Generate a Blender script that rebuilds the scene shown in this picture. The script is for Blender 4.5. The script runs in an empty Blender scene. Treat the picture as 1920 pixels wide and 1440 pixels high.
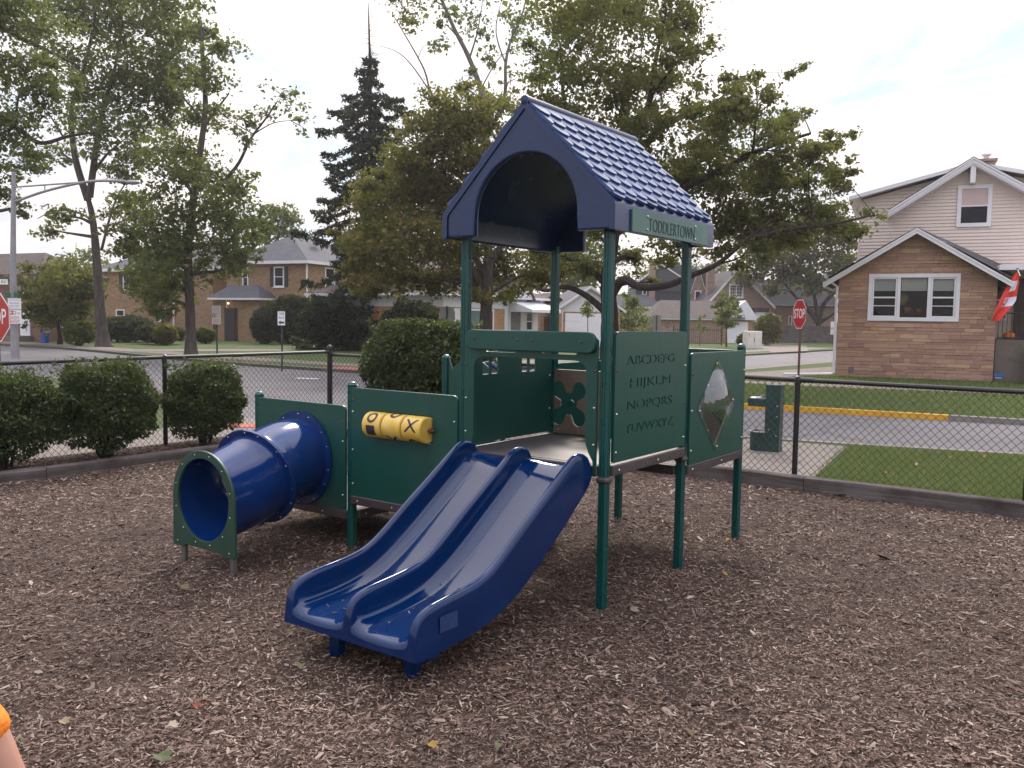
import bpy, bmesh, math, random
import numpy as np
from mathutils import Vector, Matrix, noise as mnoise
random.seed(7)
sc = bpy.context.scene
COL = sc.collection
PI = math.pi
R = math.radians

# ------------------------------------------------------------------ camera
FPX, PIT, ROL, CAMH = 1629.74, 0.0728194, -0.0145173, 1.70865
cr, sr, cp, sp = math.cos(ROL), math.sin(ROL), math.cos(PIT), math.sin(PIT)
ex = Vector((1, 0, 0)); eu = Vector((0, sp, cp)); ef = Vector((0, cp, -sp))
right = cr * ex - sr * eu
up = sr * ex + cr * eu
cd = bpy.data.cameras.new('camera')
cam = bpy.data.objects.new('camera', cd)
COL.objects.link(cam)
cd.sensor_width = 36.0
cd.lens = FPX / 1920 * 36
cd.clip_start = 0.05
cd.clip_end = 3000
m = Matrix((right, up, -ef)).transposed().to_4x4()
m.translation = (0, 0, CAMH)
cam.matrix_world = m
sc.camera = cam

def rayd(px, py):
    X = (px - 960) / FPX; Y = -(py - 720) / FPX
    return X * right + Y * up + ef
def at(px, py, Y):
    """the point of the place that stands Y metres out along the street"""
    d = rayd(px, py)
    return Vector((0, 0, CAMH)) + d * (Y / d.y)
def gnd(px, py, z=0.0):
    d = rayd(px, py)
    return Vector((0, 0, CAMH)) + d * ((z - CAMH) / d.z)

F0 = Vector((0.5565, 5.1231, 0)); TH = 0.945924
au = Vector((math.cos(TH), math.sin(TH), 0)); av = Vector((-math.sin(TH), math.cos(TH), 0))
S = 1.067
def loc(u, v, z=0.0):
    return F0 + u * au + v * av + Vector((0, 0, z))

# ------------------------------------------------------------------ objects
def tag(o, label=None, cat=None, group=None, kind=None):
    if label: o['label'] = label
    if cat: o['category'] = cat
    if group: o['group'] = group
    if kind: o['kind'] = kind
    return o
def thing(name, label, cat, loc=(0, 0, 0), rz=0.0, group=None):
    o = bpy.data.objects.new(name, None)
    o.empty_display_size = 0.2
    COL.objects.link(o)
    o.location = loc; o.rotation_euler = (0, 0, rz)
    return tag(o, label, cat, group)

class MB:
    """collects polygons (with material slots) and links them as one mesh object"""
    def __init__(s):
        s.v = []; s.f = []; s.m = []; s.slot = 0; s.M = None
    def pt(s, p):
        p = Vector(p)
        if s.M is not None: p = s.M @ p
        s.v.append((p.x, p.y, p.z)); return len(s.v) - 1
    def face(s, pts, slot=None):
        s.f.append([s.pt(p) for p in pts]); s.m.append(s.slot if slot is None else slot)
    def idx(s, ids, slot=None):
        s.f.append(list(ids)); s.m.append(s.slot if slot is None else slot)
    def box(s, x0, x1, y0, y1, z0, z1, slot=None, ch=0.0):
        if ch > 0: return s.cbox(x0, x1, y0, y1, z0, z1, ch, slot)
        p = [s.pt((x, y, z)) for z in (z0, z1) for y in (y0, y1) for x in (x0, x1)]
        for q in ((0, 2, 3, 1), (4, 5, 7, 6), (0, 1, 5, 4), (2, 6, 7, 3), (0, 4, 6, 2), (1, 3, 7, 5)):
            s.idx([p[i] for i in q], slot)
    def cbox(s, x0, x1, y0, y1, z0, z1, c, slot=None):
        # box with chamfered edges
        X = (x0, x1); Y = (y0, y1); Z = (z0, z1)
        c = min(c, (x1 - x0) / 2.01, (y1 - y0) / 2.01, (z1 - z0) / 2.01)
        P = {}
        for i in (0, 1):
            for j in (0, 1):
                for k in (0, 1):
                    sx, sy, sz = (1 - 2 * i) * c, (1 - 2 * j) * c, (1 - 2 * k) * c
                    P[i, j, k, 'x'] = s.pt((X[i], Y[j] + sy, Z[k] + sz))
                    P[i, j, k, 'y'] = s.pt((X[i] + sx, Y[j], Z[k] + sz))
                    P[i, j, k, 'z'] = s.pt((X[i] + sx, Y[j] + sy, Z[k]))
        o4 = ((0, 0), (1, 0), (1, 1), (0, 1))
        for i in (0, 1):
            q = [P[i, j, k, 'x'] for j, k in o4]; s.idx(q if i else q[::-1], slot)
            q = [P[j, i, k, 'y'] for j, k in o4]; s.idx(q[::-1] if i else q, slot)
            q = [P[j, k, i, 'z'] for j, k in o4]; s.idx(q if i else q[::-1], slot)
        for i in (0, 1):
            for j in (0, 1):
                s.idx([P[i, j, 0, 'x'], P[i, j, 1, 'x'], P[i, j, 1, 'y'], P[i, j, 0, 'y']][::(1 if i != j else -1)], slot)
                s.idx([P[i, 0, j, 'x'], P[i, 1, j, 'x'], P[i, 1, j, 'z'], P[i, 0, j, 'z']][::(-1 if i != j else 1)], slot)
                s.idx([P[0, i, j, 'y'], P[1, i, j, 'y'], P[1, i, j, 'z'], P[0, i, j, 'z']][::(1 if i != j else -1)], slot)
        for i in (0, 1):
            for j in (0, 1):
                for k in (0, 1):
                    s.idx([P[i, j, k, 'x'], P[i, j, k, 'y'], P[i, j, k, 'z']][::(1 if (i + j + k) % 2 else -1)], slot)
    def prism(s, poly, a, b, fn, slot=None, caps=True):
        """poly 2D, extruded a..b ; fn(p,q,t)->3D"""
        n = len(poly)
        lo = [s.pt(fn(p[0], p[1], a)) for p in poly]; hi = [s.pt(fn(p[0], p[1], b)) for p in poly]
        for i in range(n):
            j = (i + 1) % n
            s.idx([lo[i], lo[j], hi[j], hi[i]], slot)
        if caps:
            s.idx(lo[::-1], slot); s.idx(hi, slot)
    def tube(s, path, rad, n=8, slot=None, cap=True):
        path = [Vector(p) for p in path]
        if not hasattr(rad, '__len__'): rad = [rad] * len(path)
        rings = []; side = None
        for i, p in enumerate(path):
            t = (path[min(i + 1, len(path) - 1)] - path[max(i - 1, 0)])
            if t.length < 1e-9: t = Vector((0, 0, 1))
            t.normalize()
            if side is None:
                side = t.cross(Vector((0, 0, 1)))
                if side.length < 1e-3: side = t.cross(Vector((1, 0, 0)))
            side = (side - t * side.dot(t)).normalized()
            up_ = t.cross(side)
            rings.append([s.pt(p + (side * math.cos(2 * PI * k / n) + up_ * math.sin(2 * PI * k / n)) * rad[i]) for k in range(n)])
        for i in range(len(rings) - 1):
            A, B = rings[i], rings[i + 1]
            for k in range(n):
                s.idx([A[k], A[(k + 1) % n], B[(k + 1) % n], B[k]], slot)
        if cap:
            s.idx(rings[0][::-1], slot); s.idx(rings[-1], slot)
    def lathe(s, prof, c, ax=(0, 0, 1), n=16, slot=None):
        """prof: (radius, height) list along ax from c"""
        ax = Vector(ax).normalized(); c = Vector(c)
        sd = ax.cross(Vector((0, 0, 1)))
        if sd.length < 1e-3: sd = Vector((1, 0, 0))
        sd.normalize(); u2 = ax.cross(sd)
        rings = []
        for r, h in prof:
            if r < 1e-6: rings.append([s.pt(c + ax * h)])
            else: rings.append([s.pt(c + ax * h + (sd * math.cos(2 * PI * k / n) + u2 * math.sin(2 * PI * k / n)) * r) for k in range(n)])
        for A, B in zip(rings, rings[1:]):
            for k in range(n):
                k2 = (k + 1) % n
                if len(A) == 1 and len(B) == 1: continue
                if len(A) == 1: s.idx([A[0], B[k2], B[k]], slot)
                elif len(B) == 1: s.idx([A[k], A[k2], B[0]], slot)
                else: s.idx([A[k], A[k2], B[k2], B[k]], slot)
    def sphere(s, c, r, n=12, mm=8, slot=None, sq=(1, 1, 1)):
        c = Vector(c); rows = []
        for i in range(mm + 1):
            ph = -PI / 2 + PI * i / mm
            if i in (0, mm): rows.append([s.pt(c + Vector((0, 0, r * sq[2] * math.sin(ph))))])
            else: rows.append([s.pt(c + Vector((r * sq[0] * math.cos(ph) * math.cos(2 * PI * k / n), r * sq[1] * math.cos(ph) * math.sin(2 * PI * k / n), r * sq[2] * math.sin(ph)))) for k in range(n)])
        for A, B in zip(rows, rows[1:]):
            for k in range(n):
                k2 = (k + 1) % n
                if len(A) == 1: s.idx([A[0], B[k2], B[k]], slot)
                elif len(B) == 1: s.idx([A[k], A[k2], B[0]], slot)
                else: s.idx([A[k], A[k2], B[k2], B[k]], slot)
    def add(s, verts, faces, fn=None, slot=None):
        b = len(s.v)
        for p in verts: s.pt(fn(p) if fn else p)
        for f in faces: s.idx([b + i for i in f], slot)
    def dome(s, c, n, r=0.008, slot=None):
        """a round bolt head"""
        s.lathe([(r, 0), (r * .95, r * .35), (r * .6, r * .75), (0, r * .9)], c, n, 8, slot)
    def build(s, name, mats, parent=None, loc=None, rz=0.0, ang=35, fix=True):
        me = bpy.data.meshes.new(name)
        me.from_pydata(s.v, [], s.f)
        if not isinstance(mats, (list, tuple)): mats = [mats]
        for mt in mats: me.materials.append(mt)
        me.polygons.foreach_set('material_index', s.m)
        if fix:
            bm = bmesh.new(); bm.from_mesh(me)
            bmesh.ops.recalc_face_normals(bm, faces=bm.faces)
            bm.to_mesh(me); bm.free()
        if ang:
            me.polygons.foreach_set('use_smooth', [True] * len(me.polygons))
            me.set_sharp_from_angle(angle=R(ang))
        uvmap(me)
        o = bpy.data.objects.new(name, me)
        COL.objects.link(o)
        if parent is not None: o.parent = parent
        if loc is not None: o.location = loc
        if rz: o.rotation_euler = (0, 0, rz)
        return o

def uvmap(me):
    n = len(me.loops)
    if n == 0: return
    uv = me.uv_layers.new(name='metres')
    out = np.zeros((n, 2), dtype=np.float32)
    co = np.zeros(len(me.vertices) * 3, dtype=np.float32); me.vertices.foreach_get('co', co); co = co.reshape(-1, 3)
    for p in me.polygons:
        nn = p.normal
        if abs(nn.z) > 0.95: t = Vector((1, 0, 0)); b = Vector((0, 1, 0))
        else:
            t = Vector((-nn.y, nn.x, 0)).normalized(); b = nn.cross(t)
        for li in p.loop_indices:
            c = co[me.loops[li].vertex_index]
            out[li] = (c[0] * t.x + c[1] * t.y + c[2] * t.z, c[0] * b.x + c[1] * b.y + c[2] * b.z)
    uv.data.foreach_set('uv', out.ravel())

def npmesh(name, verts, faces, mats, parent=None, smooth=False, midx=None):
    """verts (N,3), faces (M,k) numpy"""
    me = bpy.data.meshes.new(name)
    k = faces.shape[1]
    me.vertices.add(len(verts)); me.vertices.foreach_set('co', np.asarray(verts, dtype=np.float32).ravel())
    me.loops.add(faces.size); me.loops.foreach_set('vertex_index', faces.astype(np.int32).ravel())
    me.polygons.add(len(faces))
    me.polygons.foreach_set('loop_start', np.arange(0, faces.size, k, dtype=np.int32))
    if midx is not None: me.polygons.foreach_set('material_index', midx.astype(np.int32))
    me.polygons.foreach_set('use_smooth', np.full(len(faces), smooth))
    me.update(calc_edges=True)
    for mt in (mats if isinstance(mats, (list, tuple)) else [mats]): me.materials.append(mt)
    o = bpy.data.objects.new(name, me); COL.objects.link(o)
    if parent is not None: o.parent = parent
    return o

# flat plates with holes, by filled 2D curves -> (verts, faces)
def _curve(outline, holes, t, bevel):
    cu = bpy.data.curves.new('plate', 'CURVE')
    cu.dimensions = '2D'; cu.fill_mode = 'BOTH'
    cu.extrude = max(t / 2 - bevel, 0.0001)
    if bevel > 0: cu.bevel_depth = bevel; cu.bevel_resolution = 1; cu.offset = -bevel
    for pts in [outline] + list(holes):
        sp_ = cu.splines.new('POLY'); sp_.points.add(len(pts) - 1)
        for q, p in zip(sp_.points, pts): q.co = (p[0], p[1], 0, 1)
        sp_.use_cyclic_u = True
    return cu
def _tomesh(cu):
    ob = bpy.data.objects.new('plate', cu); COL.objects.link(ob)
    dg = bpy.context.evaluated_depsgraph_get(); dg.update()
    me = bpy.data.meshes.new_from_object(ob.evaluated_get(dg))
    vs = [tuple(v.co) for v in me.vertices]; fs = [tuple(p.vertices) for p in me.polygons]
    bpy.data.objects.remove(ob); bpy.data.meshes.remove(me); bpy.data.curves.remove(cu)
    return vs, fs
def plate(outline, holes=(), t=0.019, bevel=0.003):
    return _tomesh(_curve(outline, holes, t, bevel))
def text(body, size, extrude=0.002, sx=1.0, align='CENTER', offset=0.0, spacing=1.0):
    cu = bpy.data.curves.new('text', 'FONT')
    cu.body = body; cu.size = size; cu.extrude = extrude; cu.align_x = align; cu.align_y = 'CENTER'
    cu.resolution_u = 4; cu.offset = offset; cu.space_character = spacing
    vs, fs = _tomesh(cu)
    return [(x * sx, y, z) for x, y, z in vs], fs
def text_loops(body, size, sx=1.0, offset=0.0):
    """boundary loops of flat lettering, used to rout letters into a panel"""
    cu = bpy.data.curves.new('text', 'FONT')
    cu.body = body; cu.size = size; cu.align_x = 'CENTER'; cu.align_y = 'CENTER'; cu.resolution_u = 3; cu.offset = offset
    vs, fs = _tomesh(cu)
    key = {}; rep = []
    for v in vs:
        k = (round(v[0], 5), round(v[1], 5)); key.setdefault(k, len(key)); rep.append(key[k])
    pts = list(key.keys()); cnt = {}
    for f in fs:
        g = [rep[i] for i in f]
        for a, b in zip(g, g[1:] + g[:1]):
            if a != b: cnt[(a, b)] = cnt.get((a, b), 0) + 1
    nxt = {}
    for (a, b) in cnt:
        if (b, a) not in cnt: nxt.setdefault(a, []).append(b)
    loops = []
    for a in list(nxt):
        while nxt.get(a):
            lp = [a]; c = nxt[a].pop()
            while c != a and nxt.get(c): lp.append(c); c = nxt[c].pop()
            if len(lp) > 2: loops.append([(pts[i][0] * sx, pts[i][1]) for i in lp])
    return loops
def rrect(x0, y0, x1, y1, r=0.03, n=5):
    """rounded rectangle; r single or (bl, br, tr, tl)"""
    rr = (r,) * 4 if not hasattr(r, '__len__') else r
    out = []
    for (cx, cy, a0, q) in ((x0, y0, PI, 0), (x1, y0, 1.5 * PI, 1), (x1, y1, 0, 2), (x0, y1, .5 * PI, 3)):
        k = rr[q]
        if k <= 1e-5: out.append((cx, cy)); continue
        mx = cx + (k if cx == x0 else -k); my = cy + (k if cy == y0 else -k)
        for i in range(n + 1):
            a = a0 + .5 * PI * i / n
            out.append((mx + k * math.cos(a), my + k * math.sin(a)))
    return out
def circ(cx, cy, r, n=20, ry=None):
    return [(cx + r * math.cos(2 * PI * i / n), cy + (ry or r) * math.sin(2 * PI * i / n)) for i in range(n)]

# ------------------------------------------------------------------ materials
def rgb(r, g, b):
    f = lambda c: (c / 255 / 12.92) if c / 255 <= .04045 else ((c / 255 + .055) / 1.055) ** 2.4
    return (f(r), f(g), f(b), 1)
class NT:
    def __init__(s, name):
        s.mat = bpy.data.materials.new(name); s.mat.use_nodes = True
        s.t = s.mat.node_tree; s.t.nodes.clear()
        s.out = s.n('ShaderNodeOutputMaterial')
    def n(s, ty, **kw):
        nd = s.t.nodes.new(ty)
        for k, v in kw.items():
            if k in nd.inputs.keys() if isinstance(k, str) else False: pass
            setattr(nd, k, v)
        return nd
    def l(s, a, b): s.t.links.new(a, b)
    def val(s, nd, **kw):
        for k, v in kw.items(): nd.inputs[k.replace('_', ' ')].default_value = v
        return nd
    def bsdf(s, col=None, rough=.5, metal=0, spec=.5):
        b = s.n('ShaderNodeBsdfPrincipled')
        if col is not None: b.inputs['Base Color'].default_value = col
        b.inputs['Roughness'].default_value = rough; b.inputs['Metallic'].default_value = metal
        b.inputs['Specular IOR Level'].default_value = spec
        s.l(b.outputs[0], s.out.inputs[0]); return b
    def coord(s, kind='Object'): return s.n('ShaderNodeTexCoord').outputs[kind]
    def uv(s): return s.n('ShaderNodeUVMap', uv_map='metres').outputs[0]
    def noise(s, vec, scale, detail=4, rough=.6, dist=0):
        nd = s.n('ShaderNodeTexNoise'); s.l(vec, nd.inputs['Vector'])
        nd.inputs['Scale'].default_value = scale; nd.inputs['Detail'].default_value = detail
        nd.inputs['Roughness'].default_value = rough; nd.inputs['Distortion'].default_value = dist
        return nd.outputs['Fac']
    def ramp(s, fac, stops, interp='LINEAR'):
        nd = s.n('ShaderNodeValToRGB'); e = nd.color_ramp.elements; nd.color_ramp.interpolation = interp
        while len(e) < len(stops): e.new(.5)
        for q, (p, c) in zip(e, stops): q.position = p; q.color = c if hasattr(c, '__len__') else (c, c, c, 1)
        s.l(fac, nd.inputs[0]); return nd.outputs[0]
    def mix(s, fac, a, b, bt='MIX'):
        nd = s.n('ShaderNodeMix', data_type='RGBA', blend_type=bt)
        for sock, v in ((nd.inputs[0], fac), (nd.inputs[6], a), (nd.inputs[7], b)):
            if hasattr(v, 'is_linked') or hasattr(v, 'links'): s.l(v, sock)
            else: sock.default_value = v
        return nd.outputs[2]
    def math(s, op, a, b=None):
        nd = s.n('ShaderNodeMath', operation=op)
        for sock, v in ((nd.inputs[0], a), (nd.inputs[1], b)):
            if v is None: continue
            if hasattr(v, 'links'): s.l(v, sock)
            else: sock.default_value = v
        return nd.outputs[0]
    def bump(s, b, h, strength=.3, dist=.02):
        nd = s.n('ShaderNodeBump'); nd.inputs['Strength'].default_value = strength; nd.inputs['Distance'].default_value = dist
        s.l(h, nd.inputs['Height']); s.l(nd.outputs[0], b.inputs['Normal'])
    def mapping(s, vec, scale=(1, 1, 1), rot=(0, 0, 0)):
        nd = s.n('ShaderNodeMapping'); nd.inputs['Scale'].default_value = scale; nd.inputs['Rotation'].default_value = rot
        s.l(vec, nd.inputs[0]); return nd.outputs[0]

def plain(name, col, rough=.5, metal=0, spec=.5, var=.15, vscale=3.0, bump=0.0, bscale=40, dirt=None, dscale=1.5, rv=.08):
    k = NT(name); b = k.bsdf(col, rough, metal, spec); v = k.coord()
    nz = k.noise(v, vscale, 5)
    lo = tuple(c * (1 - var) for c in col[:3]) + (1,); hi = tuple(min(1, c * (1 + var)) for c in col[:3]) + (1,)
    c = k.ramp(nz, [(.3, lo), (.7, hi)])
    if dirt:
        dn = k.ramp(k.noise(v, dscale, 6, .7), [(.52, 0.0), (.72, 1.0)])
        c = k.mix(k.math('MULTIPLY', dn, dirt[3] if len(dirt) > 3 else .5), c, tuple(dirt[:3]) + (1,))
    k.l(c, b.inputs['Base Color'])
    r_ = k.ramp(k.noise(v, vscale * 2.3, 5), [(.3, max(0.02, rough - rv)), (.75, min(1, rough + rv * 1.2))])
    k.l(r_, b.inputs['Roughness'])
    if bump: k.bump(b, k.noise(v, bscale, 4), bump, .01)
    return k.mat
def leafmat(name, stops, trans=.35, rough=.55):
    k = NT(name)
    g = k.n('ShaderNodeNewGeometry')
    c = k.ramp(g.outputs['Random Per Island'], stops)
    big = k.noise(k.coord(), .9, 2)
    c = k.mix(k.math('MULTIPLY', big, .35), c, tuple(x * .7 for x in stops[0][1][:3]) + (1,))
    b = k.n('ShaderNodeBsdfPrincipled'); k.l(c, b.inputs['Base Color']); b.inputs['Roughness'].default_value = rough
    b.inputs['Specular IOR Level'].default_value = .3
    t = k.n('ShaderNodeBsdfTranslucent'); c2 = k.mix(.5, c, (.25, .3, .04, 1)); k.l(c2, t.inputs[0])
    mx = k.n('ShaderNodeMixShader'); mx.inputs[0].default_value = trans
    k.l(b.outputs[0], mx.inputs[1]); k.l(t.outputs[0], mx.inputs[2]); k.l(mx.outputs[0], k.out.inputs[0])
    return k.mat
def brickmat(name, stops, mortar, bw=.22, bh=.075, ms=.01, rough=.85, bump=.5, off=.5, squash=1.0):
    k = NT(name); b = k.bsdf(None, rough); uv = k.uv()
    t = k.n('ShaderNodeTexBrick'); k.l(uv, t.inputs['Vector'])
    t.inputs['Color1'].default_value = (0, 0, 0, 1); t.inputs['Color2'].default_value = (1, 1, 1, 1); t.inputs['Mortar'].default_value = (.5, .5, .5, 1)
    t.inputs['Scale'].default_value = 1; t.inputs['Mortar Size'].default_value = ms; t.inputs['Mortar Smooth'].default_value = .3
    t.inputs['Brick Width'].default_value = bw; t.inputs['Row Height'].default_value = bh; t.offset = off
    if squash != 1.0:
        sv = k.n('ShaderNodeSeparateXYZ'); k.l(uv, sv.inputs[0])
        v2 = k.math('ADD', sv.outputs[1], k.math('MULTIPLY', k.math('SINE', k.math('MULTIPLY', sv.outputs[1], 15.3)), .030))
        v2 = k.math('ADD', v2, k.math('MULTIPLY', k.math('SINE', k.math('MULTIPLY', sv.outputs[1], 8.7)), .05))
        u2 = k.math('ADD', sv.outputs[0], k.math('MULTIPLY', k.math('SINE', k.math('MULTIPLY', sv.outputs[0], 4.1)), .11))
        cb = k.n('ShaderNodeCombineXYZ'); k.l(u2, cb.inputs[0]); k.l(v2, cb.inputs[1]); k.l(cb.outputs[0], t.inputs['Vector'])
    t.squash = squash; t.squash_frequency = 3; t.offset_frequency = 2
    c = k.ramp(t.outputs['Color'], stops)
    c = k.mix(k.math('MULTIPLY', k.noise(uv, 9, 5), .45), c, tuple(x * .65 for x in stops[0][1][:3]) + (1,))
    c = k.mix(t.outputs['Fac'], c, mortar)
    c = k.mix(k.ramp(k.noise(uv, .5, 5), [(.5, 0.0), (.8, .35)]), c, tuple(x * .6 for x in mortar[:3]) + (1,))
    k.l(c, b.inputs['Base Color'])
    h = k.math('SUBTRACT', k.math('MULTIPLY', k.noise(uv, 25, 4), .5), t.outputs['Fac'])
    k.bump(b, h, bump, .012)
    return k.mat
def shinglemat(name, c1, c2, row=.14, wid=.3):
    k = NT(name); b = k.bsdf(None, .9); uv = k.uv()
    t = k.n('ShaderNodeTexBrick'); k.l(uv, t.inputs['Vector'])
    t.inputs['Color1'].default_value = c1; t.inputs['Color2'].default_value = c2; t.inputs['Mortar'].default_value = tuple(x * .5 for x in c1[:3]) + (1,)
    t.inputs['Scale'].default_value = 1; t.inputs['Mortar Size'].default_value = .012
    t.inputs['Brick Width'].default_value = wid; t.inputs['Row Height'].default_value = row
    c = k.mix(k.math('MULTIPLY', k.noise(uv, 60, 3), .5), t.outputs['Color'], c2)
    c = k.mix(k.ramp(k.noise(uv, .8, 4), [(.45, 0.0), (.75, .3)]), c, tuple(x * 1.5 for x in c2[:3]) + (1,))
    k.l(c, b.inputs['Base Color'])
    k.bump(b, k.math('SUBTRACT', k.noise(uv, 90, 3), t.outputs['Fac']), .5, .01)
    return k.mat
# ================================================================== PLAY STRUCTURE
def greenmat():
    k = NT('green_panel_plastic'); b = k.bsdf(None, .36); v = k.coord()
    c = k.ramp(k.noise(v, 2, 5), [(.3, (.005, .05, .039, 1)), (.7, (.0065, .06, .048, 1))])
    st = k.ramp(k.noise(k.mapping(v, (14, 14, .9)), 1.0, 6, .7), [(.5, 0.0), (.8, .4)]); c = k.mix(st, c, (.028, .065, .055, 1))
    scr = k.ramp(k.noise(k.mapping(v, (3, 3, 90), (.5, .3, 0)), 1.0, 4, .8), [(.66, 0.0), (.74, .3)]); c = k.mix(scr, c, (.05, .10, .085, 1))
    k.l(c, b.inputs['Base Color']); k.l(k.ramp(st, [(0, .3), (.4, .5)]), b.inputs['Roughness']); k.bump(b, k.noise(v, 120, 4), .06, .01); return k.mat
M_green = greenmat()
M_greenold = plain('green_panel_plastic', (.0055, .055, .043, 1), .36, var=.12, vscale=2, dirt=(.03, .06, .055, .4), bump=.06, bscale=120)
M_post = plain('green_powder_coat', (.003, .062, .057, 1), .3, var=.08, vscale=2)
M_blue = plain('blue_slide_plastic', (.0008, .0095, .055, 1), .06, rv=.03, spec=.5, var=.15, vscale=2.5, dirt=(.006, .02, .085, .4), dscale=5)
def slidemat():
    k = NT('blue_slide_plastic'); b = k.bsdf(None, .07, spec=.42); v = k.coord()
    sc_ = k.ramp(k.noise(k.mapping(v, (1.6, 70, 1.6)), 1.0, 6, .75), [(.5, 0.0), (.68, 1.0)])
    spot = k.ramp(k.noise(v, 2.6, 5), [(.4, .1), (.7, 1.0)]); wear = k.math('MULTIPLY', sc_, spot)
    c = k.ramp(k.noise(v, 2.5, 5), [(.3, (.0003, .0135, .066, 1)), (.7, (.0005, .017, .083, 1))])
    c = k.mix(k.math('MULTIPLY', wear, .55), c, (.008, .035, .12, 1))
    dust = k.ramp(k.noise(v, 26, 6, .8), [(.62, 0.0), (.75, .35)]); c = k.mix(dust, c, (.025, .04, .09, 1))
    k.l(c, b.inputs['Base Color']); k.l(k.ramp(wear, [(0, .055), (1, .22)]), b.inputs['Roughness']); k.bump(b, k.noise(v, 5, 3), .03, .02); return k.mat
M_blue = slidemat()
M_tile = plain('blue_plastic_painted_sheen', (.035, .07, .19, 1), .25, rv=.06, var=.18, vscale=5)  # same plastic as the roof; sky sheen on the tiles painted in as paler colour
M_roof = plain('faded_blue_plastic', (.0085, .024, .083, 1), .24, rv=.05, var=.16, vscale=2, bump=.1, bscale=90)
M_tunnel = plain('blue_tunnel_plastic', (.0008, .021, .115, 1), .12, rv=.04, var=.15, vscale=2.5, dirt=(.02, .035, .12, .35), dscale=4)
M_yellow = plain('yellow_drum_plastic', (.66, .43, .075, 1), .4, var=.14, vscale=9, dirt=(.55, .5, .25, .7), dscale=9)
M_mark = plain('faded_black_marking', (.028, .018, .028, 1), .6, var=.4, vscale=30)
M_tan = plain('tan_panel_plastic', (.16, .115, .085, 1), .5, var=.1)
M_bolt = plain('zinc_bolt', (.55, .52, .5, 1), .25, metal=.9, var=.1)
M_rust = plain('rusty_bolt', (.14, .05, .03, 1), .6, metal=.3, var=.3)
M_signg = plain('pale_green_sign_plate', (.075, .16, .135, 1), .45, var=.1)
M_ink = plain('dark_letter_ink', (.015, .02, .025, 1), .6)
M_sticker = plain('worn_sticker', (.012, .035, .12, 1), .45, var=.4, vscale=40)
def deckmat():
    k = NT('perforated_vinyl_deck'); b = k.bsdf((.1, .085, .085, 1), .45); v = k.coord()
    vo = k.n('ShaderNodeTexVoronoi'); vo.inputs['Randomness'].default_value = 0; vo.inputs['Scale'].default_value = 38; k.l(v, vo.inputs['Vector'])
    hole = k.ramp(vo.outputs['Distance'], [(.26, 0.0), (.34, 1.0)])
    c = k.mix(hole, (.010, .008, .008, 1), (.06, .05, .05, 1))
    c = k.mix(k.ramp(k.noise(v, 2.5, 5), [(.45, 0.0), (.75, .5)]), c, (.085, .075, .07, 1))
    k.l(c, b.inputs['Base Color']); k.bump(b, hole, .4, .004)
    return k.mat
M_deck = deckmat()
M_rim = plain('brown_deck_rim', (.05, .036, .036, 1), .5, var=.2, dirt=(.1, .08, .07, .5))
def bubblemat():
    k = NT('clear_acrylic_bubble')
    fr = k.n('ShaderNodeFresnel'); fr.inputs[0].default_value = 1.75
    tr = k.n('ShaderNodeBsdfTransparent'); tr.inputs[0].default_value = (.62, .68, .66, 1)
    gl = k.n('ShaderNodeBsdfGlossy'); gl.inputs['Roughness'].default_value = .05; gl.inputs[0].default_value = (.9, .92, .95, 1)
    df = k.n('ShaderNodeBsdfDiffuse'); df.inputs[0].default_value = (.12, .13, .13, 1)
    nz = k.noise(k.coord(), 7, 2, .5, .8)
    bm_ = k.n('ShaderNodeBump'); bm_.inputs['Strength'].default_value = .12; bm_.inputs['Distance'].default_value = .03; k.l(nz, bm_.inputs['Height'])
    k.l(bm_.outputs[0], gl.inputs['Normal']); k.l(bm_.outputs[0], fr.inputs['Normal'])
    mx = k.n('ShaderNodeMixShader'); k.l(k.math('ADD', fr.outputs[0], .12), mx.inputs[0]); k.l(tr.outputs[0], mx.inputs[1]); k.l(gl.outputs[0], mx.inputs[2])
    m2 = k.n('ShaderNodeMixShader'); k.l(k.ramp(k.noise(k.coord(), 6, 5), [(.5, .03), (.8, .14)]), m2.inputs[0]); k.l(mx.outputs[0], m2.inputs[1]); k.l(df.outputs[0], m2.inputs[2])
    k.l(m2.outputs[0], k.out.inputs[0]); return k.mat
M_bubble = bubblemat()

PS = thing('play_structure', 'green and blue toddler play structure with gabled roof, double slide and crawl tunnel', 'play structure', F0, TH)
PV = lambda u0: (lambda p: (u0 + p[2], p[0], p[1]))     # plate standing across u (x->v)
PU = lambda v0: (lambda p: (p[0], v0 + p[2], p[1]))     # plate standing across v (x->u)

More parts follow.
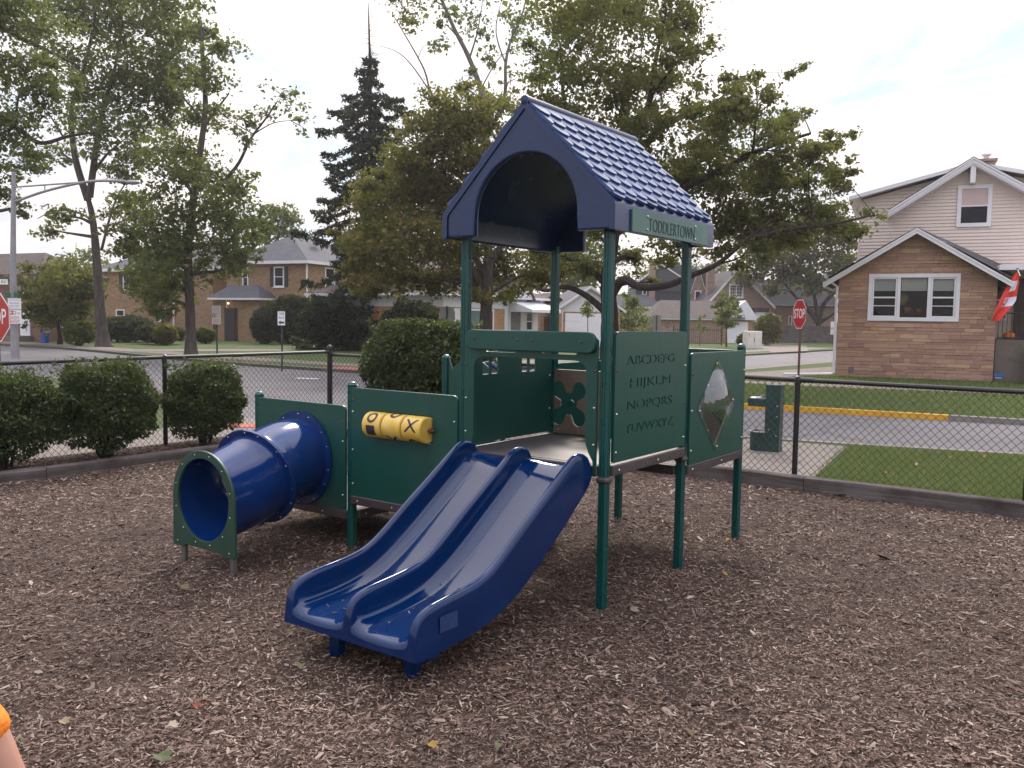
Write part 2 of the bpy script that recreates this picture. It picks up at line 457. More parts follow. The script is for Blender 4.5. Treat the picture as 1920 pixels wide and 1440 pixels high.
# ---- posts
def post_profile(h=.0275, c=.007, g=.0085, w=.0028, d=.004):
    pts = []
    for q in range(4):
        loc_ = [(h, -h + c), (h, -g - w), (h - d, -g - w), (h - d, -g + w), (h, -g + w), (h, g - w), (h - d, g - w), (h - d, g + w), (h, g + w), (h, h - c)]
        a = q * PI / 2
        pts += [(x * math.cos(a) - y * math.sin(a), x * math.sin(a) + y * math.cos(a)) for x, y in loc_]
    return pts
PP = post_profile()
for (i, j, zt, cap) in ((0, 0, 2.27, 0), (1, 0, 2.27, 0), (0, 1, 2.27, 0), (1, 1, 2.27, 0), (2, 0, 1.535, 1), (2, 1, 1.535, 1), (0, 2, 1.225, 1), (0, 3, 1.09, 1), (1, 2, 1.40, 1), (1, 3, 1.09, 1)):
    b = MB(); cx, cy = i * S, j * S
    b.prism(PP, -.15, zt, lambda p, q, t: (cx + p, cy + q, t))
    o = b.build('post', M_post, PS, ang=30)
    if cap:
        b = MB(); b.cbox(cx - .031, cx + .031, cy - .031, cy + .031, zt - .012, zt + .006, .01)
        b.lathe([(.028, .005), (.024, .014), (.014, .019), (0, .02)], (cx, cy, zt), (0, 0, 1), 12)
        b.build('post_cap', M_post, o)

# ---- decks
for (u0, u1, v0, v1, z) in ((0, S, 0, S, .857), (S, 2 * S, 0, S, .722), (0, S, S, 2 * S, .41), (0, S, 2 * S, 3 * S, .288)):
    b = MB(); g = .028; o_ = .045
    b.cbox(u0 + .004, u1 - .004, v0 + .004, v1 - .004, z - .012, z, .004, 0)
    # rims between the posts, a hair below the deck sheet
    b.cbox(u0 - o_, u0 + .003, v0 + g, v1 - g, z - .066, z - .001, .006, 1)
    b.cbox(u1 - .003, u1 + (o_ if u0 >= S or z < .6 else .0), v0 + g, v1 - g, z - .066, z - .002, .004, 1)
    b.cbox(u0 + g, u1 - g, v0 - o_, v0 + .003, z - .066, z - .001, .006, 1)
    b.cbox(u0 + g, u1 - g, v1 - .003, v1 + .03, z - .067, z - .003, .004, 1)
    for k in range(3):
        vv = v0 + .27 + k * .26; b.box(u0 + .01, u1 - .01, vv, vv + .03, z - .06, z - .0125, 1)
    for k in range(6):
        t = .1 + k * (S - .2) / 5
        b.dome((u0 - o_, v0 + t, z - .036), (-1, 0, 0), .0075, 2 if k % 2 else 3); b.dome((u0 + t, v0 - o_, z - .036), (0, -1, 0), .0075, 3 if k % 3 else 2)
    b.build('deck', [M_deck, M_rim, M_bolt, M_rust], PS)
# corner brackets under the deck
for (u, v, z) in ((0, 0, .80), (S, 0, .80), (0, S, .80), (S, S, .66)):
    b = MB(); b.cbox(u - .04, u + .04, v - .04, v + .04, z - .05, z - .012, .012); b.build('bracket', M_rim, PS)

def bolts(b, pts, fn, n, slot=1):
    for i, p in enumerate(pts): b.dome(fn((p[0], p[1], 0)), n, .0085, slot if i % 4 else 2)

# ---- alphabet panel (v = -.03 side, between F and R)
rows = [('ABCDEFG', 1.475, .665), ('HIJKLM', 1.335, .56), ('NOPQRS', 1.20, .62), ('TUVWXYZ', 1.055, .665)]
out = rrect(.034, .872, 1.03, 1.652, (.006, .006, .04, .04))
holes = []
for s_, zc, wd in rows:
    lp = text_loops(s_, .082, 1.0, 0.0)
    xs = [p[0] for l_ in lp for p in l_]; k_ = wd / (max(xs) - min(xs)); x0 = (max(xs) + min(xs)) / 2
    holes += [[(.50 + (x - x0) * k_, zc + y) for x, y in l_] for l_ in lp]
b = MB()
vs, fs = plate(out, holes, .006, 0.0); b.add(vs, fs, PU(-.0375))
vs, fs = plate(out, [], .012, .002); b.add(vs, fs, PU(-.0275))
bolts(b, [(.06, 1.42), (.06, 1.16), (.06, .93), (1.005, 1.42), (1.005, 1.16), (1.005, .93)], PU(-.0405), (0, -1, 0))
b.build('alphabet_panel', [M_green, M_bolt, M_rust], PS)
# ---- entrance arch (between F and L) above the slide
out = [(.034, .80), (.034, 1.60), (.06, 1.625), (1.007, 1.625), (1.033, 1.60), (1.033, .80), (1.0, .80), (.975, .88), (.957, .96)]
arc = [(.957 - .075 + .075 * math.cos(a), 1.40 + .075 * math.sin(a)) for a in [k * PI / 2 / 6 for k in range(7)]] + [(.11 + .075 - .075 * math.sin(a), 1.40 + .075 * math.cos(a)) for a in [k * PI / 2 / 6 for k in range(7)]]
out += arc + [(.11, 1.05), (.105, .98), (.085, .93), (.055, .88), (.052, .80)]
sl = [rrect(.175, 1.509, .435, 1.56, .02), rrect(.615, 1.509, .87, 1.56, .02)]
b = MB(); vs, fs = plate(out, sl, .019, .003); b.add(vs, fs, PV(-.04))
for v in (.05, 1.02): bolts(b, [(v, 1.42), (v, 1.2), (v, .98)], PV(-.0505), (-1, 0, 0))
pe = b.build('entrance_arch', [M_green, M_bolt, M_rust], PS)
b = MB(); vs, fs = plate(rrect(.035, 1.522, 1.003, 1.648, .05), [], .03, .006); b.add(vs, fs, PV(-.068))
bolts(b, [(.93, 1.59), (.59, 1.59), (.48, 1.59), (.13, 1.59)], PV(-.083), (-1, 0, 0), 2)
b.build('top_bar', [M_green, M_bolt, M_rust], pe)
# ---- window panel (between L and B)
h2 = []
for x in (.175, .275): h2.append([(x, 1.342), (x + .085, 1.342), (x + .085, 1.452), (x, 1.452)])
for x in (.175, .275): h2.append([(x, 1.472), (x + .085, 1.472), (x + .085, 1.545), (x, 1.545)])
for x in (.635, .735): h2.append([(x, 1.342), (x + .085, 1.342), (x + .085, 1.452), (x, 1.452)])
h2.append([(.635, 1.472), (.72, 1.472), (.72, 1.57)] + [(.72 - .085 * math.sin(a), 1.485 + .085 * math.cos(a)) for a in (.3, .6, .9, 1.2, 1.45)])
h2.append([(.735, 1.472), (.82, 1.472)] + [(.735 + .085 * math.sin(a), 1.485 + .085 * math.cos(a)) for a in (1.45, 1.2, .9, .6, .3)] + [(.735, 1.57)])
b = MB(); vs, fs = plate(rrect(.034, .875, 1.033, 1.625, .03), h2, .019, .002); b.add(vs, fs, PU(S))
bolts(b, [(.06, 1.3), (.06, 1.05), (1.0, 1.3), (1.0, 1.05)], PU(S - .0105), (0, -1, 0))
b.build('window_panel', [M_green, M_bolt, M_rust], PS)
b = MB(); b.cbox(.03, 1.037, S - .035, S - .012, .858, .868, .003); b.build('edge_strip', M_bolt, PS)
# ---- brown gear panel (between B and the lower deck), cut out in the shape of a four-lobed gear
def lobes(cx, cy, s):
    pts = []
    for k in range(72):
        a = 2 * PI * k / 72
        dl = ((a - PI / 4 + PI / 4) % (PI / 2)) - PI / 4; D_, c_ = .135, .062; q_ = c_ * c_ - (D_ * math.sin(dl)) ** 2
        r = max(.078, D_ * math.cos(dl) + math.sqrt(q_)) if q_ > 0 else .078
        pts.append((cx + s * r * math.cos(a), cy + s * r * math.sin(a)))
    return pts
b = MB(); vs, fs = plate(rrect(.575, .865, 1.078, 1.347, .012), [[(.915 + (p - .915) * .88, q) for p, q in lobes(.915, 1.09, 1.06)]], .022, .003); b.add(vs, fs, PV(S - .012))
bolts(b, [(1.0, 1.30), (.88, 1.298), (.75, 1.298), (1.0, .89), (.85, .885), (.70, .885)], PV(S - .024), (-1, 0, 0))
g = b.build('gear_panel', [M_tan, M_bolt, M_rust], PS)
b = MB(); vs, fs = plate(circ(.915, 1.09, .03, 20), [], .02, .003); b.add(vs, fs, PV(S + .012)); b.build('gear_hub', M_post, g)
# ---- lower deck panels
dia = [(1.56, .765), (1.905, 1.11), (1.56, 1.455), (1.215, 1.11)]
dia_h = [(1.56, .80), (1.87, 1.11), (1.56, 1.42), (1.25, 1.11)]
b = MB(); vs, fs = plate(rrect(1.101, .722, 2.10, 1.503, (.006, .006, .035, .035)), [dia_h], .019, .003); b.add(vs, fs, PU(-.035))
bolts(b, [(1.125, 1.35), (1.125, 1.1), (1.125, .82), (2.08, 1.35), (2.08, 1.1), (2.08, .82)], PU(-.0455), (0, -1, 0))
dp = b.build('bubble_panel', [M_green, M_bolt, M_rust], PS)
b = MB(); N = 22; ids = {}
for i in range(N + 1):
    for j in range(N + 1):
        p, q = i / N - .5, j / N - .5
        uu, zz = 1.56 + (p - q) * .345, 1.11 + (p + q) * .345
        r = math.hypot(uu - 1.56, zz - 1.11); h_ = .06 * max(0, 1 - (r / .24) ** 2) ** .8
        ids[i, j] = b.pt((uu, -.0475 - h_, zz))
for i in range(N):
    for j in range(N): b.idx([ids[i, j], ids[i + 1, j], ids[i + 1, j + 1], ids[i, j + 1]])
bw = b.build('bubble_window', [M_bubble, M_bolt], dp)
for k in range(4):
    (x0, y0), (x1, y1) = dia[k], dia[(k + 1) % 4]
    for t in (.06, .5):
        b = MB(); b.dome((x0 + (x1 - x0) * t + (1.56 - x0) * .05, -.0485, y0 + (y1 - y0) * t + (1.11 - y0) * .05), (0, -1, 0), .008); b.build('bolt', M_bolt, bw)
for ou, rng in (((2.134), None),):
    b = MB(); vs, fs = plate(rrect(.034, .722, 1.033, 1.503, .03), [], .019, .003); b.add(vs, fs, PV(2 * S)); b.build('far_panel', M_green, PS)
b = MB(); vs, fs = plate(rrect(1.101, .722, 2.10, 1.39, .03), [], .019, .003); b.add(vs, fs, PU(S)); b.build('back_panel', M_green, PS)
# handhold panel with arched top, next to the short post at the back
out = [(1.62, .42), (2.10, .42), (2.10, 1.395)] + [(1.86 + .24 * math.cos(a), 1.19 + .205 * math.sin(a)) for a in [PI / 2 * (.35 + k / 10 * 1.65) for k in range(11)]] + [(1.62, 1.19)]
b = MB(); vs, fs = plate(out, [circ(1.93, 1.14, .045, 20)], .019, .003); b.add(vs, fs, PV(S)); b.build('handhold_panel', M_green, PS)
# blue hood arch behind, seen through the little windows
b = MB()
pth = [(1.16, 1.76 + .15 * math.cos(a), 1.20 + .155 * math.sin(a)) for a in [PI * k / 14 for k in range(15)]]
b.tube([(1.16, 1.91, .42)] + pth + [(1.16, 1.61, .42)], .022, 8); b.build('hood_rail', M_blue, PS)
# ---- tic-tac-toe panel (L - P1) with three yellow drums
b = MB(); vs, fs = plate(rrect(1.10, .40, 2.10, 1.206, (.004, .004, .03, .04)), [rrect(1.32, .862, 1.90, 1.052, .012)], .019, .003); b.add(vs, fs, PV(-.03))
for v in (1.125, 2.085): bolts(b, [(v, 1.12), (v, 1.03), (v, .75), (v, .5)], PV(-.0405), (-1, 0, 0))
tp = b.build('drum_panel', [M_green, M_bolt, M_rust], PS)
DR, DU, DZ = .091, -.062, .957
def drum(v0, v1, marks):
    b = MB()
    b.lathe([(0, 0), (DR - .008, 0), (DR, .006), (DR, v1 - v0 - .006), (DR - .008, v1 - v0), (0, v1 - v0)], (DU, v0, DZ), (0, 1, 0), 40)
    def onto(x, a): return (DU - (DR + .0012) * math.cos(a), v1 - x, DZ + (DR + .0012) * math.sin(a))
    for mk, ca in marks:
        c = (v1 - v0) / 2
        if mk == 'square':
            for i in range(4):
                a0 = ca - .42 + i * .21
                b.face([onto(c - .042, a0), onto(c + .042, a0), onto(c + .042, a0 + .21), onto(c - .042, a0 + .21)], 1)
        if mk == 'ring':
            for i in range(24):
                q = lambda k, r: onto(c + r * math.cos(2 * PI * k / 24), ca + r / DR * math.sin(2 * PI * k / 24))
                b.face([q(i, .027), q(i + 1, .027), q(i + 1, .045), q(i, .045)], 1)
        if mk == 'cross':
            for sg in (1, -1):
                for i in range(5):
                    t0, t1 = -.045 + i * .018, -.045 + (i + 1) * .018
                    b.face([onto(c + t0 - .011, ca + sg * t0 / DR * 1.05), onto(c + t0 + .011, ca + sg * t0 / DR * 1.05), onto(c + t1 + .011, ca + sg * t1 / DR * 1.05), onto(c + t1 - .011, ca + sg * t1 / DR * 1.05)], 1)
    b.build('drum', [M_yellow, M_mark], tp, fix=False)
drum(1.712, 1.885, [('ring', .75), ('square', -.35)])
drum(1.524, 1.697, [('ring', 1.35), ('cross', -1.15)])
drum(1.336, 1.509, [('cross', .4), ('ring', -1.2)])
b = MB(); b.tube([(DU, 1.285, DZ), (DU, 1.93, DZ)], .008, 8); b.lathe([(.022, 0), (.022, .006), (.014, .012), (0, .013)], (DU, 1.312, DZ), (0, -1, 0), 12); b.build('axle', M_rust, tp)
# ---- tunnel panel (P1 - P2)
TC, TZ = 2.66, .632
b = MB(); vs, fs = plate(rrect(2.165, .288, 3.17, 1.067, (.004, .004, .012, .04)), [circ(TC, TZ, .295, 32)], .019, .003); b.add(vs, fs, PV(-.03))
for v in (2.19, 3.14): bolts(b, [(v, .95), (v, .8), (v, .4)], PV(-.0405), (-1, 0, 0))
b.build('tunnel_panel', [M_green, M_bolt, M_rust], PS)
# crawl tunnel
b = MB()
E0, E1 = Vector((-.045, TC, TZ)), Vector((-.955, 2.56, .463))
def tpath(t):
    # swings out sideways a little on its way down
    s_ = t * t * (3 - 2 * t)
    return Vector((E0.x + (E1.x - E0.x) * t, E0.y + (E1.y - E0.y) * s_ - .03 * math.sin(PI * t), E0.z + (E1.z - E0.z) * s_ + .02 * math.sin(PI * t)))
NS, NR = 28, 36
def tring(t, r):
    c = tpath(t); d = (tpath(min(1, t + .02)) - tpath(max(0, t - .02))).normalized()
    if t < .03 or t > .97: d = Vector((-1, 0, 0))
    sd = d.cross(Vector((0, 0, 1))).normalized(); u2 = sd.cross(d)
    return [c + (sd * math.cos(2 * PI * k / NR) + u2 * math.sin(2 * PI * k / NR)) * r for k in range(NR)], d
outer = []; inner = []
for i in range(NS + 1):
    t = i / NS
    ro = .305 + .018 * math.exp(-((t - .53) / .05) ** 2) + .012 * math.exp(-((t - 1) / .08) ** 2) - .015 * max(0, (t - .6))
    outer.append([b.pt(p) for p in tring(t, ro)[0]]); inner.append([b.pt(p) for p in tring(t, ro - .018)[0]])
for L_ in (outer, inner):
    for A, B in zip(L_, L_[1:]):
        for k in range(NR): b.idx([A[k], A[(k + 1) % NR], B[(k + 1) % NR], B[k]])
for i in (0, -1):
    for k in range(NR): b.idx([outer[i][k], outer[i][(k + 1) % NR], inner[i][(k + 1) % NR], inner[i][k]])
tun = b.build('crawl_tunnel', [M_tunnel], PS)
b = MB()
def flange(b, t, r0, r1, w, nb=14):
    P0, d = tring(t, r0); P1, _ = tring(t, r1)
    a = [[b.pt(p + d * s_ * w) for p in Q] for Q in (P0, P1) for s_ in (-.5, .5)]   # r0-,r0+,r1-,r1+
    for k in range(NR):
        k2 = (k + 1) % NR
        b.idx([a[2][k], a[2][k2], a[3][k2], a[3][k]], 0); b.idx([a[0][k], a[0][k2], a[2][k2], a[2][k]], 0); b.idx([a[1][k], a[1][k2], a[3][k2], a[3][k]], 0)
    c = tpath(t)
    for k in range(nb):
        q = int((k + .5) * NR / nb) % NR
        p = (P0[q] * .35 + P1[q] * .65); b.dome(p + d * w * .5, d, .0055, 1)
    return a
flange(b, .53, .31, .362, .022)
b.build('tunnel_collar', [M_tunnel, M_bolt], tun)
b = MB(); flange(b, .012, .30, .362, .014); b.build('tunnel_flange', [M_tunnel, M_bolt], tun)
# end panel of the tunnel
cy_, cz_ = 2.56, .463
arch = [(cy_ + .345 * math.cos(a), cz_ + .337 * math.sin(a)) for a in [PI * k / 20 for k in range(21)]]
out = arch + [(cy_ - .347, .27), (cy_ - .35, .15), (cy_ - .35, .12), (cy_ - .335, .105), (cy_ - .215, .105), (cy_ - .20, .125), (cy_ + .20, .125), (cy_ + .215, .105), (cy_ + .335, .105), (cy_ + .35, .12), (cy_ + .345, .27)]
b = MB(); vs, fs = plate(out, [circ(cy_, cz_, .283, 40)], .02, .004); b.add(vs, fs, PV(-.967))
for k in range(12):
    a = 2 * PI * (k + .5) / 12; b.dome((-.978, cy_ + .312 * math.cos(a), cz_ + .312 * math.sin(a)), (-1, 0, 0), .0055, 1)
for sg in (-1, 1): b.dome((-.978, cy_ + sg * .29, .14), (-1, 0, 0), .0055, 1)
M_green2 = plain('worn_green_panel_plastic', (.011, .047, .031, 1), .45, var=.15, dirt=(.035, .055, .04, .4))
te = b.build('tunnel_end_panel', [M_green2, M_bolt], tun)
M_steel = plain('dull_galvanised_steel', (.16, .15, .15, 1), .5, metal=.6, var=.2)
for sg in (-1, 1):
    b = MB(); b.cbox(-.95, -.92, cy_ + sg * .275 - .022, cy_ + sg * .275 + .022, -.1, .2, .004); b.build('tunnel_leg', M_steel, tun)
# ---- double slide
ST = [  # u, wall top, floor, bottom
    (-.052, .850, .848, .80), (-.058, .885, .850, .77), (-.075, .915, .849, .745), (-.11, .937, .842, .715), (-.16, .948, .818, .675), (-.21, .940, .785, .645), (-.27, .908, .742, .60),
    (-.36, .849, .682, .535), (-.47, .778, .608, .462), (-.60, .697, .522, .375), (-.72, .624, .444, .305), (-.82, .556, .383, .255), (-.90, .505, .339, .222), (-.98, .457, .300, .197),
    (-1.06, .424, .268, .178), (-1.15, .404, .244, .163), (-1.25, .394, .228, .153), (-1.36, .386, .218, .146), (-1.45, .377, .213, .142), (-1.51, .366, .211, .140), (-1.545, .352, .209, .138),
    (-1.57, .331, .205, .137), (-1.585, .302, .198, .137), (-1.592, .262, .187, .138), (-1.595, .215, .17, .14)]
def xsec(zt, zf, zb):
    # across v, from the right-hand outer wall to the left-hand one
    W = [.085, .51, .935]; hw = .026
    def wall(v):
        h = zt - zf
        pr = []
        for (dv, dz) in ((-hw - .004, .0), (-hw, .55), (-hw + .003, .8), (-hw * .72, .93), (-hw * .35, .985), (0, 1.0), (hw * .35, .985), (hw * .72, .93), (hw - .003, .8), (hw, .55), (hw + .004, .25)):
            pr.append((v + dv, zf + h * dz))
        return pr
    out = []
    r = wall(W[0]); out += [(W[0] - hw - .006, zb), (W[0] - hw - .005, zf - .02)] + r[1:]
    def floor(a, b_):
        k = min(.03, (zt - zf) * .25)
        return [(a + hw + .012, zf + k), (a + hw + .03, zf + k * .55), (a + hw + .042, zf + k * .5), (a + hw + .06, zf + .004), (a + hw + .1, zf), ((a + b_) / 2, zf - .003), (b_ - hw - .1, zf), (b_ - hw - .06, zf + .004), (b_ - hw - .042, zf + k * .5), (b_ - hw - .03, zf + k * .55), (b_ - hw - .012, zf + k)]
    out += floor(W[0], W[1])
    m_ = wall(W[1]); out += [(2 * W[1] - p, q) for p, q in m_[1:]][::-1][0:1] + m_[1:]
    out += floor(W[1], W[2])
    l_ = wall(W[2]); out += [(2 * W[2] - p, q) for p, q in l_[1:]][::-1][0:1] + l_[1:-1] + [(W[2] + hw + .005, zf - .02), (W[2] + hw + .006, zb)]
    # underside, hollow between the side walls
    ub = min(zf - .03, zb + .05)
    out += [(W[2] + .0, zb), (W[2] - .03, ub), (W[0] + .03, ub), (W[0] + .0, zb)]
    return out
b = MB(); prev = None
# refine stations
stt = []
for A, B in zip(ST, ST[1:]):
    k = 3 if abs(A[0] - B[0]) > .05 else 1
    for i in range(k): stt.append(tuple(A[j] + (B[j] - A[j]) * i / k for j in range(4)))
stt.append(ST[-1])
sm = stt[:]
for _ in range(2):
    sm = [sm[0]] + [tuple((sm[i - 1][j] + 2 * sm[i][j] + sm[i + 1][j]) / 4 for j in range(4)) for i in range(1, len(sm) - 1)] + [sm[-1]]
stt = sm
for (u, zt, zf, zb) in stt:
    ring = [b.pt((u, p, q)) for p, q in xsec(zt, zf, zb)]
    if prev:
        for k in range(len(ring)): b.idx([prev[k], prev[(k + 1) % len(ring)], ring[(k + 1) % len(ring)], ring[k]])
    else: b.idx(ring[::-1])
    prev = ring
b.idx(prev)
sld = b.build('double_slide', M_blue, PS, ang=50)
for (u, v) in ((-1.46, .715), (-1.43, .225)):
    b = MB(); b.cbox(u - .03, u + .03, v - .035, v + .035, -.1, .16, .008); b.build('slide_leg', M_blue, sld)
b = MB(); b.cbox(-1.52, -1.40, .066, .125, .10, .2, .02); b.build('leg_mount', M_blue, sld)
b = MB(); b.face([(-1.43, .0515, .235), (-1.30, .0515, .235), (-1.30, .0515, .315), (-1.43, .0515, .315)])
b.v = [(x, y + (.0 if z > .27 else -.001), z) for x, y, z in b.v]; b.build('sticker', M_sticker, sld)
# ---- roof
b = MB(); hv = S / 2
UA, UB = -.115, 1.255
def slab(side):
    s_ = lambda v: v if side > 0 else 2 * hv - v
    # one slope with its eave wall; section in (v, z)
    sec = [(-.105, 2.235), (-.105, 2.375), (-.095, 2.40), (hv, 3.035), (hv, 2.985), (-.055, 2.385), (-.065, 2.37), (-.065, 2.245), (-.078, 2.232)]
    b.prism([(s_(v), z) for v, z in sec], UA - .012, UB + .012, lambda p, q, t: (t, p, q))
slab(1); slab(-1)
gab = [(-.07, 2.238), (-.07, 2.385), (hv, 2.995), (2 * hv + .07, 2.385), (2 * hv + .07, 2.238), (.915, 2.238), (.912, 2.34)] + [(hv + .378 * math.cos(a), 2.345 + .378 * math.sin(a)) for a in [PI - PI * k / 24 for k in range(1, 24)]][::1]
gab = [(-.07, 2.238), (-.07, 2.385), (hv, 2.995), (2 * hv + .07, 2.385), (2 * hv + .07, 2.238)] + [(hv + .378, 2.238)] + [(hv + .378 * math.cos(a), 2.345 + .378 * math.sin(a)) for a in [PI * k / 24 for k in range(25)]] + [(hv - .378, 2.238)]
for u in (UA + .02, UB - .02):
    vs, fs = plate(gab, [], .045, .012); b.add(vs, fs, PV(u))
# scalloped shingles on both slopes
sl_len = math.hypot(hv + .095, .635); ang = math.atan2(.635, hv + .095)
def shingles(side):
    nrow, ncol = 9, 10
    ln = sl_len / nrow; wd = (UB - UA + .0) / ncol
    for r_ in range(nrow):
        off = .5 if r_ % 2 else 0
        for c in range(ncol + (1 if off else 0)):
            u0 = UA + (c - off) * wd; u1 = u0 + wd
            a0, a1 = max(u0, UA), min(u1, UB); 
            if a1 - a0 < .02: continue
            d0 = r_ * ln; d1 = d0 + ln * 1.5        # from the ridge downwards
            if r_ == nrow - 1: d1 = d0 + ln * 1.02
            pts = [(a0, d0), (a1, d0)]
            for k in range(13):
                x = a1 + (a0 - a1) * k / 12
                q = (x - (u0 + u1) / 2) / (wd / 2)
                pts.append((x, d1 - ln * .95 * (1 - math.sqrt(max(0, 1 - min(1, abs(q)) ** 2.2)))))
            def f(p, q, t):
                lift = .002 + .019 * (q - d0) / (d1 - d0) + t
                dv = q * math.cos(ang) - lift * math.sin(ang) * -1; 
                v = hv - q * math.cos(ang) - lift * math.sin(ang); z = 3.035 - q * math.sin(ang) + lift * math.cos(ang)
                return (p, v if side > 0 else 2 * hv - v, z)
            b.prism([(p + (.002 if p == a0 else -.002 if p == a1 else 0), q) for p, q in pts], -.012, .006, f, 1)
shingles(1); shingles(-1)
b.tube([(UA - .012, hv, 3.032), (UB + .012, hv, 3.032)], .03, 10)
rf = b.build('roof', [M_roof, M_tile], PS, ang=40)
b = MB(); vs, fs = plate([(.06, 2.236), (1.14, 2.236), (1.14, 2.33)] + [(1.10 + .04 * math.cos(a), 2.33 + .036 * math.sin(a)) for a in (.3, .7, 1.1, 1.5)] + [(.06, 2.366)], [], .012, .002); b.add(vs, fs, PU(-.112))
for p in ((.245, 2.34), (.245, 2.262), (.93, 2.345), (.93, 2.262)): b.dome((p[0], -.119, p[1]), (0, -1, 0), .008, 1)
rs = b.build('roof_sign', [M_signg, M_bolt], rf)
b = MB(); vs, fs = text('TODDLERTOWN', .115, .0012, 1.0, offset=-.0022); xs = [p[0] for p in vs]; k_ = .655 / (max(xs) - min(xs)); x0 = (max(xs) + min(xs)) / 2
b.add(vs, fs, lambda p: (.59 + (p[0] - x0) * k_, -.1195 - p[2], 2.29 + p[1] * .98)); b.build('sign_lettering', M_ink, rs, ang=0)
# ================================================================== GROUND
def groundmat(name, stops, scale=2.0, rough=.95, bump=.6, bscale=60, fine=None):
    k = NT(name); b = k.bsdf(None, rough, spec=.25); v = k.coord()
    c = k.ramp(k.noise(v, scale, 8, .65), stops)
    if fine: c = k.mix(k.math('MULTIPLY', k.noise(v, fine[0], 3, .7), fine[1]), c, fine[2])
    k.l(c, b.inputs['Base Color']); k.bump(b, k.noise(v, bscale, 6, .7), bump, .03)
    return k.mat
M_lawn = groundmat('lawn_grass', [(.3, (.06, .09, .026, 1)), (.5, (.085, .125, .036, 1)), (.72, (.13, .145, .055, 1))], .6, bump=1, bscale=30, fine=(14, .75, (.028, .048, .012, 1)))
M_dry = groundmat('dry_verge_grass', [(.3, (.09, .085, .035, 1)), (.6, (.13, .115, .055, 1))], .8, bump=.8, bscale=45, fine=(30, .5, (.06, .06, .02, 1)))
def asphalt():
    k = NT('asphalt'); b = k.bsdf(None, .8, spec=.35); v = k.coord()
    c = k.ramp(k.noise(v, 120, 3, .8), [(.3, (.095, .085, .089, 1)), (.55, (.128, .117, .121, 1)), (.75, (.19, .174, .177, 1))])
    c = k.mix(k.ramp(k.noise(v, .35, 5, .6), [(.4, 0.0), (.62, .55)]), c, (.08, .071, .079, 1))
    w = k.n('ShaderNodeTexVoronoi', feature='DISTANCE_TO_EDGE'); w.inputs['Scale'].default_value = .32
    w.inputs['Randomness'].default_value = 1
    warp = k.n('ShaderNodeVectorMath', operation='ADD'); k.l(v, warp.inputs[0])
    nn = k.n('ShaderNodeTexNoise'); nn.inputs['Scale'].default_value = 1.3; k.l(v, nn.inputs['Vector']); k.l(nn.outputs['Color'], warp.inputs[1])
    k.l(warp.outputs[0], w.inputs['Vector'])
    crack = k.ramp(w.outputs['Distance'], [(.006, 1.0), (.024, 0.0)])
    c = k.mix(k.math('MULTIPLY', crack, .6), c, (.05, .045, .05, 1))
    k.l(c, b.inputs['Base Color']); k.bump(b, k.noise(v, 150, 3), .35, .01); return k.mat
M_asph = asphalt()
def concrete(name, a, b_, rough=.85):
    k = NT(name); b = k.bsdf(None, rough, spec=.3); v = k.coord()
    c = k.ramp(k.noise(v, 3, 8, .7), [(.3, a), (.7, b_)])
    c = k.mix(k.math('MULTIPLY', k.noise(v, 90, 3), .35), c, tuple(x * .6 for x in a[:3]) + (1,))
    c = k.mix(k.ramp(k.noise(v, .6, 5), [(.5, 0.0), (.75, .4)]), c, tuple(x * .65 for x in a[:3]) + (1,))
    k.l(c, b.inputs['Base Color']); k.bump(b, k.noise(v, 70, 4), .25, .01); return k.mat
M_conc = concrete('pale_concrete', (.15, .125, .108, 1), (.22, .187, .16, 1))
M_kerb = concrete('kerb_concrete', (.18, .16, .148, 1), (.27, .24, .22, 1))
M_ykerb = concrete('yellow_kerb_paint', (.58, .29, .02, 1), (.74, .41, .035, 1), .6)
M_red = concrete('red_tactile_paving', (.42, .10, .08, 1), (.5, .14, .11, 1))
M_white_line = concrete('white_road_paint', (.7, .68, .68, 1), (.8, .78, .78, 1))

b = MB(); b.face([(-900, -300, -.13), (900, -300, -.13), (900, 1800, -.13), (-900, 1800, -.13)]); tag(b.build('ground', M_dry), kind='structure')
# the carriageway: one sheet under the raised blocks
b = MB(); b.face([(-80, -10, -.10), (90, -10, -.10), (90, 120, -.10), (-80, 120, -.10)]); tag(b.build('road', M_asph), kind='structure')

L2 = lambda u, v: (loc(u, v).x, loc(u, v).y)
def V2(px, py): g = gnd(px, py); return (g.x, g.y)
PARK = [(-60, 27)] + [V2(*p) for p in ((-200, 700), (30, 705), (100, 708), (260, 732))] + [(-6.6, 16.6), (-5.2, 14.85), (-4.2, 14.2), (-2.2, 13.85), (3.56, 13.05), (4.9, 12.45), (7.0, 11.65), (8.86, 10.75), (60, -12)]
CORN = [(60, -7.5), (11.82, 14.9), (9.63, 16.05), (5.0, 18.5), (3.2, 19.5), (1.9, 21.2), (1.7, 24.2), (4.05, 27.5), (8.91, 33.0), (15.12, 40.95), (23.4, 51.6), (60, 96)]
FAR = [(70, 121), (35.0, 77.3), (22.8, 61.9), (13.3, 49.4), (5.9, 40.2), (2.3, 34.8), (-.6, 30.6), (-2.4, 28.7), (-4.4, 28.1), (-6.5, 29.5), (-9.26, 31.5), (-14.8, 36.4), (-19.5, 41.3), (-24.0, 45.5), (-38.5, 55), (-70, 76)]
def slab_(name, poly, z0, z1, mt):
    b = MB(); b.prism(poly, z0, z1, lambda p, q, t: (p, q, t)); return tag(b.build(name, mt, ang=0), kind='structure')
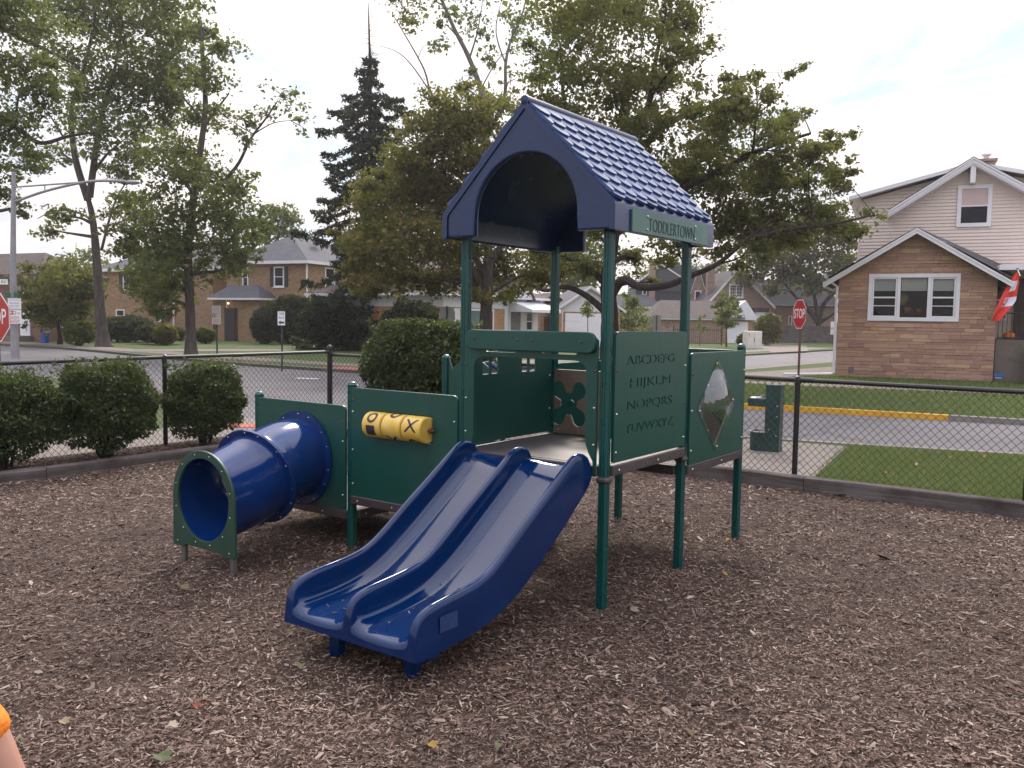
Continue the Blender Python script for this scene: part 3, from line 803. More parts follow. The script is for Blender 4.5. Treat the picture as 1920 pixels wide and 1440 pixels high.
def strip(name, line, w, z0, z1, mt, side=1, sub=None):
    b = MB(); n = len(line); off = []
    for i, p in enumerate(line):
        d = Vector(line[min(i + 1, n - 1)]) - Vector(line[max(i - 1, 0)]); d.normalize()
        off.append((p[0] - d.y * w * side, p[1] + d.x * w * side))
    for i in range(n - 1):
        A, B, C, D = line[i], line[i + 1], off[i + 1], off[i]
        b.prism([A, B, C, D], z0, z1, lambda p, q, t: (p, q, t))
    return tag(b.build(name, mt, ang=0), kind='structure')
def lawn_out(pts, mid=None): return pts
# park block lawn: everything on the near side except the play area
b = MB(); vs, fs = plate(PARK + [(60, -40), (-60, -40)], [[L2(-9.4, -8.9), L2(4.47, -8.9), L2(4.47, 6.66), L2(-9.4, 6.66)]], .116, 0.0); b.add(vs, fs, lambda p: (p[0], p[1], -.07 + p[2])); tag(b.build('lawn', M_lawn, ang=0), kind='structure')
slab_('lawn', CORN + [(95, 96), (95, -7.5)], -.128, 0, M_lawn)
slab_('lawn', FAR + [(-70, 200), (150, 200), (150, 121)], -.128, 0, M_lawn)
strip('kerb', PARK[1:-1], .16, -.127, .004, M_kerb, 1)
yk = CORN[1:4]; yd = Vector((4.98, 18.5)) - Vector((9.63, 16.05))
ys = gnd(1770, 772); y0 = (8.42, 16.68)
strip('kerb', [CORN[0], CORN[1], CORN[2], y0], .17, -.127, .008, M_kerb, -1)
strip('yellow_kerb', [y0, CORN[3], (3.9, 19.05)], .15, -.127, .010, M_ykerb, -1)
strip('kerb', [(3.9, 19.05)] + CORN[4:], .17, -.127, .008, M_kerb, -1)
b = MB(); b.face([(x, y, .0035) for x, y in ((-9, 31.9), (-14.7, 36.9), (-24, 46.1), (-38, 55.6), (-37.2, 56.6), (-23.8, 47.4), (-9.3, 33.4))]); tag(b.build('verge', M_dry, ang=0), kind='structure')
strip('kerb', FAR, .17, -.127, .008, M_kerb, -1)
# pavements
def sheet(name, pts, z, mt):
    b = MB(); b.prism(pts, z - .03, z, lambda p, q, t: (p, q, t)); return tag(b.build(name, mt, ang=0), kind='structure')
sheet('pavement', [V2(1530, 892), (4.75, 12.2), (3.5, 12.85), (-2.2, 13.6), (-3.2, 13.75), (loc(4.75, 6.2).x, loc(4.75, 6.2).y), (loc(4.62, 5.2).x, loc(4.62, 5.2).y), (loc(4.62, .2).x, loc(4.62, .2).y)], .004, M_conc)
sheet('pavement', [L2(-6, 7.9), L2(5.3, 7.9), L2(6.0, 8.2), L2(5.3, 9.4), L2(-6, 9.4)], .003, M_conc)
sheet('tactile_paving', [(-4.75, 13.55), (-4.2, 13.75), (-3.3, 13.75), (-3.3, 13.35), (-4.3, 13.3)], .012, M_red)
d1 = Vector((.91, -.41)); n1 = Vector((.41, .91))
def P_(o, a, n): q = Vector(o) + d1 * a + n1 * n; return (q.x, q.y)
sheet('pavement', [P_((13.1, 21.95), -11.2, 0), P_((13.1, 21.95), 20, 0), P_((13.1, 21.95), 20, 1.3), P_((13.1, 21.95), -11.2, 1.3)], .004, M_conc)
sheet('pavement', [(3.6, 24.2), (5.2, 24.6), (9.63, 29.0), (16, 36.3), (30, 53), (28.4, 54), (14.6, 37.2), (8.14, 30.4)], .009, M_conc)
sheet('pavement', [(-9.5, 33.6), (-4.6, 30.0), (-2.0, 31.0), (2, 36.5), (13, 51.7), (24, 65), (22.6, 66), (12, 53), (.8, 38), (-3.2, 32.2), (-4.6, 31.6), (-8.8, 34.9), (-24, 48.2), (-38, 58.5), (-39, 57.2), (-25, 46.9)], .004, M_conc)
sheet('tactile_paving', [(-6.6, 29.75), (-4.9, 28.5), (-4.2, 28.55), (-4.3, 29.2), (-5.9, 30.3)], .014, M_red)
sheet('driveway', [(15.7, 52.6), (19.4, 57), (24, 71), (20.5, 74)], .012, M_conc)
sheet('driveway', [(-20.5, 42.6), (-17.8, 40.4), (-11, 44.5), (-12.6, 46.5)], .012, M_conc)
b = MB()
for (p0, p1) in ((gnd(556, 709, -.1), gnd(597, 710.5, -.1)),):
    d = (p1 - p0).normalized(); s_ = Vector((-d.y, d.x, 0)) * .11
    b.face([p0 - s_ + Vector((0, 0, .004)), p1 - s_ + Vector((0, 0, .004)), p1 + s_ + Vector((0, 0, .004)), p0 + s_ + Vector((0, 0, .004))])
tag(b.build('road_marking', M_white_line), kind='structure')

# ---- mulch bed
PITS = [(*V2(235, 1262), .22, .05), (loc(-1.95, .5).x, loc(-1.95, .5).y, .55, .045), (loc(-1.3, 2.5).x, loc(-1.3, 2.5).y, .4, .03), (loc(0, 0).x, loc(0, 0).y, .16, .02), (loc(S, 0).x, loc(S, 0).y, .16, .02)]
def zm(x, y): return -sum(d_ * math.exp(-((x - a_) ** 2 + (y - b_) ** 2) / (r_ * r_)) for a_, b_, r_, d_ in PITS) + .018 * mnoise.noise(Vector((x * .8, y * .8, 3))) + .012 * mnoise.noise(Vector((x * 2.1, y * 2.1, 8)))
M_mulch = groundmat('mulch_floor', [(.3, (.06, .035, .026, 1)), (.55, (.11, .07, .054, 1)), (.75, (.17, .12, .095, 1))], 9, bump=1, bscale=40, fine=(55, .6, (.02, .014, .012, 1)))
b = MB(); NU, NVv = 110, 120; ids = {}
for i in range(NU + 1):
    for j in range(NVv + 1):
        u = -9.5 + (4.43 + 9.5) * i / NU; v = -9 + (6.62 + 9) * j / NVv
        p = loc(u, v); ids[i, j] = b.pt((p.x, p.y, .002 + zm(p.x, p.y)))
for i in range(NU):
    for j in range(NVv): b.idx([ids[i, j], ids[i + 1, j], ids[i + 1, j + 1], ids[i, j + 1]])
tag(b.build('mulch_ground', M_mulch, ang=180), kind='structure')
sheet('mulch_ground', [L2(-9.5, 6.70), L2(4.5, 6.70), L2(4.5, 7.6), L2(-9.5, 7.6)], .06, M_mulch)
def chipmat():
    k = NT('wood_chips'); b = k.bsdf(None, .85, spec=.3); g = k.n('ShaderNodeNewGeometry')
    c = k.ramp(g.outputs['Random Per Island'], [(0, (.043, .022, .015, 1)), (.25, (.094, .053, .038, 1)), (.5, (.158, .098, .073, 1)), (.72, (.24, .164, .126, 1)), (.92, (.33, .25, .2, 1)), (1, (.5, .42, .34, 1))])
    v = k.coord(); c = k.mix(k.ramp(k.noise(v, .55, 4), [(.40, 0.0), (.66, .7)]), c, (.062, .038, .031, 1)); k.l(c, b.inputs['Base Color']); return k.mat
M_chip = chipmat()
rng = np.random.default_rng(11)
def chips(name, X, Y, Z, scale, seed):
    rg = np.random.default_rng(seed); n = len(X)
    L = rg.lognormal(0, .45, n) * .0088 * scale; W = L * rg.uniform(.13, .38, n); W = np.maximum(W, .0026)
    a = rg.uniform(0, 2 * PI, n); tl = rg.normal(0, .22, n); rl = rg.normal(0, .35, n)
    d = np.stack([np.cos(a) * np.cos(tl), np.sin(a) * np.cos(tl), np.sin(tl)], 1)
    s_ = np.stack([-np.sin(a) * np.cos(rl), np.cos(a) * np.cos(rl), np.sin(rl)], 1)
    c = np.stack([X, Y, Z], 1)
    j = lambda: rg.uniform(.7, 1.2, n)[:, None]
    k = rg.uniform(-.5, .5, n)[:, None] * s_ * W[:, None]
    P = [c - d * L[:, None] * j() - s_ * W[:, None] * j() * .6 + k, c - s_ * W[:, None] * j(), c + d * L[:, None] * j() - s_ * W[:, None] * .5, c + d * L[:, None] * j() + s_ * W[:, None] * j() * .6 + k, c + s_ * W[:, None] * j(), c - d * L[:, None] * j() + s_ * W[:, None] * .5]
    V = np.stack(P, 1).reshape(-1, 3)
    b0 = np.arange(n)[:, None] * 6
    Fq = np.concatenate([b0 + np.array([[0, 1, 4, 5]]), b0 + np.array([[1, 2, 3, 4]])], 0)
    return tag(npmesh(name, V, Fq, M_chip), 'loose brown and tan wood chips covering the play area', 'mulch', kind='stuff')
def noise2(x, y): return np.array([zm(p, q) for p, q in zip(x, y)])
n = 760000
t = rng.uniform(2.4 ** .7, 15.5 ** .7, n) ** (1 / .7); a = rng.uniform(-.78, .78, n)
X = t * np.sin(a); Y = t * np.cos(a)
rel = np.stack([X - F0.x, Y - F0.y], 1); U = rel @ np.array([au.x, au.y]); V_ = rel @ np.array([av.x, av.y])
keep = (U < 4.40) & (V_ < 6.58); X, Y, t = X[keep], Y[keep], t[keep]
keep = rng.random(len(X)) < .62; X, Y, t = X[keep], Y[keep], t[keep]
Z = noise2(X, Y) + rng.uniform(.002, .022, len(X))
chips('wood_chip_mulch', X, Y, Z, 1.0 + .05 * np.maximum(0, t - 3), 5)
n = 26000; uu = rng.uniform(-3, 4.4, n); vv = rng.uniform(6.76, 7.5, n)
X = F0.x + uu * au.x + vv * av.x; Y = F0.y + uu * au.y + vv * av.y
chips('wood_chip_mulch', X, Y, np.full(n, .062) + rng.uniform(0, .02, n), 1.3, 6)

# ---- timbers round the play area
M_timber = None
def timbermat():
    k = NT('weathered_timber'); b = k.bsdf(None, .9, spec=.2); v = k.coord()
    st = k.mapping(v, (.9, 28, 28))
    c = k.ramp(k.noise(st, 1.0, 6, .7), [(.3, (.05, .04, .038, 1)), (.55, (.125, .105, .10, 1)), (.75, (.2, .175, .165, 1))])
    c = k.mix(k.ramp(k.noise(v, 2.2, 5), [(.45, 0.0), (.7, .75)]), c, (.028, .02, .02, 1))
    k.l(c, b.inputs['Base Color']); k.bump(b, k.noise(st, 1.5, 6, .7), .7, .012); return k.mat
M_timber = timbermat()
def timber(u0, v0, u1, v1, z0, z1, w, label):
    A, B = loc(u0, v0), loc(u1, v1); L = (B - A).length; a_ = math.atan2((B - A).y, (B - A).x)
    b = MB(); rg = random.Random(int(L * 100) + int(v0 * 7)); n = 14; prev = None
    sec = [(0, z0), (0, z0 + (z1 - z0) * .46), (.006, z0 + (z1 - z0) * .49), (0, z0 + (z1 - z0) * .53), (0, z1 - .012), (.012, z1), (w - .012, z1), (w, z1 - .012), (w, z0)]
    for i in range(n + 1):
        x = .004 + (L - .008) * i / n
        ring = [b.pt((x, q[0] + rg.uniform(-.003, .003), q[1] + rg.uniform(-.003, .003))) for q in sec]
        if prev:
            for k in range(len(ring)): b.idx([prev[k], prev[(k + 1) % len(ring)], ring[(k + 1) % len(ring)], ring[k]])
        else: b.idx(ring[::-1])
        prev = ring
    b.idx(prev)
    o = b.build('border_timber', M_timber, None, A, a_); tag(o, label, 'timber', 'timbers edging the mulch')
lbl = ['weathered border timber at the far right end under the chain-link fence', 'long weathered border timber below the black fence, nearest the right edge', 'border timber with its end joint just right of the playhouse posts', 'border timber behind the playhouse posts, below the fountain fence', 'border timber at the foot of the tall block hedge']
for i, (a_, c_) in enumerate(((-4.7, -2.30), (-2.30, .17), (.17, 2.63), (2.63, 4.9), (4.9, 6.55))):
    timber(4.41, c_, 4.41, a_, -.08, .15, .13, lbl[i]) if False else timber(4.54, a_, 4.54, c_, -.08, .152, .13, lbl[i])
lbl = ['dark border timber in front of the cropped bush at the left edge', 'dark border timber in front of the two rounder bushes', 'dark border timber between the round bush and the crawl tunnel']
for i, (a_, c_) in enumerate(((-2.6, -.05), (-.05, 2.35), (2.35, 4.38))):
    timber(a_, 6.60, c_, 6.60, -.08, .115, .13, lbl[i])

# ---- chain link fences
M_black = plain('black_vinyl_steel', (.012, .011, .013, 1), .35, var=.3, dirt=(.05, .045, .05, .5), dscale=8)
M_wire = plain('black_vinyl_wire', (.012, .011, .012, 1), .5)
def fence(name, label, P0, d, L, posts, zb, zr0, zr1, endcap):
    T = thing(name, label, 'fence', P0, math.atan2(d.y, d.x), 'chain-link fences round the play area')
    zr = lambda x: zr0 + (zr1 - zr0) * x / L
    b = MB(); b.tube([(0, 0, zr(0)), (L * .37, 0, zr(L * .37) + .004), (L * .7, 0, zr(L * .7) - .003), (L, 0, zr(L))], .0245, 10)
    for x in [L * .22, L * .62]: b.tube([(x - .08, 0, zr(x)), (x + .08, 0, zr(x))], .028, 10)
    b.build('top_rail', M_black, T)
    for i, x in enumerate(posts):
        b = MB(); big = endcap and i == 0
        r_ = .042 if big else .0285; zt = zr(x) + (.065 if big else .0)
        b.tube([(x, 0, -.1), (x, 0, zt)], r_, 12)
        if big: b.lathe([(r_ + .006, -.01), (r_ + .006, .012), (r_ * .75, .035), (0, .045)], (x, 0, zt), (0, 0, 1), 12)
        else:
            b.lathe([(r_ + .004, -.05), (r_ + .004, -.02), (.03, .0), (.03, .028), (.012, .042), (0, .045)], (x, 0, zt), (0, 0, 1), 12)
        b.build('fence_post', M_black, T)
    b = MB(); P = .080; nw = int(L / (P / 2))
    for w in range(nw):
        x0 = w * P / 2; zt = zr(x0) - .012; nz = int((zt - zb) / (P / 2) / 1.0)
        path = []; h = (zt - zb) / nz
        for i in range(nz + 1):
            o = (w + i) % 2
            path.append((x0 + (P / 2 if o else 0) , .0035 * (1 if o else -1), zb + i * h))
        b.tube(path, .0035, 4, cap=False)
    me = b.build('chain_link_mesh', M_wire, T, ang=0, fix=False)
    return T
Pc = loc(4.62, 7.445)
fence('chain_link_fence', 'black chain-link fence on the right, by the drinking fountain', Pc, -av, 11.6, [.93, 2.99, 5.05, 7.11, 9.22, 11.2], .145, 1.155, 1.125, False)
fence('chain_link_fence', 'black chain-link fence behind the three clipped bushes on the left', Pc, -au, 7.6, [0.0, 2.77, 5.5], .07, 1.195, 1.15, True)

# ---- leaves
def leafcloud(centers, L, W, rg, flat=.5, jit=.35):
    n = len(centers)
    a = rg.uniform(0, 2 * PI, n); el = rg.normal(-.25, .6, n)
    d = np.stack([np.cos(a) * np.cos(el), np.sin(a) * np.cos(el), np.sin(el)], 1)
    nn = rg.normal(0, 1, (n, 3)); nn[:, 2] = np.abs(nn[:, 2]) + flat
    s_ = np.cross(d, nn); s_ /= np.linalg.norm(s_, axis=1)[:, None] + 1e-9
    up_ = np.cross(s_, d)
    k = rg.lognormal(0, jit, n)[:, None]; Lk = L * k; Wk = W * k
    V = np.stack([centers - d * Lk * .5, centers - s_ * Wk * .5 + up_ * Wk * .15, centers + d * Lk * .5 - up_ * Lk * .12, centers + s_ * Wk * .5 + up_ * Wk * .15], 1).reshape(-1, 3)
    b0 = np.arange(n)[:, None] * 4
    Fq = np.concatenate([b0 + np.array([[0, 1, 2]]), b0 + np.array([[0, 2, 3]])], 0)
    return V, Fq
M_bark = groundmat('grey_brown_bark', [(.3, (.045, .035, .03, 1)), (.6, (.10, .082, .072, 1)), (.8, (.15, .13, .115, 1))], 5, bump=1, bscale=14)
def barkmat(name, a, c):
    k = NT(name); b = k.bsdf(None, .95, spec=.15); v = k.mapping(k.coord(), (7, 7, 1.1))
    cc = k.ramp(k.noise(v, 1.6, 7, .7), [(.32, a), (.68, c)]); k.l(cc, b.inputs['Base Color']); k.bump(b, k.noise(v, 2.2, 6, .7), 1, .04); return k.mat
M_bark = barkmat('grey_brown_bark', (.035, .028, .026, 1), (.125, .105, .095, 1))
M_barkd = barkmat('dark_bark', (.018, .014, .013, 1), (.06, .048, .042, 1))
M_barkp = barkmat('pale_bark', (.1, .085, .078, 1), (.22, .19, .175, 1))

def bush(name, label, cat, base, sx, sy, h, rz, mat, n, L, seed, group=None, boxy=2.6, lift=.12, stems=10, tuft=True):
    rg = np.random.default_rng(seed); rr = random.Random(seed)
    T = thing(name, label, cat, base, rz, group)
    # superellipsoid shell with ragged clumps
    q = rg.normal(0, 1, (n, 3)); q /= np.linalg.norm(q, axis=1)[:, None]
    e = (np.abs(q) ** boxy).sum(1) ** (-1 / boxy)
    rad = 1 - np.abs(rg.normal(0, .16, n)); inner = rg.random(n) < .18; rad[inner] = rg.uniform(.3, .9, inner.sum())
    ph = rg.uniform(0, 6.28, 6)
    wob = 1 + .05 * np.sin(q[:, 0] * 7 + ph[0]) * np.sin(q[:, 1] * 6 + ph[1]) + .06 * np.sin(q[:, 2] * 9 + ph[2] + q[:, 0] * 4) + .03 * np.sin(q[:, 0] * 15 + ph[3]) * np.sin(q[:, 2] * 14 + ph[4])
    p = q * (e * rad * wob)[:, None]
    hole = np.sin(q[:, 0] * 5 + ph[5]) * np.sin(q[:, 2] * 6 + ph[0]) * np.sin(q[:, 1] * 5 + ph[2]) > .45
    keep = ~(hole & (rg.random(n) < .8)) & ~((p[:, 2] < -.6) & (rg.random(n) < .55)); p = p[keep]
    c = np.stack([p[:, 0] * sx / 2, p[:, 1] * sy / 2, lift + (h - lift) * (p[:, 2] + 1) / 2], 1)
    # sprigs on top
    ns = 60 if tuft else 0; ex_ = []
    for i in range(ns):
        x, y = rr.uniform(-.42, .42) * sx, rr.uniform(-.42, .42) * sy; ll = rr.uniform(.05, .16)
        for k in range(10): ex_.append((x + rr.gauss(0, .02), y + rr.gauss(0, .02), h * .95 + ll * k / 10 + rr.gauss(0, .01)))
    if ex_: c = np.concatenate([c, np.array(ex_)], 0)
    V, Fq = leafcloud(c, L, L * .55, rg, .4)
    npmesh('foliage', V, Fq, mat, T)
    b = MB()
    for i in range(stems):
        a = rr.uniform(0, 2 * PI); x, y = math.cos(a) * sx * rr.uniform(.02, .2), math.sin(a) * sy * rr.uniform(.02, .2)
        tx, ty = math.cos(a) * sx * rr.uniform(.2, .42), math.sin(a) * sy * rr.uniform(.2, .42)
        b.tube([(x * .4, y * .4, -.03), (x, y, h * .3), ((x + tx) / 2, (y + ty) / 2, h * .55), (tx, ty, h * .85)], [.02, .016, .011, .004], 5)
        for k in range(3):
            m_ = Vector(((x + tx) / 2, (y + ty) / 2, h * rr.uniform(.35, .6)))
            b.tube([m_, m_ + Vector((rr.uniform(-.25, .25) * sx, rr.uniform(-.25, .25) * sy, rr.uniform(.1, .35) * h))], [.008, .003], 4)
    b.build('stems', M_barkd, T)
    return T
M_hedge = leafmat('privet_leaves', [(0, (.018, .028, .014, 1)), (.45, (.038, .062, .026, 1)), (.8, (.07, .105, .038, 1)), (1, (.15, .19, .06, 1))], .25, .42)
M_hedge2 = leafmat('block_hedge_leaves', [(0, (.016, .026, .014, 1)), (.5, (.036, .058, .024, 1)), (.85, (.08, .11, .04, 1)), (1, (.17, .19, .07, 1))], .25, .4)
bush('hedge_bush', 'clipped green bush cut off by the left edge of the photo', 'bush', loc(-.24, 7.12, .05), 1.25, .72, 1.02, TH, M_hedge, 26000, .036, 1, 'clipped bushes by the fence', 3.2)
bush('hedge_bush', 'widest clipped green bush, middle one of the three', 'bush', loc(.88, 7.08, .05), 1.12, .74, 1.10, TH, M_hedge, 30000, .036, 2, 'clipped bushes by the fence', 2.8)
bush('hedge_bush', 'rounded clipped green bush nearest the crawl tunnel', 'bush', loc(2.18, 7.10, .05), 1.02, .74, 1.04, TH, M_hedge, 26000, .036, 3, 'clipped bushes by the fence', 2.6)
bush('block_hedge', 'tall square-cut hedge behind the drum panel and window panel', 'hedge', loc(4.05, 4.98, .0), 1.0, 1.72, 1.66, TH, M_hedge2, 46000, .048, 4, None, 5.0, .1, 16)

# ---- grass blades in the nearest lawn beyond the fence
M_blade = leafmat('grass_blades', [(0, (.065, .10, .028, 1)), (.5, (.12, .175, .05, 1)), (.85, (.19, .235, .08, 1)), (1, (.33, .29, .15, 1))], .3, .6)
n = 70000; uu = rng.uniform(4.66, 9.2, n); vv = rng.uniform(-4.6, 1.6, n)
X = F0.x + uu * au.x + vv * av.x; Y = F0.y + uu * au.y + vv * av.y
e0 = np.array(V2(1530, 892)); e1 = np.array((4.75, 12.2)); side_ = (e1[0] - e0[0]) * (Y - e0[1]) - (e1[1] - e0[1]) * (X - e0[0])
k0 = np.array((4.9, 12.45)); k1 = np.array((7.0, 11.65)); s2 = (k1[0] - k0[0]) * (Y - k0[1]) - (k1[1] - k0[1]) * (X - k0[0])
keep = (side_ < -.03 + rng.normal(0, .14, n)) & (s2 < -.35 + rng.normal(0, .10, n)); X, Y = X[keep], Y[keep]; n = len(X)
a = rng.uniform(0, 2 * PI, n); hgt = rng.uniform(.025, .07, n); w = .0035
V = np.stack([np.stack([X - np.cos(a) * w, Y - np.sin(a) * w, np.full(n, -.012)], 1), np.stack([X + np.cos(a) * w, Y + np.sin(a) * w, np.full(n, -.012)], 1), np.stack([X + rng.normal(0, .025, n), Y + rng.normal(0, .025, n), hgt], 1)], 1).reshape(-1, 3)
tag(npmesh('grass', V, np.arange(n * 3).reshape(-1, 3), M_blade), 'short mown grass between the black fence and the street', 'grass', kind='stuff')

n = 110000; qa = rng.uniform(-8.5, 9.5, n); qb = rng.uniform(.2, 12.8, n)
X = 9.63 + .905 * qa + .424 * qb; Y = 16.05 - .424 * qa + .905 * qb
wn_ = (X - 13.1) * .41 + (Y - 21.95) * .91; keep = ((wn_ < -.02 + rng.normal(0, .04, n)) | (wn_ > 1.33 + rng.normal(0, .04, n))) & ((X - 10.91) * .41 + (Y - 29.32) * .91 < -.15) & (Y - X > .5) & (Y - X < 19.0)
X, Y = X[keep], Y[keep]; n = len(X); hgt = rng.uniform(.03, .085, n); a = rng.uniform(0, 2 * PI, n); w = .008
V = np.stack([np.stack([X - np.cos(a) * w, Y - np.sin(a) * w, np.zeros(n)], 1), np.stack([X + np.cos(a) * w, Y + np.sin(a) * w, np.zeros(n)], 1), np.stack([X + rng.normal(0, .03, n), Y + rng.normal(0, .03, n), hgt], 1)], 1).reshape(-1, 3)
tag(npmesh('grass', V, np.arange(n * 3).reshape(-1, 3), M_blade), 'mown grass between the yellow kerb and the stone house', 'grass', kind='stuff')
# chips kicked up onto the slide ends
n = 46; uu = rng.uniform(-1.52, -.95, n); vv = np.where(rng.random(n) < .5, rng.uniform(.2, .42, n), rng.uniform(.6, .84, n))
zz = np.interp(uu, [-1.55, -1.45, -1.36, -1.25, -1.15, -1.06, -.98, -.9], [.212, .216, .221, .232, .249, .274, .307, .347])
chips('wood_chip_mulch', F0.x + uu * au.x + vv * av.x, F0.y + uu * au.y + vv * av.y, zz, .9, 8)

# ---- drinking fountain beyond the fence
M_fount = plain('dark_green_cast_metal', (.006, .036, .031, 1), .4, var=.2, dirt=(.05, .06, .055, .5), dscale=9)
fp = gnd(1449, 846)
T = thing('drinking_fountain', 'dark green drinking fountain with two bowls behind the fence', 'drinking fountain', fp, math.atan2(-fp.x - 5.2, fp.y) + .1)
b = MB(); b.cbox(-.10, .10, -.10, .10, -.02, .90, .012, 0); b.cbox(-.106, .106, -.106, .106, .88, .905, .008, 0)
for (x, z) in ((.06, .62), (.06, .48), (.06, .22), (-.04, .3)): b.dome((x, -.1005, z), (0, -1, 0), .012, 1)
b.build('pedestal', [M_fount, M_bolt], T)
b = MB(); b.cbox(-.34, -.101, -.085, .085, .60, .71, .008, 0); b.lathe([(.085, 0), (.075, .012), (.05, -.02), (0, -.03)], (-.25, 0, .712), (0, 0, 1), 16, 1); b.tube([(-.17, 0, .71), (-.17, 0, .75), (-.20, 0, .765)], .008, 6, 1); b.dome((-.34, .0, .655), (-1, 0, 0), .02, 1); b.build('upper_bowl', [M_fount, M_bolt], T)
b = MB(); b.lathe([(0, -.02), (.13, -.02), (.132, .25), (.136, .262), (.12, .262), (.11, .22), (0, .2)], (-.18, 0, 0), (0, 0, 1), 22, 0); b.build('low_bowl', [M_fount, M_bolt], T)
b = MB(); b.lathe([(.137, .255), (.139, .266), (.119, .268), (.117, .255)], (-.18, 0, 0), (0, 0, 1), 22); b.build('bowl_rim', M_bolt, T)
# ================================================================== HOUSES
M_stone = brickmat('mixed_ledge_stone', [(0, (.26, .15, .12, 1)), (.2, (.36, .22, .17, 1)), (.42, (.44, .28, .22, 1)), (.6, (.5, .32, .2, 1)), (.78, (.40, .25, .20, 1)), (.9, (.58, .43, .27, 1)), (1, (.32, .19, .155, 1))], (.19, .135, .115, 1), .56, .115, .005, .85, 1.0, .37, 1.45)
M_brick = brickmat('yellow_brown_brick', [(0, (.23, .12, .06, 1)), (.5, (.33, .185, .09, 1)), (1, (.42, .25, .13, 1))], (.26, .21, .165, 1))
M_brickr = brickmat('red_brown_brick', [(0, (.14, .055, .035, 1)), (.5, (.20, .085, .055, 1)), (1, (.25, .12, .08, 1))], (.22, .17, .15, 1))
M_brickp = brickmat('pinkish_brick', [(0, (.23, .13, .10, 1)), (.5, (.31, .185, .14, 1)), (1, (.38, .235, .18, 1))], (.3, .25, .21, 1))
M_bricko = brickmat('orange_brick', [(0, (.32, .14, .05, 1)), (.5, (.45, .21, .08, 1)), (1, (.52, .28, .11, 1))], (.34, .27, .2, 1))
M_siding = plain('cream_vinyl_siding', (.68, .57, .51, 1), .55, var=.04, vscale=1.5, dirt=(.4, .33, .3, .25))
M_trim = plain('white_painted_trim', (.72, .70, .74, 1), .45, var=.05, dirt=(.5, .48, .48, .3))
M_yellowsd = plain('pale_yellow_siding', (.55, .46, .28, 1), .6, var=.05)
M_whitesd = plain('white_siding', (.60, .60, .64, 1), .5, var=.05)
M_darksd = plain('slate_blue_siding', (.045, .05, .065, 1), .7, var=.25)
M_shg = shinglemat('grey_asphalt_shingles', (.055, .055, .07, 1), (.085, .085, .10, 1))
M_shb = shinglemat('brown_asphalt_shingles', (.06, .042, .04, 1), (.095, .07, .066, 1))
M_shd = shinglemat('dark_asphalt_shingles', (.03, .026, .032, 1), (.055, .048, .055, 1))
M_shut = plain('dark_shutter_paint', (.03, .025, .03, 1), .6)
M_door = plain('dark_brown_door', (.05, .025, .018, 1), .4)
M_wdoor = plain('white_garage_door', (.72, .71, .76, 1), .45, var=.05)
M_blind = plain('pale_roller_blind', (.7, .74, .69, 1), .8, var=.05)
M_blindp = plain('beige_roller_blind', (.55, .42, .4, 1), .8, var=.05)
def glassmat(name, tint, tr):
    k = NT(name); fr = k.n('ShaderNodeFresnel'); fr.inputs[0].default_value = 1.28
    t = k.n('ShaderNodeBsdfTransparent'); t.inputs[0].default_value = (tr, tr, tr, 1)
    g = k.n('ShaderNodeBsdfGlossy'); g.inputs['Roughness'].default_value = .02
    d = k.n('ShaderNodeBsdfDiffuse'); d.inputs[0].default_value = tint
    m1 = k.n('ShaderNodeMixShader'); m1.inputs[0].default_value = .92 if tr > .1 else 0; k.l(d.outputs[0], m1.inputs[1]); k.l(t.outputs[0], m1.inputs[2])
    m2 = k.n('ShaderNodeMixShader'); k.l(fr.outputs[0], m2.inputs[0]); k.l(m1.outputs[0], m2.inputs[1]); k.l(g.outputs[0], m2.inputs[2])
    k.l(m2.outputs[0], k.out.inputs[0]); return k.mat
M_glass = glassmat('dark_window_glass', (.018, .018, .026, 1), 0.0)
M_cglass = glassmat('clear_window_glass', (.015, .015, .02, 1), .9)
M_room = plain('dark_room_wall', (.035, .03, .035, 1), .9)

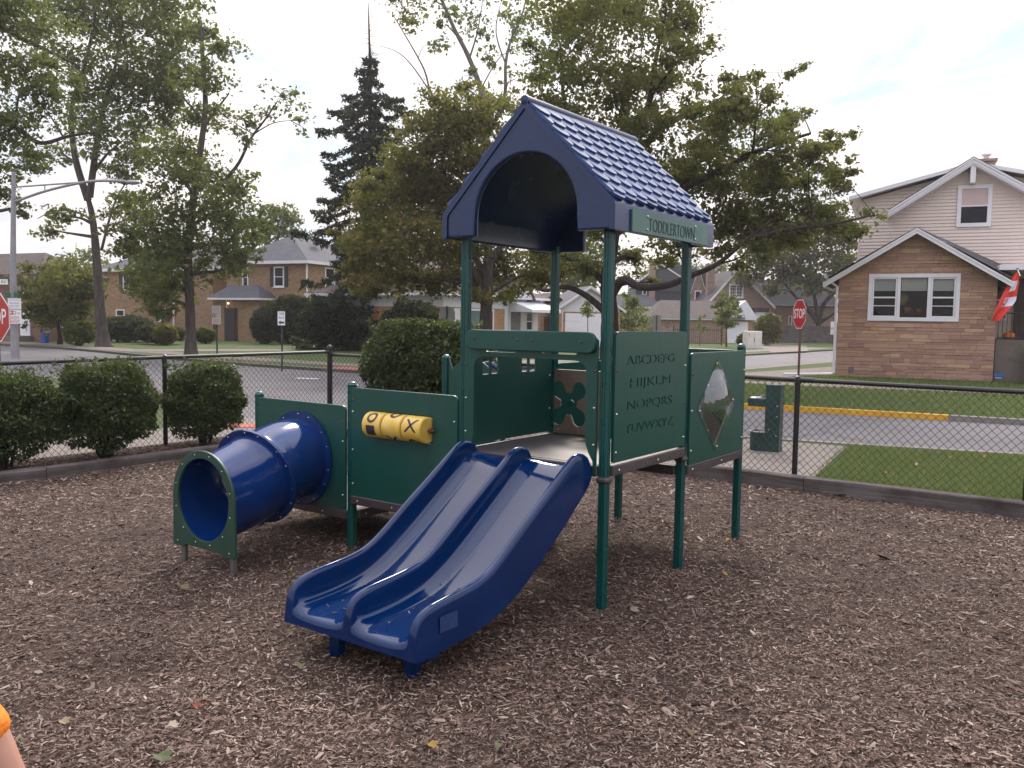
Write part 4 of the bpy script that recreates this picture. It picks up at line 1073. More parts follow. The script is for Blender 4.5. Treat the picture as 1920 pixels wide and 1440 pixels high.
def onwall(o, rz, px, py):
    """where the sight line meets a facade: distance along it and height"""
    d = rayd(px, py); w = Vector((math.cos(rz), math.sin(rz), 0)); n = Vector((-w.y, w.x, 0)); o = Vector(o)
    t = ((o - Vector((0, 0, CAMH))) @ n if False else (o - Vector((0, 0, CAMH))).dot(n)) / d.dot(n)
    P = Vector((0, 0, CAMH)) + d * t
    return (P - o).dot(w), P.z
FR = Matrix.Identity(4)
def FRIGHT(w): return Matrix.Translation((w, 0, 0)) @ Matrix.Rotation(PI / 2, 4, 'Z')
def FLEFT(d): return Matrix.Translation((0, d, 0)) @ Matrix.Rotation(-PI / 2, 4, 'Z')
def window(T, M, x0, x1, z0, z1, trim=.08, mull=(), rail=True, shut=0, sill=True, frame=None, glass=None, blind=None, depth=.05):
    frame = frame or M_trim
    b = MB(); b.M = M
    b.box(x0, x1, -depth, .02, z1 - trim, z1); b.box(x0, x1, -depth, .02, z0, z0 + trim)
    b.box(x0, x0 + trim, -depth, .02, z0 + trim, z1 - trim); b.box(x1 - trim, x1, -depth, .02, z0 + trim, z1 - trim)
    if sill: b.box(x0 - .06, x1 + .06, -depth - .05, -.001, z0 - .07, z0 - .001)
    for mx in mull: b.box(mx - trim * .4, mx + trim * .4, -depth + .006, .02, z0 + trim, z1 - trim)
    if rail: b.box(x0 + trim, x1 - trim, -depth + .01, .02, (z0 + z1) / 2 - .025, (z0 + z1) / 2 + .025)
    o = b.build('window', frame, T, ang=0)
    b = MB(); b.M = M; b.box(x0 + trim * .8, x1 - trim * .8, -.014, .012, z0 + trim * .8, z1 - trim * .8); b.build('pane', glass or M_glass, o, ang=0)
    if blind:
        b = MB(); b.M = M; b.box(x0 + trim, x1 - trim, -.022, -.016, z1 - trim - (z1 - z0) * blind, z1 - trim); b.build('blind', M_blindp, o, ang=0)
    if shut:
        for (a, c) in ((x0 - shut - .03, x0 - .03), (x1 + .03, x1 + shut + .03)):
            b = MB(); b.M = M; b.box(a, c, -.045, -.001, z0, z1)
            k = 12
            for i in range(k): zz = z0 + .05 + (z1 - z0 - .1) * i / k; b.box(a + .04, c - .04, -.056, -.045, zz, zz + (z1 - z0) / k * .55)
            b.build('shutter', T.get('_sh') and M_trim or M_shut, o, ang=0)
    return o
def walls(T, w, d, h, mat, name='wall', gable=None, y0=0, x0=0, z0=-.15):
    b = MB(); b.box(x0, x0 + w, y0, y0 + d, z0, h)
    if gable == 'x':   # gable ends on the x sides (ridge along x)
        pass
    return b.build(name, mat, T, ang=0)
def hip(T, x0, x1, y0, y1, ze, zr, mat, ov=.4, ins=None, fascia=.16, name='roof', trim=None):
    X0, X1, Y0, Y1 = x0 - ov, x1 + ov, y0 - ov, y1 + ov
    b = MB(); lx, ly = X1 - X0, Y1 - Y0
    ins = ins if ins is not None else min(lx, ly) / 2
    if lx >= ly: r0, r1 = (X0 + ins, (Y0 + Y1) / 2), (X1 - ins, (Y0 + Y1) / 2)
    else: r0, r1 = ((X0 + X1) / 2, Y0 + ins), ((X0 + X1) / 2, Y1 - ins)
    c = [(X0, Y0, ze), (X1, Y0, ze), (X1, Y1, ze), (X0, Y1, ze)]; p, q = (*r0, zr), (*r1, zr)
    if lx >= ly: fs = [(c[0], c[1], q, p), (c[1], c[2], q), (c[2], c[3], p, q), (c[3], c[0], p)]
    else: fs = [(c[0], c[1], p), (c[1], c[2], q, p), (c[2], c[3], q), (c[3], c[0], p, q)]
    for f in fs: b.face(f)
    b.face(c[::-1])
    o = b.build(name, mat, T, ang=0)
    b = MB(); f = .025
    b.box(X0 - f, X1 + f, Y0 - f, Y0 + .02, ze - fascia, ze - .01); b.box(X0 - f, X1 + f, Y1 - .02, Y1 + f, ze - fascia, ze - .01)
    b.box(X0 - f, X0 + .02, Y0 + .02, Y1 - .02, ze - fascia, ze - .01); b.box(X1 - .02, X1 + f, Y0 + .02, Y1 - .02, ze - fascia, ze - .01)
    b.box(X0 + .02, X1 - .02, Y0 + .02, Y1 - .02, ze - fascia + .01, ze - fascia + .03)
    b.build('eaves_trim', trim or M_trim, o, ang=0)
    return o
def gableroof(T, x0, x1, y0, y1, ze0, zr, mat, ridge='y', xr=None, ov=.3, t=.12, trim=.18, ze1=None, name='roof', tm=None):
    """ridge 'y': gable faces front/back with ridge at x=xr; 'x': ridge along x at y=xr"""
    ze1 = ze0 if ze1 is None else ze1
    sw = (lambda a, c, z: (a, c, z)) if ridge == 'y' else (lambda a, c, z: (c, a, z))
    if ridge == 'x': x0, x1, y0, y1 = y0, y1, x0, x1
    xr = (x0 + x1) / 2 if xr is None else xr
    b = MB()
    for (xa, ze) in ((x0, ze0), (x1, ze1)):
        sg = -1 if xa < xr else 1; s_ = (zr - ze) / abs(xr - xa); xe = xa + sg * ov; z_e = ze - s_ * ov
        b.prism([(xe, z_e), (xr, zr), (xr, zr - t), (xe, z_e - t)], y0 - ov, y1 + ov, lambda p, q, k: sw(p, k, q))
    o = b.build(name, mat, T, ang=0)
    b = MB()
    for (xa, ze) in ((x0, ze0), (x1, ze1)):
        sg = -1 if xa < xr else 1; s_ = (zr - ze) / abs(xr - xa); xe = xa + sg * (ov + .02); z_e = ze - s_ * (ov + .02)
        for (ya, yb) in ((y0 - ov - .05, y0 - ov - .002), (y1 + ov + .002, y1 + ov + .05)):
            b.prism([(xe, z_e - .02), (xr, zr - .02), (xr, zr - .02 - trim), (xe, z_e - .02 - trim)], ya, yb, lambda p, q, k: sw(p, k, q))
            b.prism([(xe, z_e - .012), (xr, zr - .012), (xr, zr - .075), (xe, z_e - .075)], ya - (.02 if ya < y0 else -.002), yb - (.002 if ya < y0 else -.02), lambda p, q, k: sw(p, k, q))
        xm = xa + sg * (ov + .0)
        b.prism([(min(xm, xm + sg * .06), z_e - .16), (max(xm, xm + sg * .06), z_e - .16), (max(xm, xm + sg * .06), z_e - .0), (min(xm, xm + sg * .06), z_e - .0)], y0 - ov, y1 + ov, lambda p, q, k: sw(p, k, q))
    b.build('roof_trim', tm or M_trim, o, ang=0)
    return o

# ------------------------------------------------ stone-fronted house at the right
HO, HZ = Vector((10.91, 29.32, 0)), -.42
H = thing('stone_house', 'corner house with ledge-stone front gable and cream siding above', 'house', HO, HZ)
poly = [(0, -.2), (4.68, -.2), (4.68, 3.42), (2.3, 4.72), (0, 3.47)]
wo = [(.98, 1.93), (3.58, 1.93), (3.58, 3.36), (.98, 3.36)]
b = MB(); vs, fs = plate(poly, [wo], .16, .001); b.add(vs, fs, lambda p: (p[0], .08 - p[2], p[1]))
for x in (.09, 4.59): b.box(x - .08, x + .08, .161, 3.0, -.2, 3.42)
sw_ = b.build('stone_wall', M_stone, H, ang=0)
def ledgemat():
    k = NT('ledge_stone'); b = k.bsdf(None, .9, spec=.25); g = k.n('ShaderNodeNewGeometry'); v = k.coord()
    c = k.ramp(g.outputs['Random Per Island'], [(0, (0.356, 0.207, 0.157, 1)), (.18, (0.428, 0.258, 0.196, 1)), (.38, (0.512, 0.318, 0.238, 1)), (.52, (0.392, 0.231, 0.178, 1)), (.68, (0.542, 0.342, 0.226, 1)), (.82, (0.482, 0.288, 0.214, 1)), (.94, (0.608, 0.426, 0.274, 1)), (1, (0.560, 0.336, 0.172, 1))])
    st = k.noise(k.mapping(v, (2, 2, 14)), 1.5, 6, .7); c = k.mix(k.math('MULTIPLY', st, .5), c, (.2, .12, .10, 1))
    c = k.mix(k.ramp(k.noise(v, 1.2, 5), [(.5, 0.0), (.8, .4)]), c, (.17, .11, .10, 1))
    k.l(c, b.inputs['Base Color']); k.bump(b, k.noise(k.mapping(v, (1, 1, 2.5)), 14, 6, .7), .8, .03); return k.mat
rs_ = random.Random(4); b = MB(); z = -.15
while z < 4.62:
    hh = rs_.choice((.075, .095, .115, .135, .155)); zm_ = z + hh
    zl = max(zm_, 3.47); lx = 0 if zm_ < 3.45 else 2.3 * (zm_ - 3.45) / 1.25; rx = 4.68 if zm_ < 3.42 else 4.68 - 2.38 * (zm_ - 3.42) / 1.28
    x = lx + .003; spans = [(lx + .003, rx - .003)] if zm_ < 1.9 or z > 3.39 else [(lx + .003, .955), (3.605, rx - .003)]
    for (xa, xb) in spans:
        x = xa
        while x < xb - .05:
            ln_ = rs_.choice((.22, .34, .48, .6, .75)) * rs_.uniform(.85, 1.15); xe = min(xb, x + ln_)
            if xb - xe < .12: xe = xb
            dd = rs_.uniform(.012, .034); b.cbox(x, xe - .007, -dd, -.0005, z, zm_ - .007, .007)
            x = xe
    z = zm_
b.build('ledge_stones', ledgemat(), sw_, ang=0)
gableroof(H, .0, 4.6, 0.02, 2.9, 3.42, 4.86, M_shd, 'y', 2.3, .42, .1, .17)
b = MB(); b.face([(2.3, -.40, 4.875), (5.02, -.40, 3.24), (5.3, 2.95, 3.72), (2.3, 2.95, 5.12)]); b.face([(2.3, -.40, 4.875), (-.42, -.40, 3.24), (-.42, 2.95, 3.3), (2.3, 2.95, 5.12)]); b.build('shingle_layer', M_shd, H, ang=0, fix=False)
# picture window
b = MB()
def frame_rect(b, x0, x1, z0, z1, t, y0, y1):
    b.box(x0, x1, y0, y1, z1 - t, z1); b.box(x0, x1, y0, y1, z0, z0 + t); b.box(x0, x0 + t, y0, y1, z0 + t, z1 - t); b.box(x1 - t, x1, y0, y1, z0 + t, z1 - t)
frame_rect(b, .93, 3.63, 1.88, 3.41, .12, -.06, .03)
b.box(1.80, 1.90, -.045, .06, 2.0, 3.29); b.box(2.70, 2.80, -.045, .06, 2.0, 3.29)
for (a, c) in ((1.055, 1.795), (2.805, 3.505)):
    frame_rect(b, a, c, 2.003, 3.287, .045, -.03, .05); b.box(a + .046, c - .046, -.034, .05, 2.62, 2.67); b.box(a + .046, c - .046, -.02, .0, 2.36, 2.385)
pw = b.build('picture_window', M_trim, H, ang=0)
b = MB(); b.box(1.05, 3.51, .055, .06, 2.0, 3.29); b.build('pane', M_cglass, pw, ang=0)
b = MB(); b.box(1.92, 2.68, .075, .08, 2.86, 3.28); b.build('blind', M_blind, pw, ang=0)
for (a, c) in ((1.1, 1.75), (2.85, 3.46)):
    b = MB(); b.box(a, c, .075, .08, 2.86, 3.25); b.box(a, c, .071, .084, 3.03, 3.055); b.build('blind', M_blind, pw, ang=0)
b = MB()
for f in ([(.9, .17, 1.8), (3.7, .17, 1.8), (3.7, 2.6, 1.8), (.9, 2.6, 1.8)], [(.9, 2.6, 1.8), (3.7, 2.6, 1.8), (3.7, 2.6, 3.4), (.9, 2.6, 3.4)], [(.9, .17, 1.8), (.9, 2.6, 1.8), (.9, 2.6, 3.4), (.9, .17, 3.4)], [(3.7, .17, 1.8), (3.7, 2.6, 1.8), (3.7, 2.6, 3.4), (3.7, .17, 3.4)], [(.9, .17, 3.4), (.9, 2.6, 3.4), (3.7, 2.6, 3.4), (3.7, .17, 3.4)]): b.face(f)
b.build('room', M_room, H, ang=0)
# cream siding behind, laid as lapped boards
b = MB(); YS = 3.0
def prof(z):   # left and right end of the siding at height z
    r_ = 9.6 if z < 5.75 else 4.0 + (7.14 - z) / .248
    l_ = .46 if z < 6.22 else 4.0 - (7.14 - z) / .255
    return l_, r_
z = -.1; bd = .118
while z < 7.05:
    l0, r0 = prof(z); l1, r1 = prof(min(z + bd, 7.12))
    b.face([(l0, YS - .030, z), (r0, YS - .030, z), (r1, YS - .002, z + bd), (l1, YS - .002, z + bd)])
    b.face([(l0, YS, z), (r0, YS, z), (r0, YS - .030, z), (l0, YS - .030, z)])
    z += bd
b.face([(.46, YS, -.1), (9.6, YS, -.1), (9.6, YS, 5.75), (4.0, YS, 7.14), (.46, YS, 6.24)]); b.box(.47, 9.59, YS + .01, 9, -.1, 5.7)
b.box(.40, .475, YS - .03, YS + .05, -.1, 6.22); b.prism([(.46, 5.7), (9.6, 5.7), (4.0, 7.14), (.46, 6.24)], YS + .012, 9, lambda p, q, t: (p, t, q))
b.build('siding_wall', M_siding, H, ang=0, fix=False)
# low roof over the dormer, its white edge
b = MB()
for (xa, za, xb, zb) in ((.05, 6.20, 4.0, 7.20), (4.0, 7.20, 9.9, 5.75)):
    b.prism([(xa, za), (xb, zb), (xb, zb + .13), (xa, za + .13)], YS - .42, 9.4, lambda p, q, t: (p, t, q))
b.build('dormer_roof', M_trim, H, ang=0)
# steeper gable in front
b = MB()
for sg, xe, ze in ((-1, 1.36, 5.70), (1, 6.62, 5.72)):
    b.prism([(xe, ze + .1), (3.97, 7.50), (3.97, 7.42), (xe, ze + .02)], YS - .5, YS + 4, lambda p, q, t: (p, t, q), 0)
    b.prism([(xe, ze), (3.97, 7.40), (3.97, 7.28), (xe, ze - .12)], YS - .53, YS - .48, lambda p, q, t: (p, t, q), 1)
    b.prism([(xe, ze + .06), (3.97, 7.46), (3.97, 7.40), (xe, ze)], YS - .56, YS - .50, lambda p, q, t: (p, t, q), 1)
    b.prism([(xe, ze - .12), (3.97, 7.28), (3.97, 7.22), (xe, ze - .18)], YS - .505, YS - .02, lambda p, q, t: (p, t, q), 1)
b.box(3.90, 4.06, YS - .47, YS - .05, 6.62, 7.27, 1)
b.build('front_gable', [M_shd, M_trim], H, ang=0)
window(H, Matrix.Translation((0, YS - .02, 0)), 3.56, 4.62, 5.17, 6.60, .13, (), True, 0, False, None, None, .43, .06)
b = MB(); b.cbox(4.25, 4.78, 4.4, 4.95, 6.9, 7.62, .02, 0); b.box(4.19, 4.84, 4.34, 5.01, 7.62, 7.71, 0); b.lathe([(.1, 0), (.1, .14), (.17, .16), (.17, .21), (0, .25)], (4.5, 4.67, 7.71), (0, 0, 1), 12, 1); b.build('chimney', [M_brickp, M_trim], H, ang=30)
b = MB(); b.tube([(-.42, -.36, 3.42), (-.42, -.36, 3.33), (-.2, -.08, 3.12), (-.05, -.05, 3.0), (-.05, -.05, .12), (-.16, -.10, .07), (-.75, -.35, .05), (-1.6, -.75, .04)], .045, 8); b.build('downspout', M_trim, H)
b = MB(); b.cbox(.42, .58, -.05, -.001, .15, .33, .01); b.build('meter_box', M_steel, H)
# porch
b = MB(); b.box(4.72, 7.6, .25, 2.9, -.2, 1.33); 
for k in range(6): b.box(5.55, 7.6, .245 - .3 * (k + 1), .245 - .3 * k, -.2, 1.33 - .21 * (k + 1))
b.build('porch', M_conc, H, ang=0)
b = MB(); b.box(4.68, 9.0, -.2, 2.95, 3.50, 3.66); b.build('porch_roof', M_trim, H, ang=0)
b = MB(); b.box(4.69, 9, 2.9, 2.99, 1.33, 3.5, 0); b.build('porch_wall', M_siding, H, ang=0)
b = MB(); b.box(5.45, 6.35, 2.82, 2.9, 1.34, 3.38); b.build('door', M_door, H, ang=0)
window(H, Matrix.Translation((0, 2.9, 0)), 4.85, 5.25, 2.0, 3.3, .05)
b = MB()
for x in np.arange(4.78, 5.5, .12): b.tube([(x, .3, 1.34), (x, .3, 2.16)], .011, 5)
b.tube([(4.74, .3, 2.17), (5.52, .3, 2.17)], .02, 6); b.tube([(4.74, .3, 1.40), (5.52, .3, 1.40)], .016, 6)
b.box(4.74, 5.52, .28, .32, 1.331, 1.37)
b.tube([(5.52, .3, 1.33), (5.52, .3, 3.5)], .03, 8)
b.tube([(5.52, .3, 2.17), (5.52, -1.6, .95), (5.52, -1.62, -.1)], .022, 6)
for k in range(6): b.tube([(5.52, .1 - .3 * k, 2.03 - .195 * k), (5.52, .1 - .3 * k, 1.1 - .21 * k)], .011, 5)
b.build('porch_railing', M_black, H)
hm = Matrix.Translation(HO) @ Matrix.Rotation(HZ, 4, 'Z')
M_or = plain('orange_pumpkin', (.62, .16, .025, 1), .55, var=.2)
M_yg = plain('yellow_green_balloon', (.36, .34, .10, 1), .4)
def pumpkin(p, r, label):
    b = MB(); n = 30
    prof_ = [(0, -.72), (.5, -.7), (.9, -.35), (1, 0), (.9, .38), (.5, .66), (.12, .6)]
    rows = []
    for rr_, zz in prof_:
        rows.append([b.pt((r * rr_ * (1 + .06 * abs(math.sin(5 * 2 * PI * k / n))) * math.cos(2 * PI * k / n), r * rr_ * (1 + .06 * abs(math.sin(5 * 2 * PI * k / n))) * math.sin(2 * PI * k / n), r * (zz + .72))) for k in range(n)])
    for A, B in zip(rows, rows[1:]):
        for k in range(n): b.idx([A[k], A[(k + 1) % n], B[(k + 1) % n], B[k]])
    b.tube([(0, 0, r * 1.25), (.02, 0, r * 1.6)], [r * .14, r * .1], 6, 1)
    o = b.build('pumpkin', [M_or, M_barkd], None, hm @ Vector(p)); return tag(o, label, 'pumpkin', 'pumpkins at the stone house')
pumpkin((5.12, .62, 1.33), .17, 'orange pumpkin on the porch floor behind the black railing')
pumpkin((2.12, .75, 2.18), .13, 'larger orange pumpkin inside the picture window')
pumpkin((2.45, .80, 2.18), .09, 'smaller orange pumpkin inside the picture window')
b = MB(); b.box(1.0, 3.6, .55, 1.0, 2.12, 2.18); tag(b.build('window_shelf', M_room, None, HO, HZ, ang=0), 'dark shelf inside the picture window holding small pumpkins', 'shelf')
b = MB(); b.sphere((0, 0, 0), .19, 16, 10, 0, (1, 1, 1.1)); b.tube([(0, 0, -.2), (0, .02, -.42)], .006, 5, 1); tag(b.build('balloon', [M_yg, M_barkd], None, hm @ Vector((1.98, .6, 2.62))), 'yellow-green balloon inside the picture window', 'balloon')
# flag on the porch
M_flag = plain('red_flag_cloth', (.62, .035, .02, 1), .75, var=.1, vscale=6)
M_flagw = plain('white_flag_print', (.7, .66, .78, 1), .75)
fa = at(1908, 506, 27.0); fb = at(1862, 602, 27.3)
T = thing('flag', 'red flag with white lettering hanging from the porch corner', 'flag', fa)
b = MB(); b.tube([(.06, .3, .05), (.0, 0, 0), (-.02, -.2, -.2)], .015, 6); b.sphere((.0, -.0, .06), .03, 8, 6); b.build('flagpole', M_bolt, T)
edgeL = [(0, 0), (-.30, -.52), (-.55, -1.05), (-.78, -1.62)]; edgeR = [(.05, -.02), (.09, -.40), (-.02, -.95), (-.46, -1.55)]
def fpt(s_, t):   # s across 0..1, t down 0..1
    k = t * 3; i = min(2, int(k)); f = k - i
    L_ = Vector((*edgeL[i], 0)).lerp(Vector((*edgeL[i + 1], 0)), f); R_ = Vector((*edgeR[i], 0)).lerp(Vector((*edgeR[i + 1], 0)), f)
    p = L_.lerp(R_, s_); return Vector((p.x, .06 * math.sin(s_ * 7 + t * 5) * (t + .15), p.y))
b = MB(); NX, NY = 12, 24; ids = {}
for i in range(NX + 1):
    for j in range(NY + 1): ids[i, j] = b.pt(fpt(i / NX, j / NY))
for i in range(NX):
    for j in range(NY):
        s_, t = (i + .5) / NX, (j + .5) / NY
        w_ = (.24 < t < .46 and .3 < s_ < .85) or (.60 < t < .75 and .62 < s_ < .98)
        b.idx([ids[i, j], ids[i + 1, j], ids[i + 1, j + 1], ids[i, j + 1]], 1 if w_ else 0)
fl = b.build('flag_cloth', [M_flag, M_flagw], T)
b = MB(); vs, fs = text('ERS', .3, .002)
for s_ in (1,):
    b.add(vs, fs, lambda p: fpt(.42 - p[1] * 1.5, .66 + p[0] * .42) + Vector((0, -.014 + p[2] * .3, 0)))
b.build('flag_lettering', M_flagw, fl, ang=0, fix=False)
# small blue yard sign by the porch
ys_ = gnd(1872, 717); T = thing('yard_sign', 'small blue yard sign at the foot of the stone house porch', 'yard sign', ys_, HZ)
M_bsign = plain('blue_sign_face', (.02, .12, .45, 1), .4); M_dsign = plain('dark_sign_face', (.05, .06, .10, 1), .4)
b = MB(); b.box(-.13, .13, -.012, .0, .10, .19, 1); b.box(-.13, .13, -.012, .0, .19, .27, 0); b.box(-.1, .1, -.014, -.0121, .135, .15, 2); b.build('sign_face', [M_bsign, M_dsign, M_trim], T, ang=0)
b = MB(); b.tube([(0, .01, -.05), (0, .01, .2)], .01, 6); b.build('stake', M_steel, T)

# ------------------------------------------------ brick house across the street, left of centre
SR = -.42
def house(name, label, o, rz, cat='house', group=None): return thing(name, label, cat, o, rz, group)
AO = Vector((-20.5, 62.5, 0)); ARZ = -.42
A = house('brick_house', 'two-storey brown brick house with dark hipped roof and white downspout', AO, ARZ)
walls(A, 7.0, 9, 5.45, M_brick)
hip(A, 0, 7.0, 0, 9, 5.6, 7.6, M_shg, .35, 3.2, .22)
def wpx(T, o, rz, x0, y0, x1, y1, **kw):
    a = onwall(o, rz, x0, (y0 + y1) / 2)[0]; c = onwall(o, rz, x1, (y0 + y1) / 2)[0]; xm = (x0 + x1) / 2
    z1 = onwall(o, rz, xm, y0)[1]; z0 = onwall(o, rz, xm, y1)[1]
    return window(T, FR, a, c, z0, z1, **kw)
wpx(A, AO, ARZ, 514, 500, 533, 538, trim=.09, shut=.3)
wpx(A, AO, ARZ, 455, 500, 466, 540, trim=.09)
wr_o = AO + 7.0 * Vector((math.cos(ARZ), math.sin(ARZ), 0)); 
a_, z1_ = onwall(wr_o, ARZ + PI / 2, 609, 501); c_, _ = onwall(wr_o, ARZ + PI / 2, 627, 501); z0_ = onwall(wr_o, ARZ + PI / 2, 618, 540)[1]
window(A, FRIGHT(7.0), a_, c_, z0_, z1_, .1)
b = MB(); b.tube([(7.06, -.06, 5.5), (7.06, -.06, .05)], .06, 8); b.tube([(1.2, -1.35, 2.85), (1.2, -1.35, 0)], .05, 8); b.build('downspout', M_trim, A)
b = MB()
for x, y in ((2.2, 3.2), (4.9, 3.4)): b.cbox(x, x + .5, y, y + .5, 7.0, 7.5, .05)
b.build('roof_vent', M_steel, A)
# entrance porch with small roof and lamp
xa, za = onwall(AO, ARZ, 424, 565); xb, zb = onwall(AO, ARZ, 517, 562)
walls(A, xb - xa - .7, 1.3, 2.9, M_brick, 'porch_wall', None, -1.3, xa + .35)
hip(A, xa + .2, xb - .2, -1.5, .1, 3.0, 3.9, M_shg, .25, 1.0, .14, 'porch_roof')
b = MB(); xd = onwall(AO, ARZ, 447, 600)[0]; b.box(xd, xd + 1.05, -1.42, -1.301, -.05, 2.3, 0); b.box(xd + .12, xd + .93, -1.46, -1.42, .1, 2.15, 1); b.build('door', [M_door, M_room], A, ang=0)
def emit(name, col, s_):
    k = NT(name); e = k.n('ShaderNodeEmission'); e.inputs[0].default_value = col; e.inputs[1].default_value = s_; k.l(e.outputs[0], k.out.inputs[0]); return k.mat
b = MB(); b.sphere((xd + .45, -1.5, 2.62), .055, 10, 8); b.build('porch_lamp', emit('lit_porch_lamp', (1, .62, .3, 1), 5), A)
# second brick house further left
BO = Vector((-32.0, 67.8, 0)); B_ = house('brick_house', 'brick house half hidden by the leaning street trees, with dark shutters', BO, ARZ)
walls(B_, 11.2, 8, 5.1, M_brick)
hip(B_, 0, 11.2, 0, 8, 5.25, 7.2, M_shg, .35, 3.4, .24)
wpx(B_, BO, ARZ, 231, 510, 243, 545, trim=.09, shut=.35); wpx(B_, BO, ARZ, 300, 578, 312, 602, trim=.09, shut=.35); wpx(B_, BO, ARZ, 218, 580, 234, 604, trim=.09); wpx(B_, BO, ARZ, 330, 510, 342, 540, trim=.09, shut=.35)
b = MB(); xq = onwall(BO, ARZ, 327, 570)[0]; b.tube([(xq, -.08, 5.1), (xq, -.08, 0)], .06, 8); b.build('downspout', M_trim, B_)
# far-left red brick house
CO = Vector((-37.0, 56.8, 0)); C_ = house('red_brick_house', 'red-brown brick house at the left edge with a white door', CO, ARZ)
walls(C_, 9.0, 4.2, 3.9, M_brickr); hip(C_, 0, 9.0, 0, 4.2, 4.1, 5.6, M_shb, .45, 2.6, .3, 'roof', M_door)
b = MB(); xd, zt = onwall(CO, ARZ, 39, 583); xe, zb = onwall(CO, ARZ, 58, 620); b.box(xd, xe, -.08, -.001, .35, 2.5); b.box(xd + .15, xe - .15, -.1, -.08, .6, 1.2); b.box(xd + .15, xe - .15, -.1, -.08, 1.4, 2.3); b.build('door', M_wdoor, C_, ang=0)
b = MB(); b.box(xd - .2, xe + .2, -1.0, 0, -.1, .33); b.build('step', M_conc, C_, ang=0)
window(C_, FRIGHT(9.0), 1.2, 1.9, .9, 2.1, .08); wpx(C_, CO, ARZ, 46, 528, 56, 548, trim=.08)
bp = at(84, 612, 51.0); bp.z = 0
T = thing('recycling_bin', 'blue recycling bin in front of the red brick house', 'bin', bp, -.3); M_bbin = plain('blue_bin_plastic', (.01, .07, .42, 1), .4)
b = MB(); b.prism([(-.14, 0), (.14, 0), (.16, .6), (-.16, .6)], -.15, .15, lambda p, q, t: (p, t, q)); b.build('bin_body', M_bbin, T, ang=0)
b = MB(); b.cbox(-.18, .18, -.18, .17, .6, .65, .02); b.build('lid', M_bbin, T)

# ------------------------------------------------ white and orange-brick bungalow in the middle
RO, RZ_ = Vector((-3.5, 43.6, 0)), 1.03
Rn = house('bungalow', 'low bungalow with white trim, orange brick panels and a white door awning', RO, RZ_)
Rn['_sh'] = 1
xl = 0.0; xr_ = onwall(RO, RZ_, 1012, 590)[0]
walls(Rn, xr_, 8.5, 2.35, M_bricko); b = MB(); b.box(-.02, xr_ + .02, -.03, 8.5, 2.351, 2.95); b.build('frieze', M_whitesd, Rn, ang=0)
hip(Rn, 0, xr_, 0, 8.5, 3.05, 5.0, M_shb, .45, 4.0, .14)
def panel(T, o, rz, px0, px1, z0, z1, mat, nm, y0=-.05, y1=-.001):
    a = onwall(o, rz, px0, 590)[0]; c = onwall(o, rz, px1, 590)[0]; b = MB(); b.box(min(a, c), max(a, c), y0, y1, z0, z1); return b.build(nm, mat, T, ang=0)
M_teal = plain('teal_curtain', (.10, .19, .17, 1), .7)
window(Rn, FR, onwall(RO, RZ_, 868, 590)[0], onwall(RO, RZ_, 925, 590)[0], .75, 2.3, .1, (), False, 0, True, None, glassmat('teal_reflecting_glass', (.09, .16, .14, 1), 0))
window(Rn, FR, onwall(RO, RZ_, 985, 590)[0], onwall(RO, RZ_, 998, 590)[0], 1.1, 2.25, .1, shut=.55)
panel(Rn, RO, RZ_, 850, 861, .6, 2.3, M_whitesd, 'white_panel'); panel(Rn, RO, RZ_, 945, 952, 0, 2.35, M_whitesd, 'white_panel')
a_ = onwall(RO, RZ_, 953, 590)[0]; c_ = onwall(RO, RZ_, 977, 590)[0]
b = MB(); b.box(a_, c_, -.06, -.001, 0.2, 2.3, 0); b.box(a_ + .2, c_ - .2, -.09, -.06, .3, 2.2, 1); b.build('door', [M_whitesd, M_steel], Rn, ang=0)
e_ = onwall(RO, RZ_, 1010, 570)[0]
b = MB(); b.face([(a_, -.05, 2.85), (e_, -.05, 2.85), (e_, -1.5, 2.35), (a_, -1.5, 2.35)]); b.face([(a_, -.05, 2.80), (e_, -.05, 2.80), (e_, -1.5, 2.30), (a_, -1.5, 2.30)]); b.face([(a_, -1.5, 2.35), (e_, -1.5, 2.35), (e_, -1.52, 2.18), (a_, -1.52, 2.18)]); b.face([(a_, -.05, 2.85), (a_, -1.5, 2.35), (a_, -1.5, 2.2), (a_, -.05, 2.2)]); b.face([(e_, -.05, 2.85), (e_, -1.5, 2.35), (e_, -1.5, 2.2), (e_, -.05, 2.2)]); b.build('awning', M_whitesd, Rn, ang=0, fix=False)
xm0 = onwall(RO, RZ_, 951, 550)[0]; xm1 = onwall(RO, RZ_, 983, 550)[0]; xm = (xm0 + xm1) / 2
b = MB(); b.prism([(xm0 - .1, 3.0), (xm1 + .1, 3.0), (xm, 4.1)], -.5, .1, lambda p, q, t: (p, t, q), 0)
for xe in (xm0 - .3, xm1 + .3): b.prism([(xe, 2.95), (xm, 4.25), (xm, 4.13), (xe, 2.83)], -.6, 2.4, lambda p, q, t: (p, t, q), 1)
b.build('little_gable', [M_whitesd, M_shb], Rn, ang=0)
b = MB(); b.box(a_ - .2, e_ + .2, -1.6, -.01, -.1, .2, 1)
for x in np.arange(a_ - .1, e_ + .2, .16): b.tube([(x, -1.5, .2), (x, -1.5, 1.05)], .012, 4)
b.tube([(a_ - .15, -1.5, 1.06), (e_ + .2, -1.5, 1.06)], .025, 5); b.tube([(e_ + .2, -1.5, .2), (e_ + .2, -1.5, 2.3)], .04, 6, 2); b.build('porch_railing', [M_black, M_conc, M_whitesd], Rn)
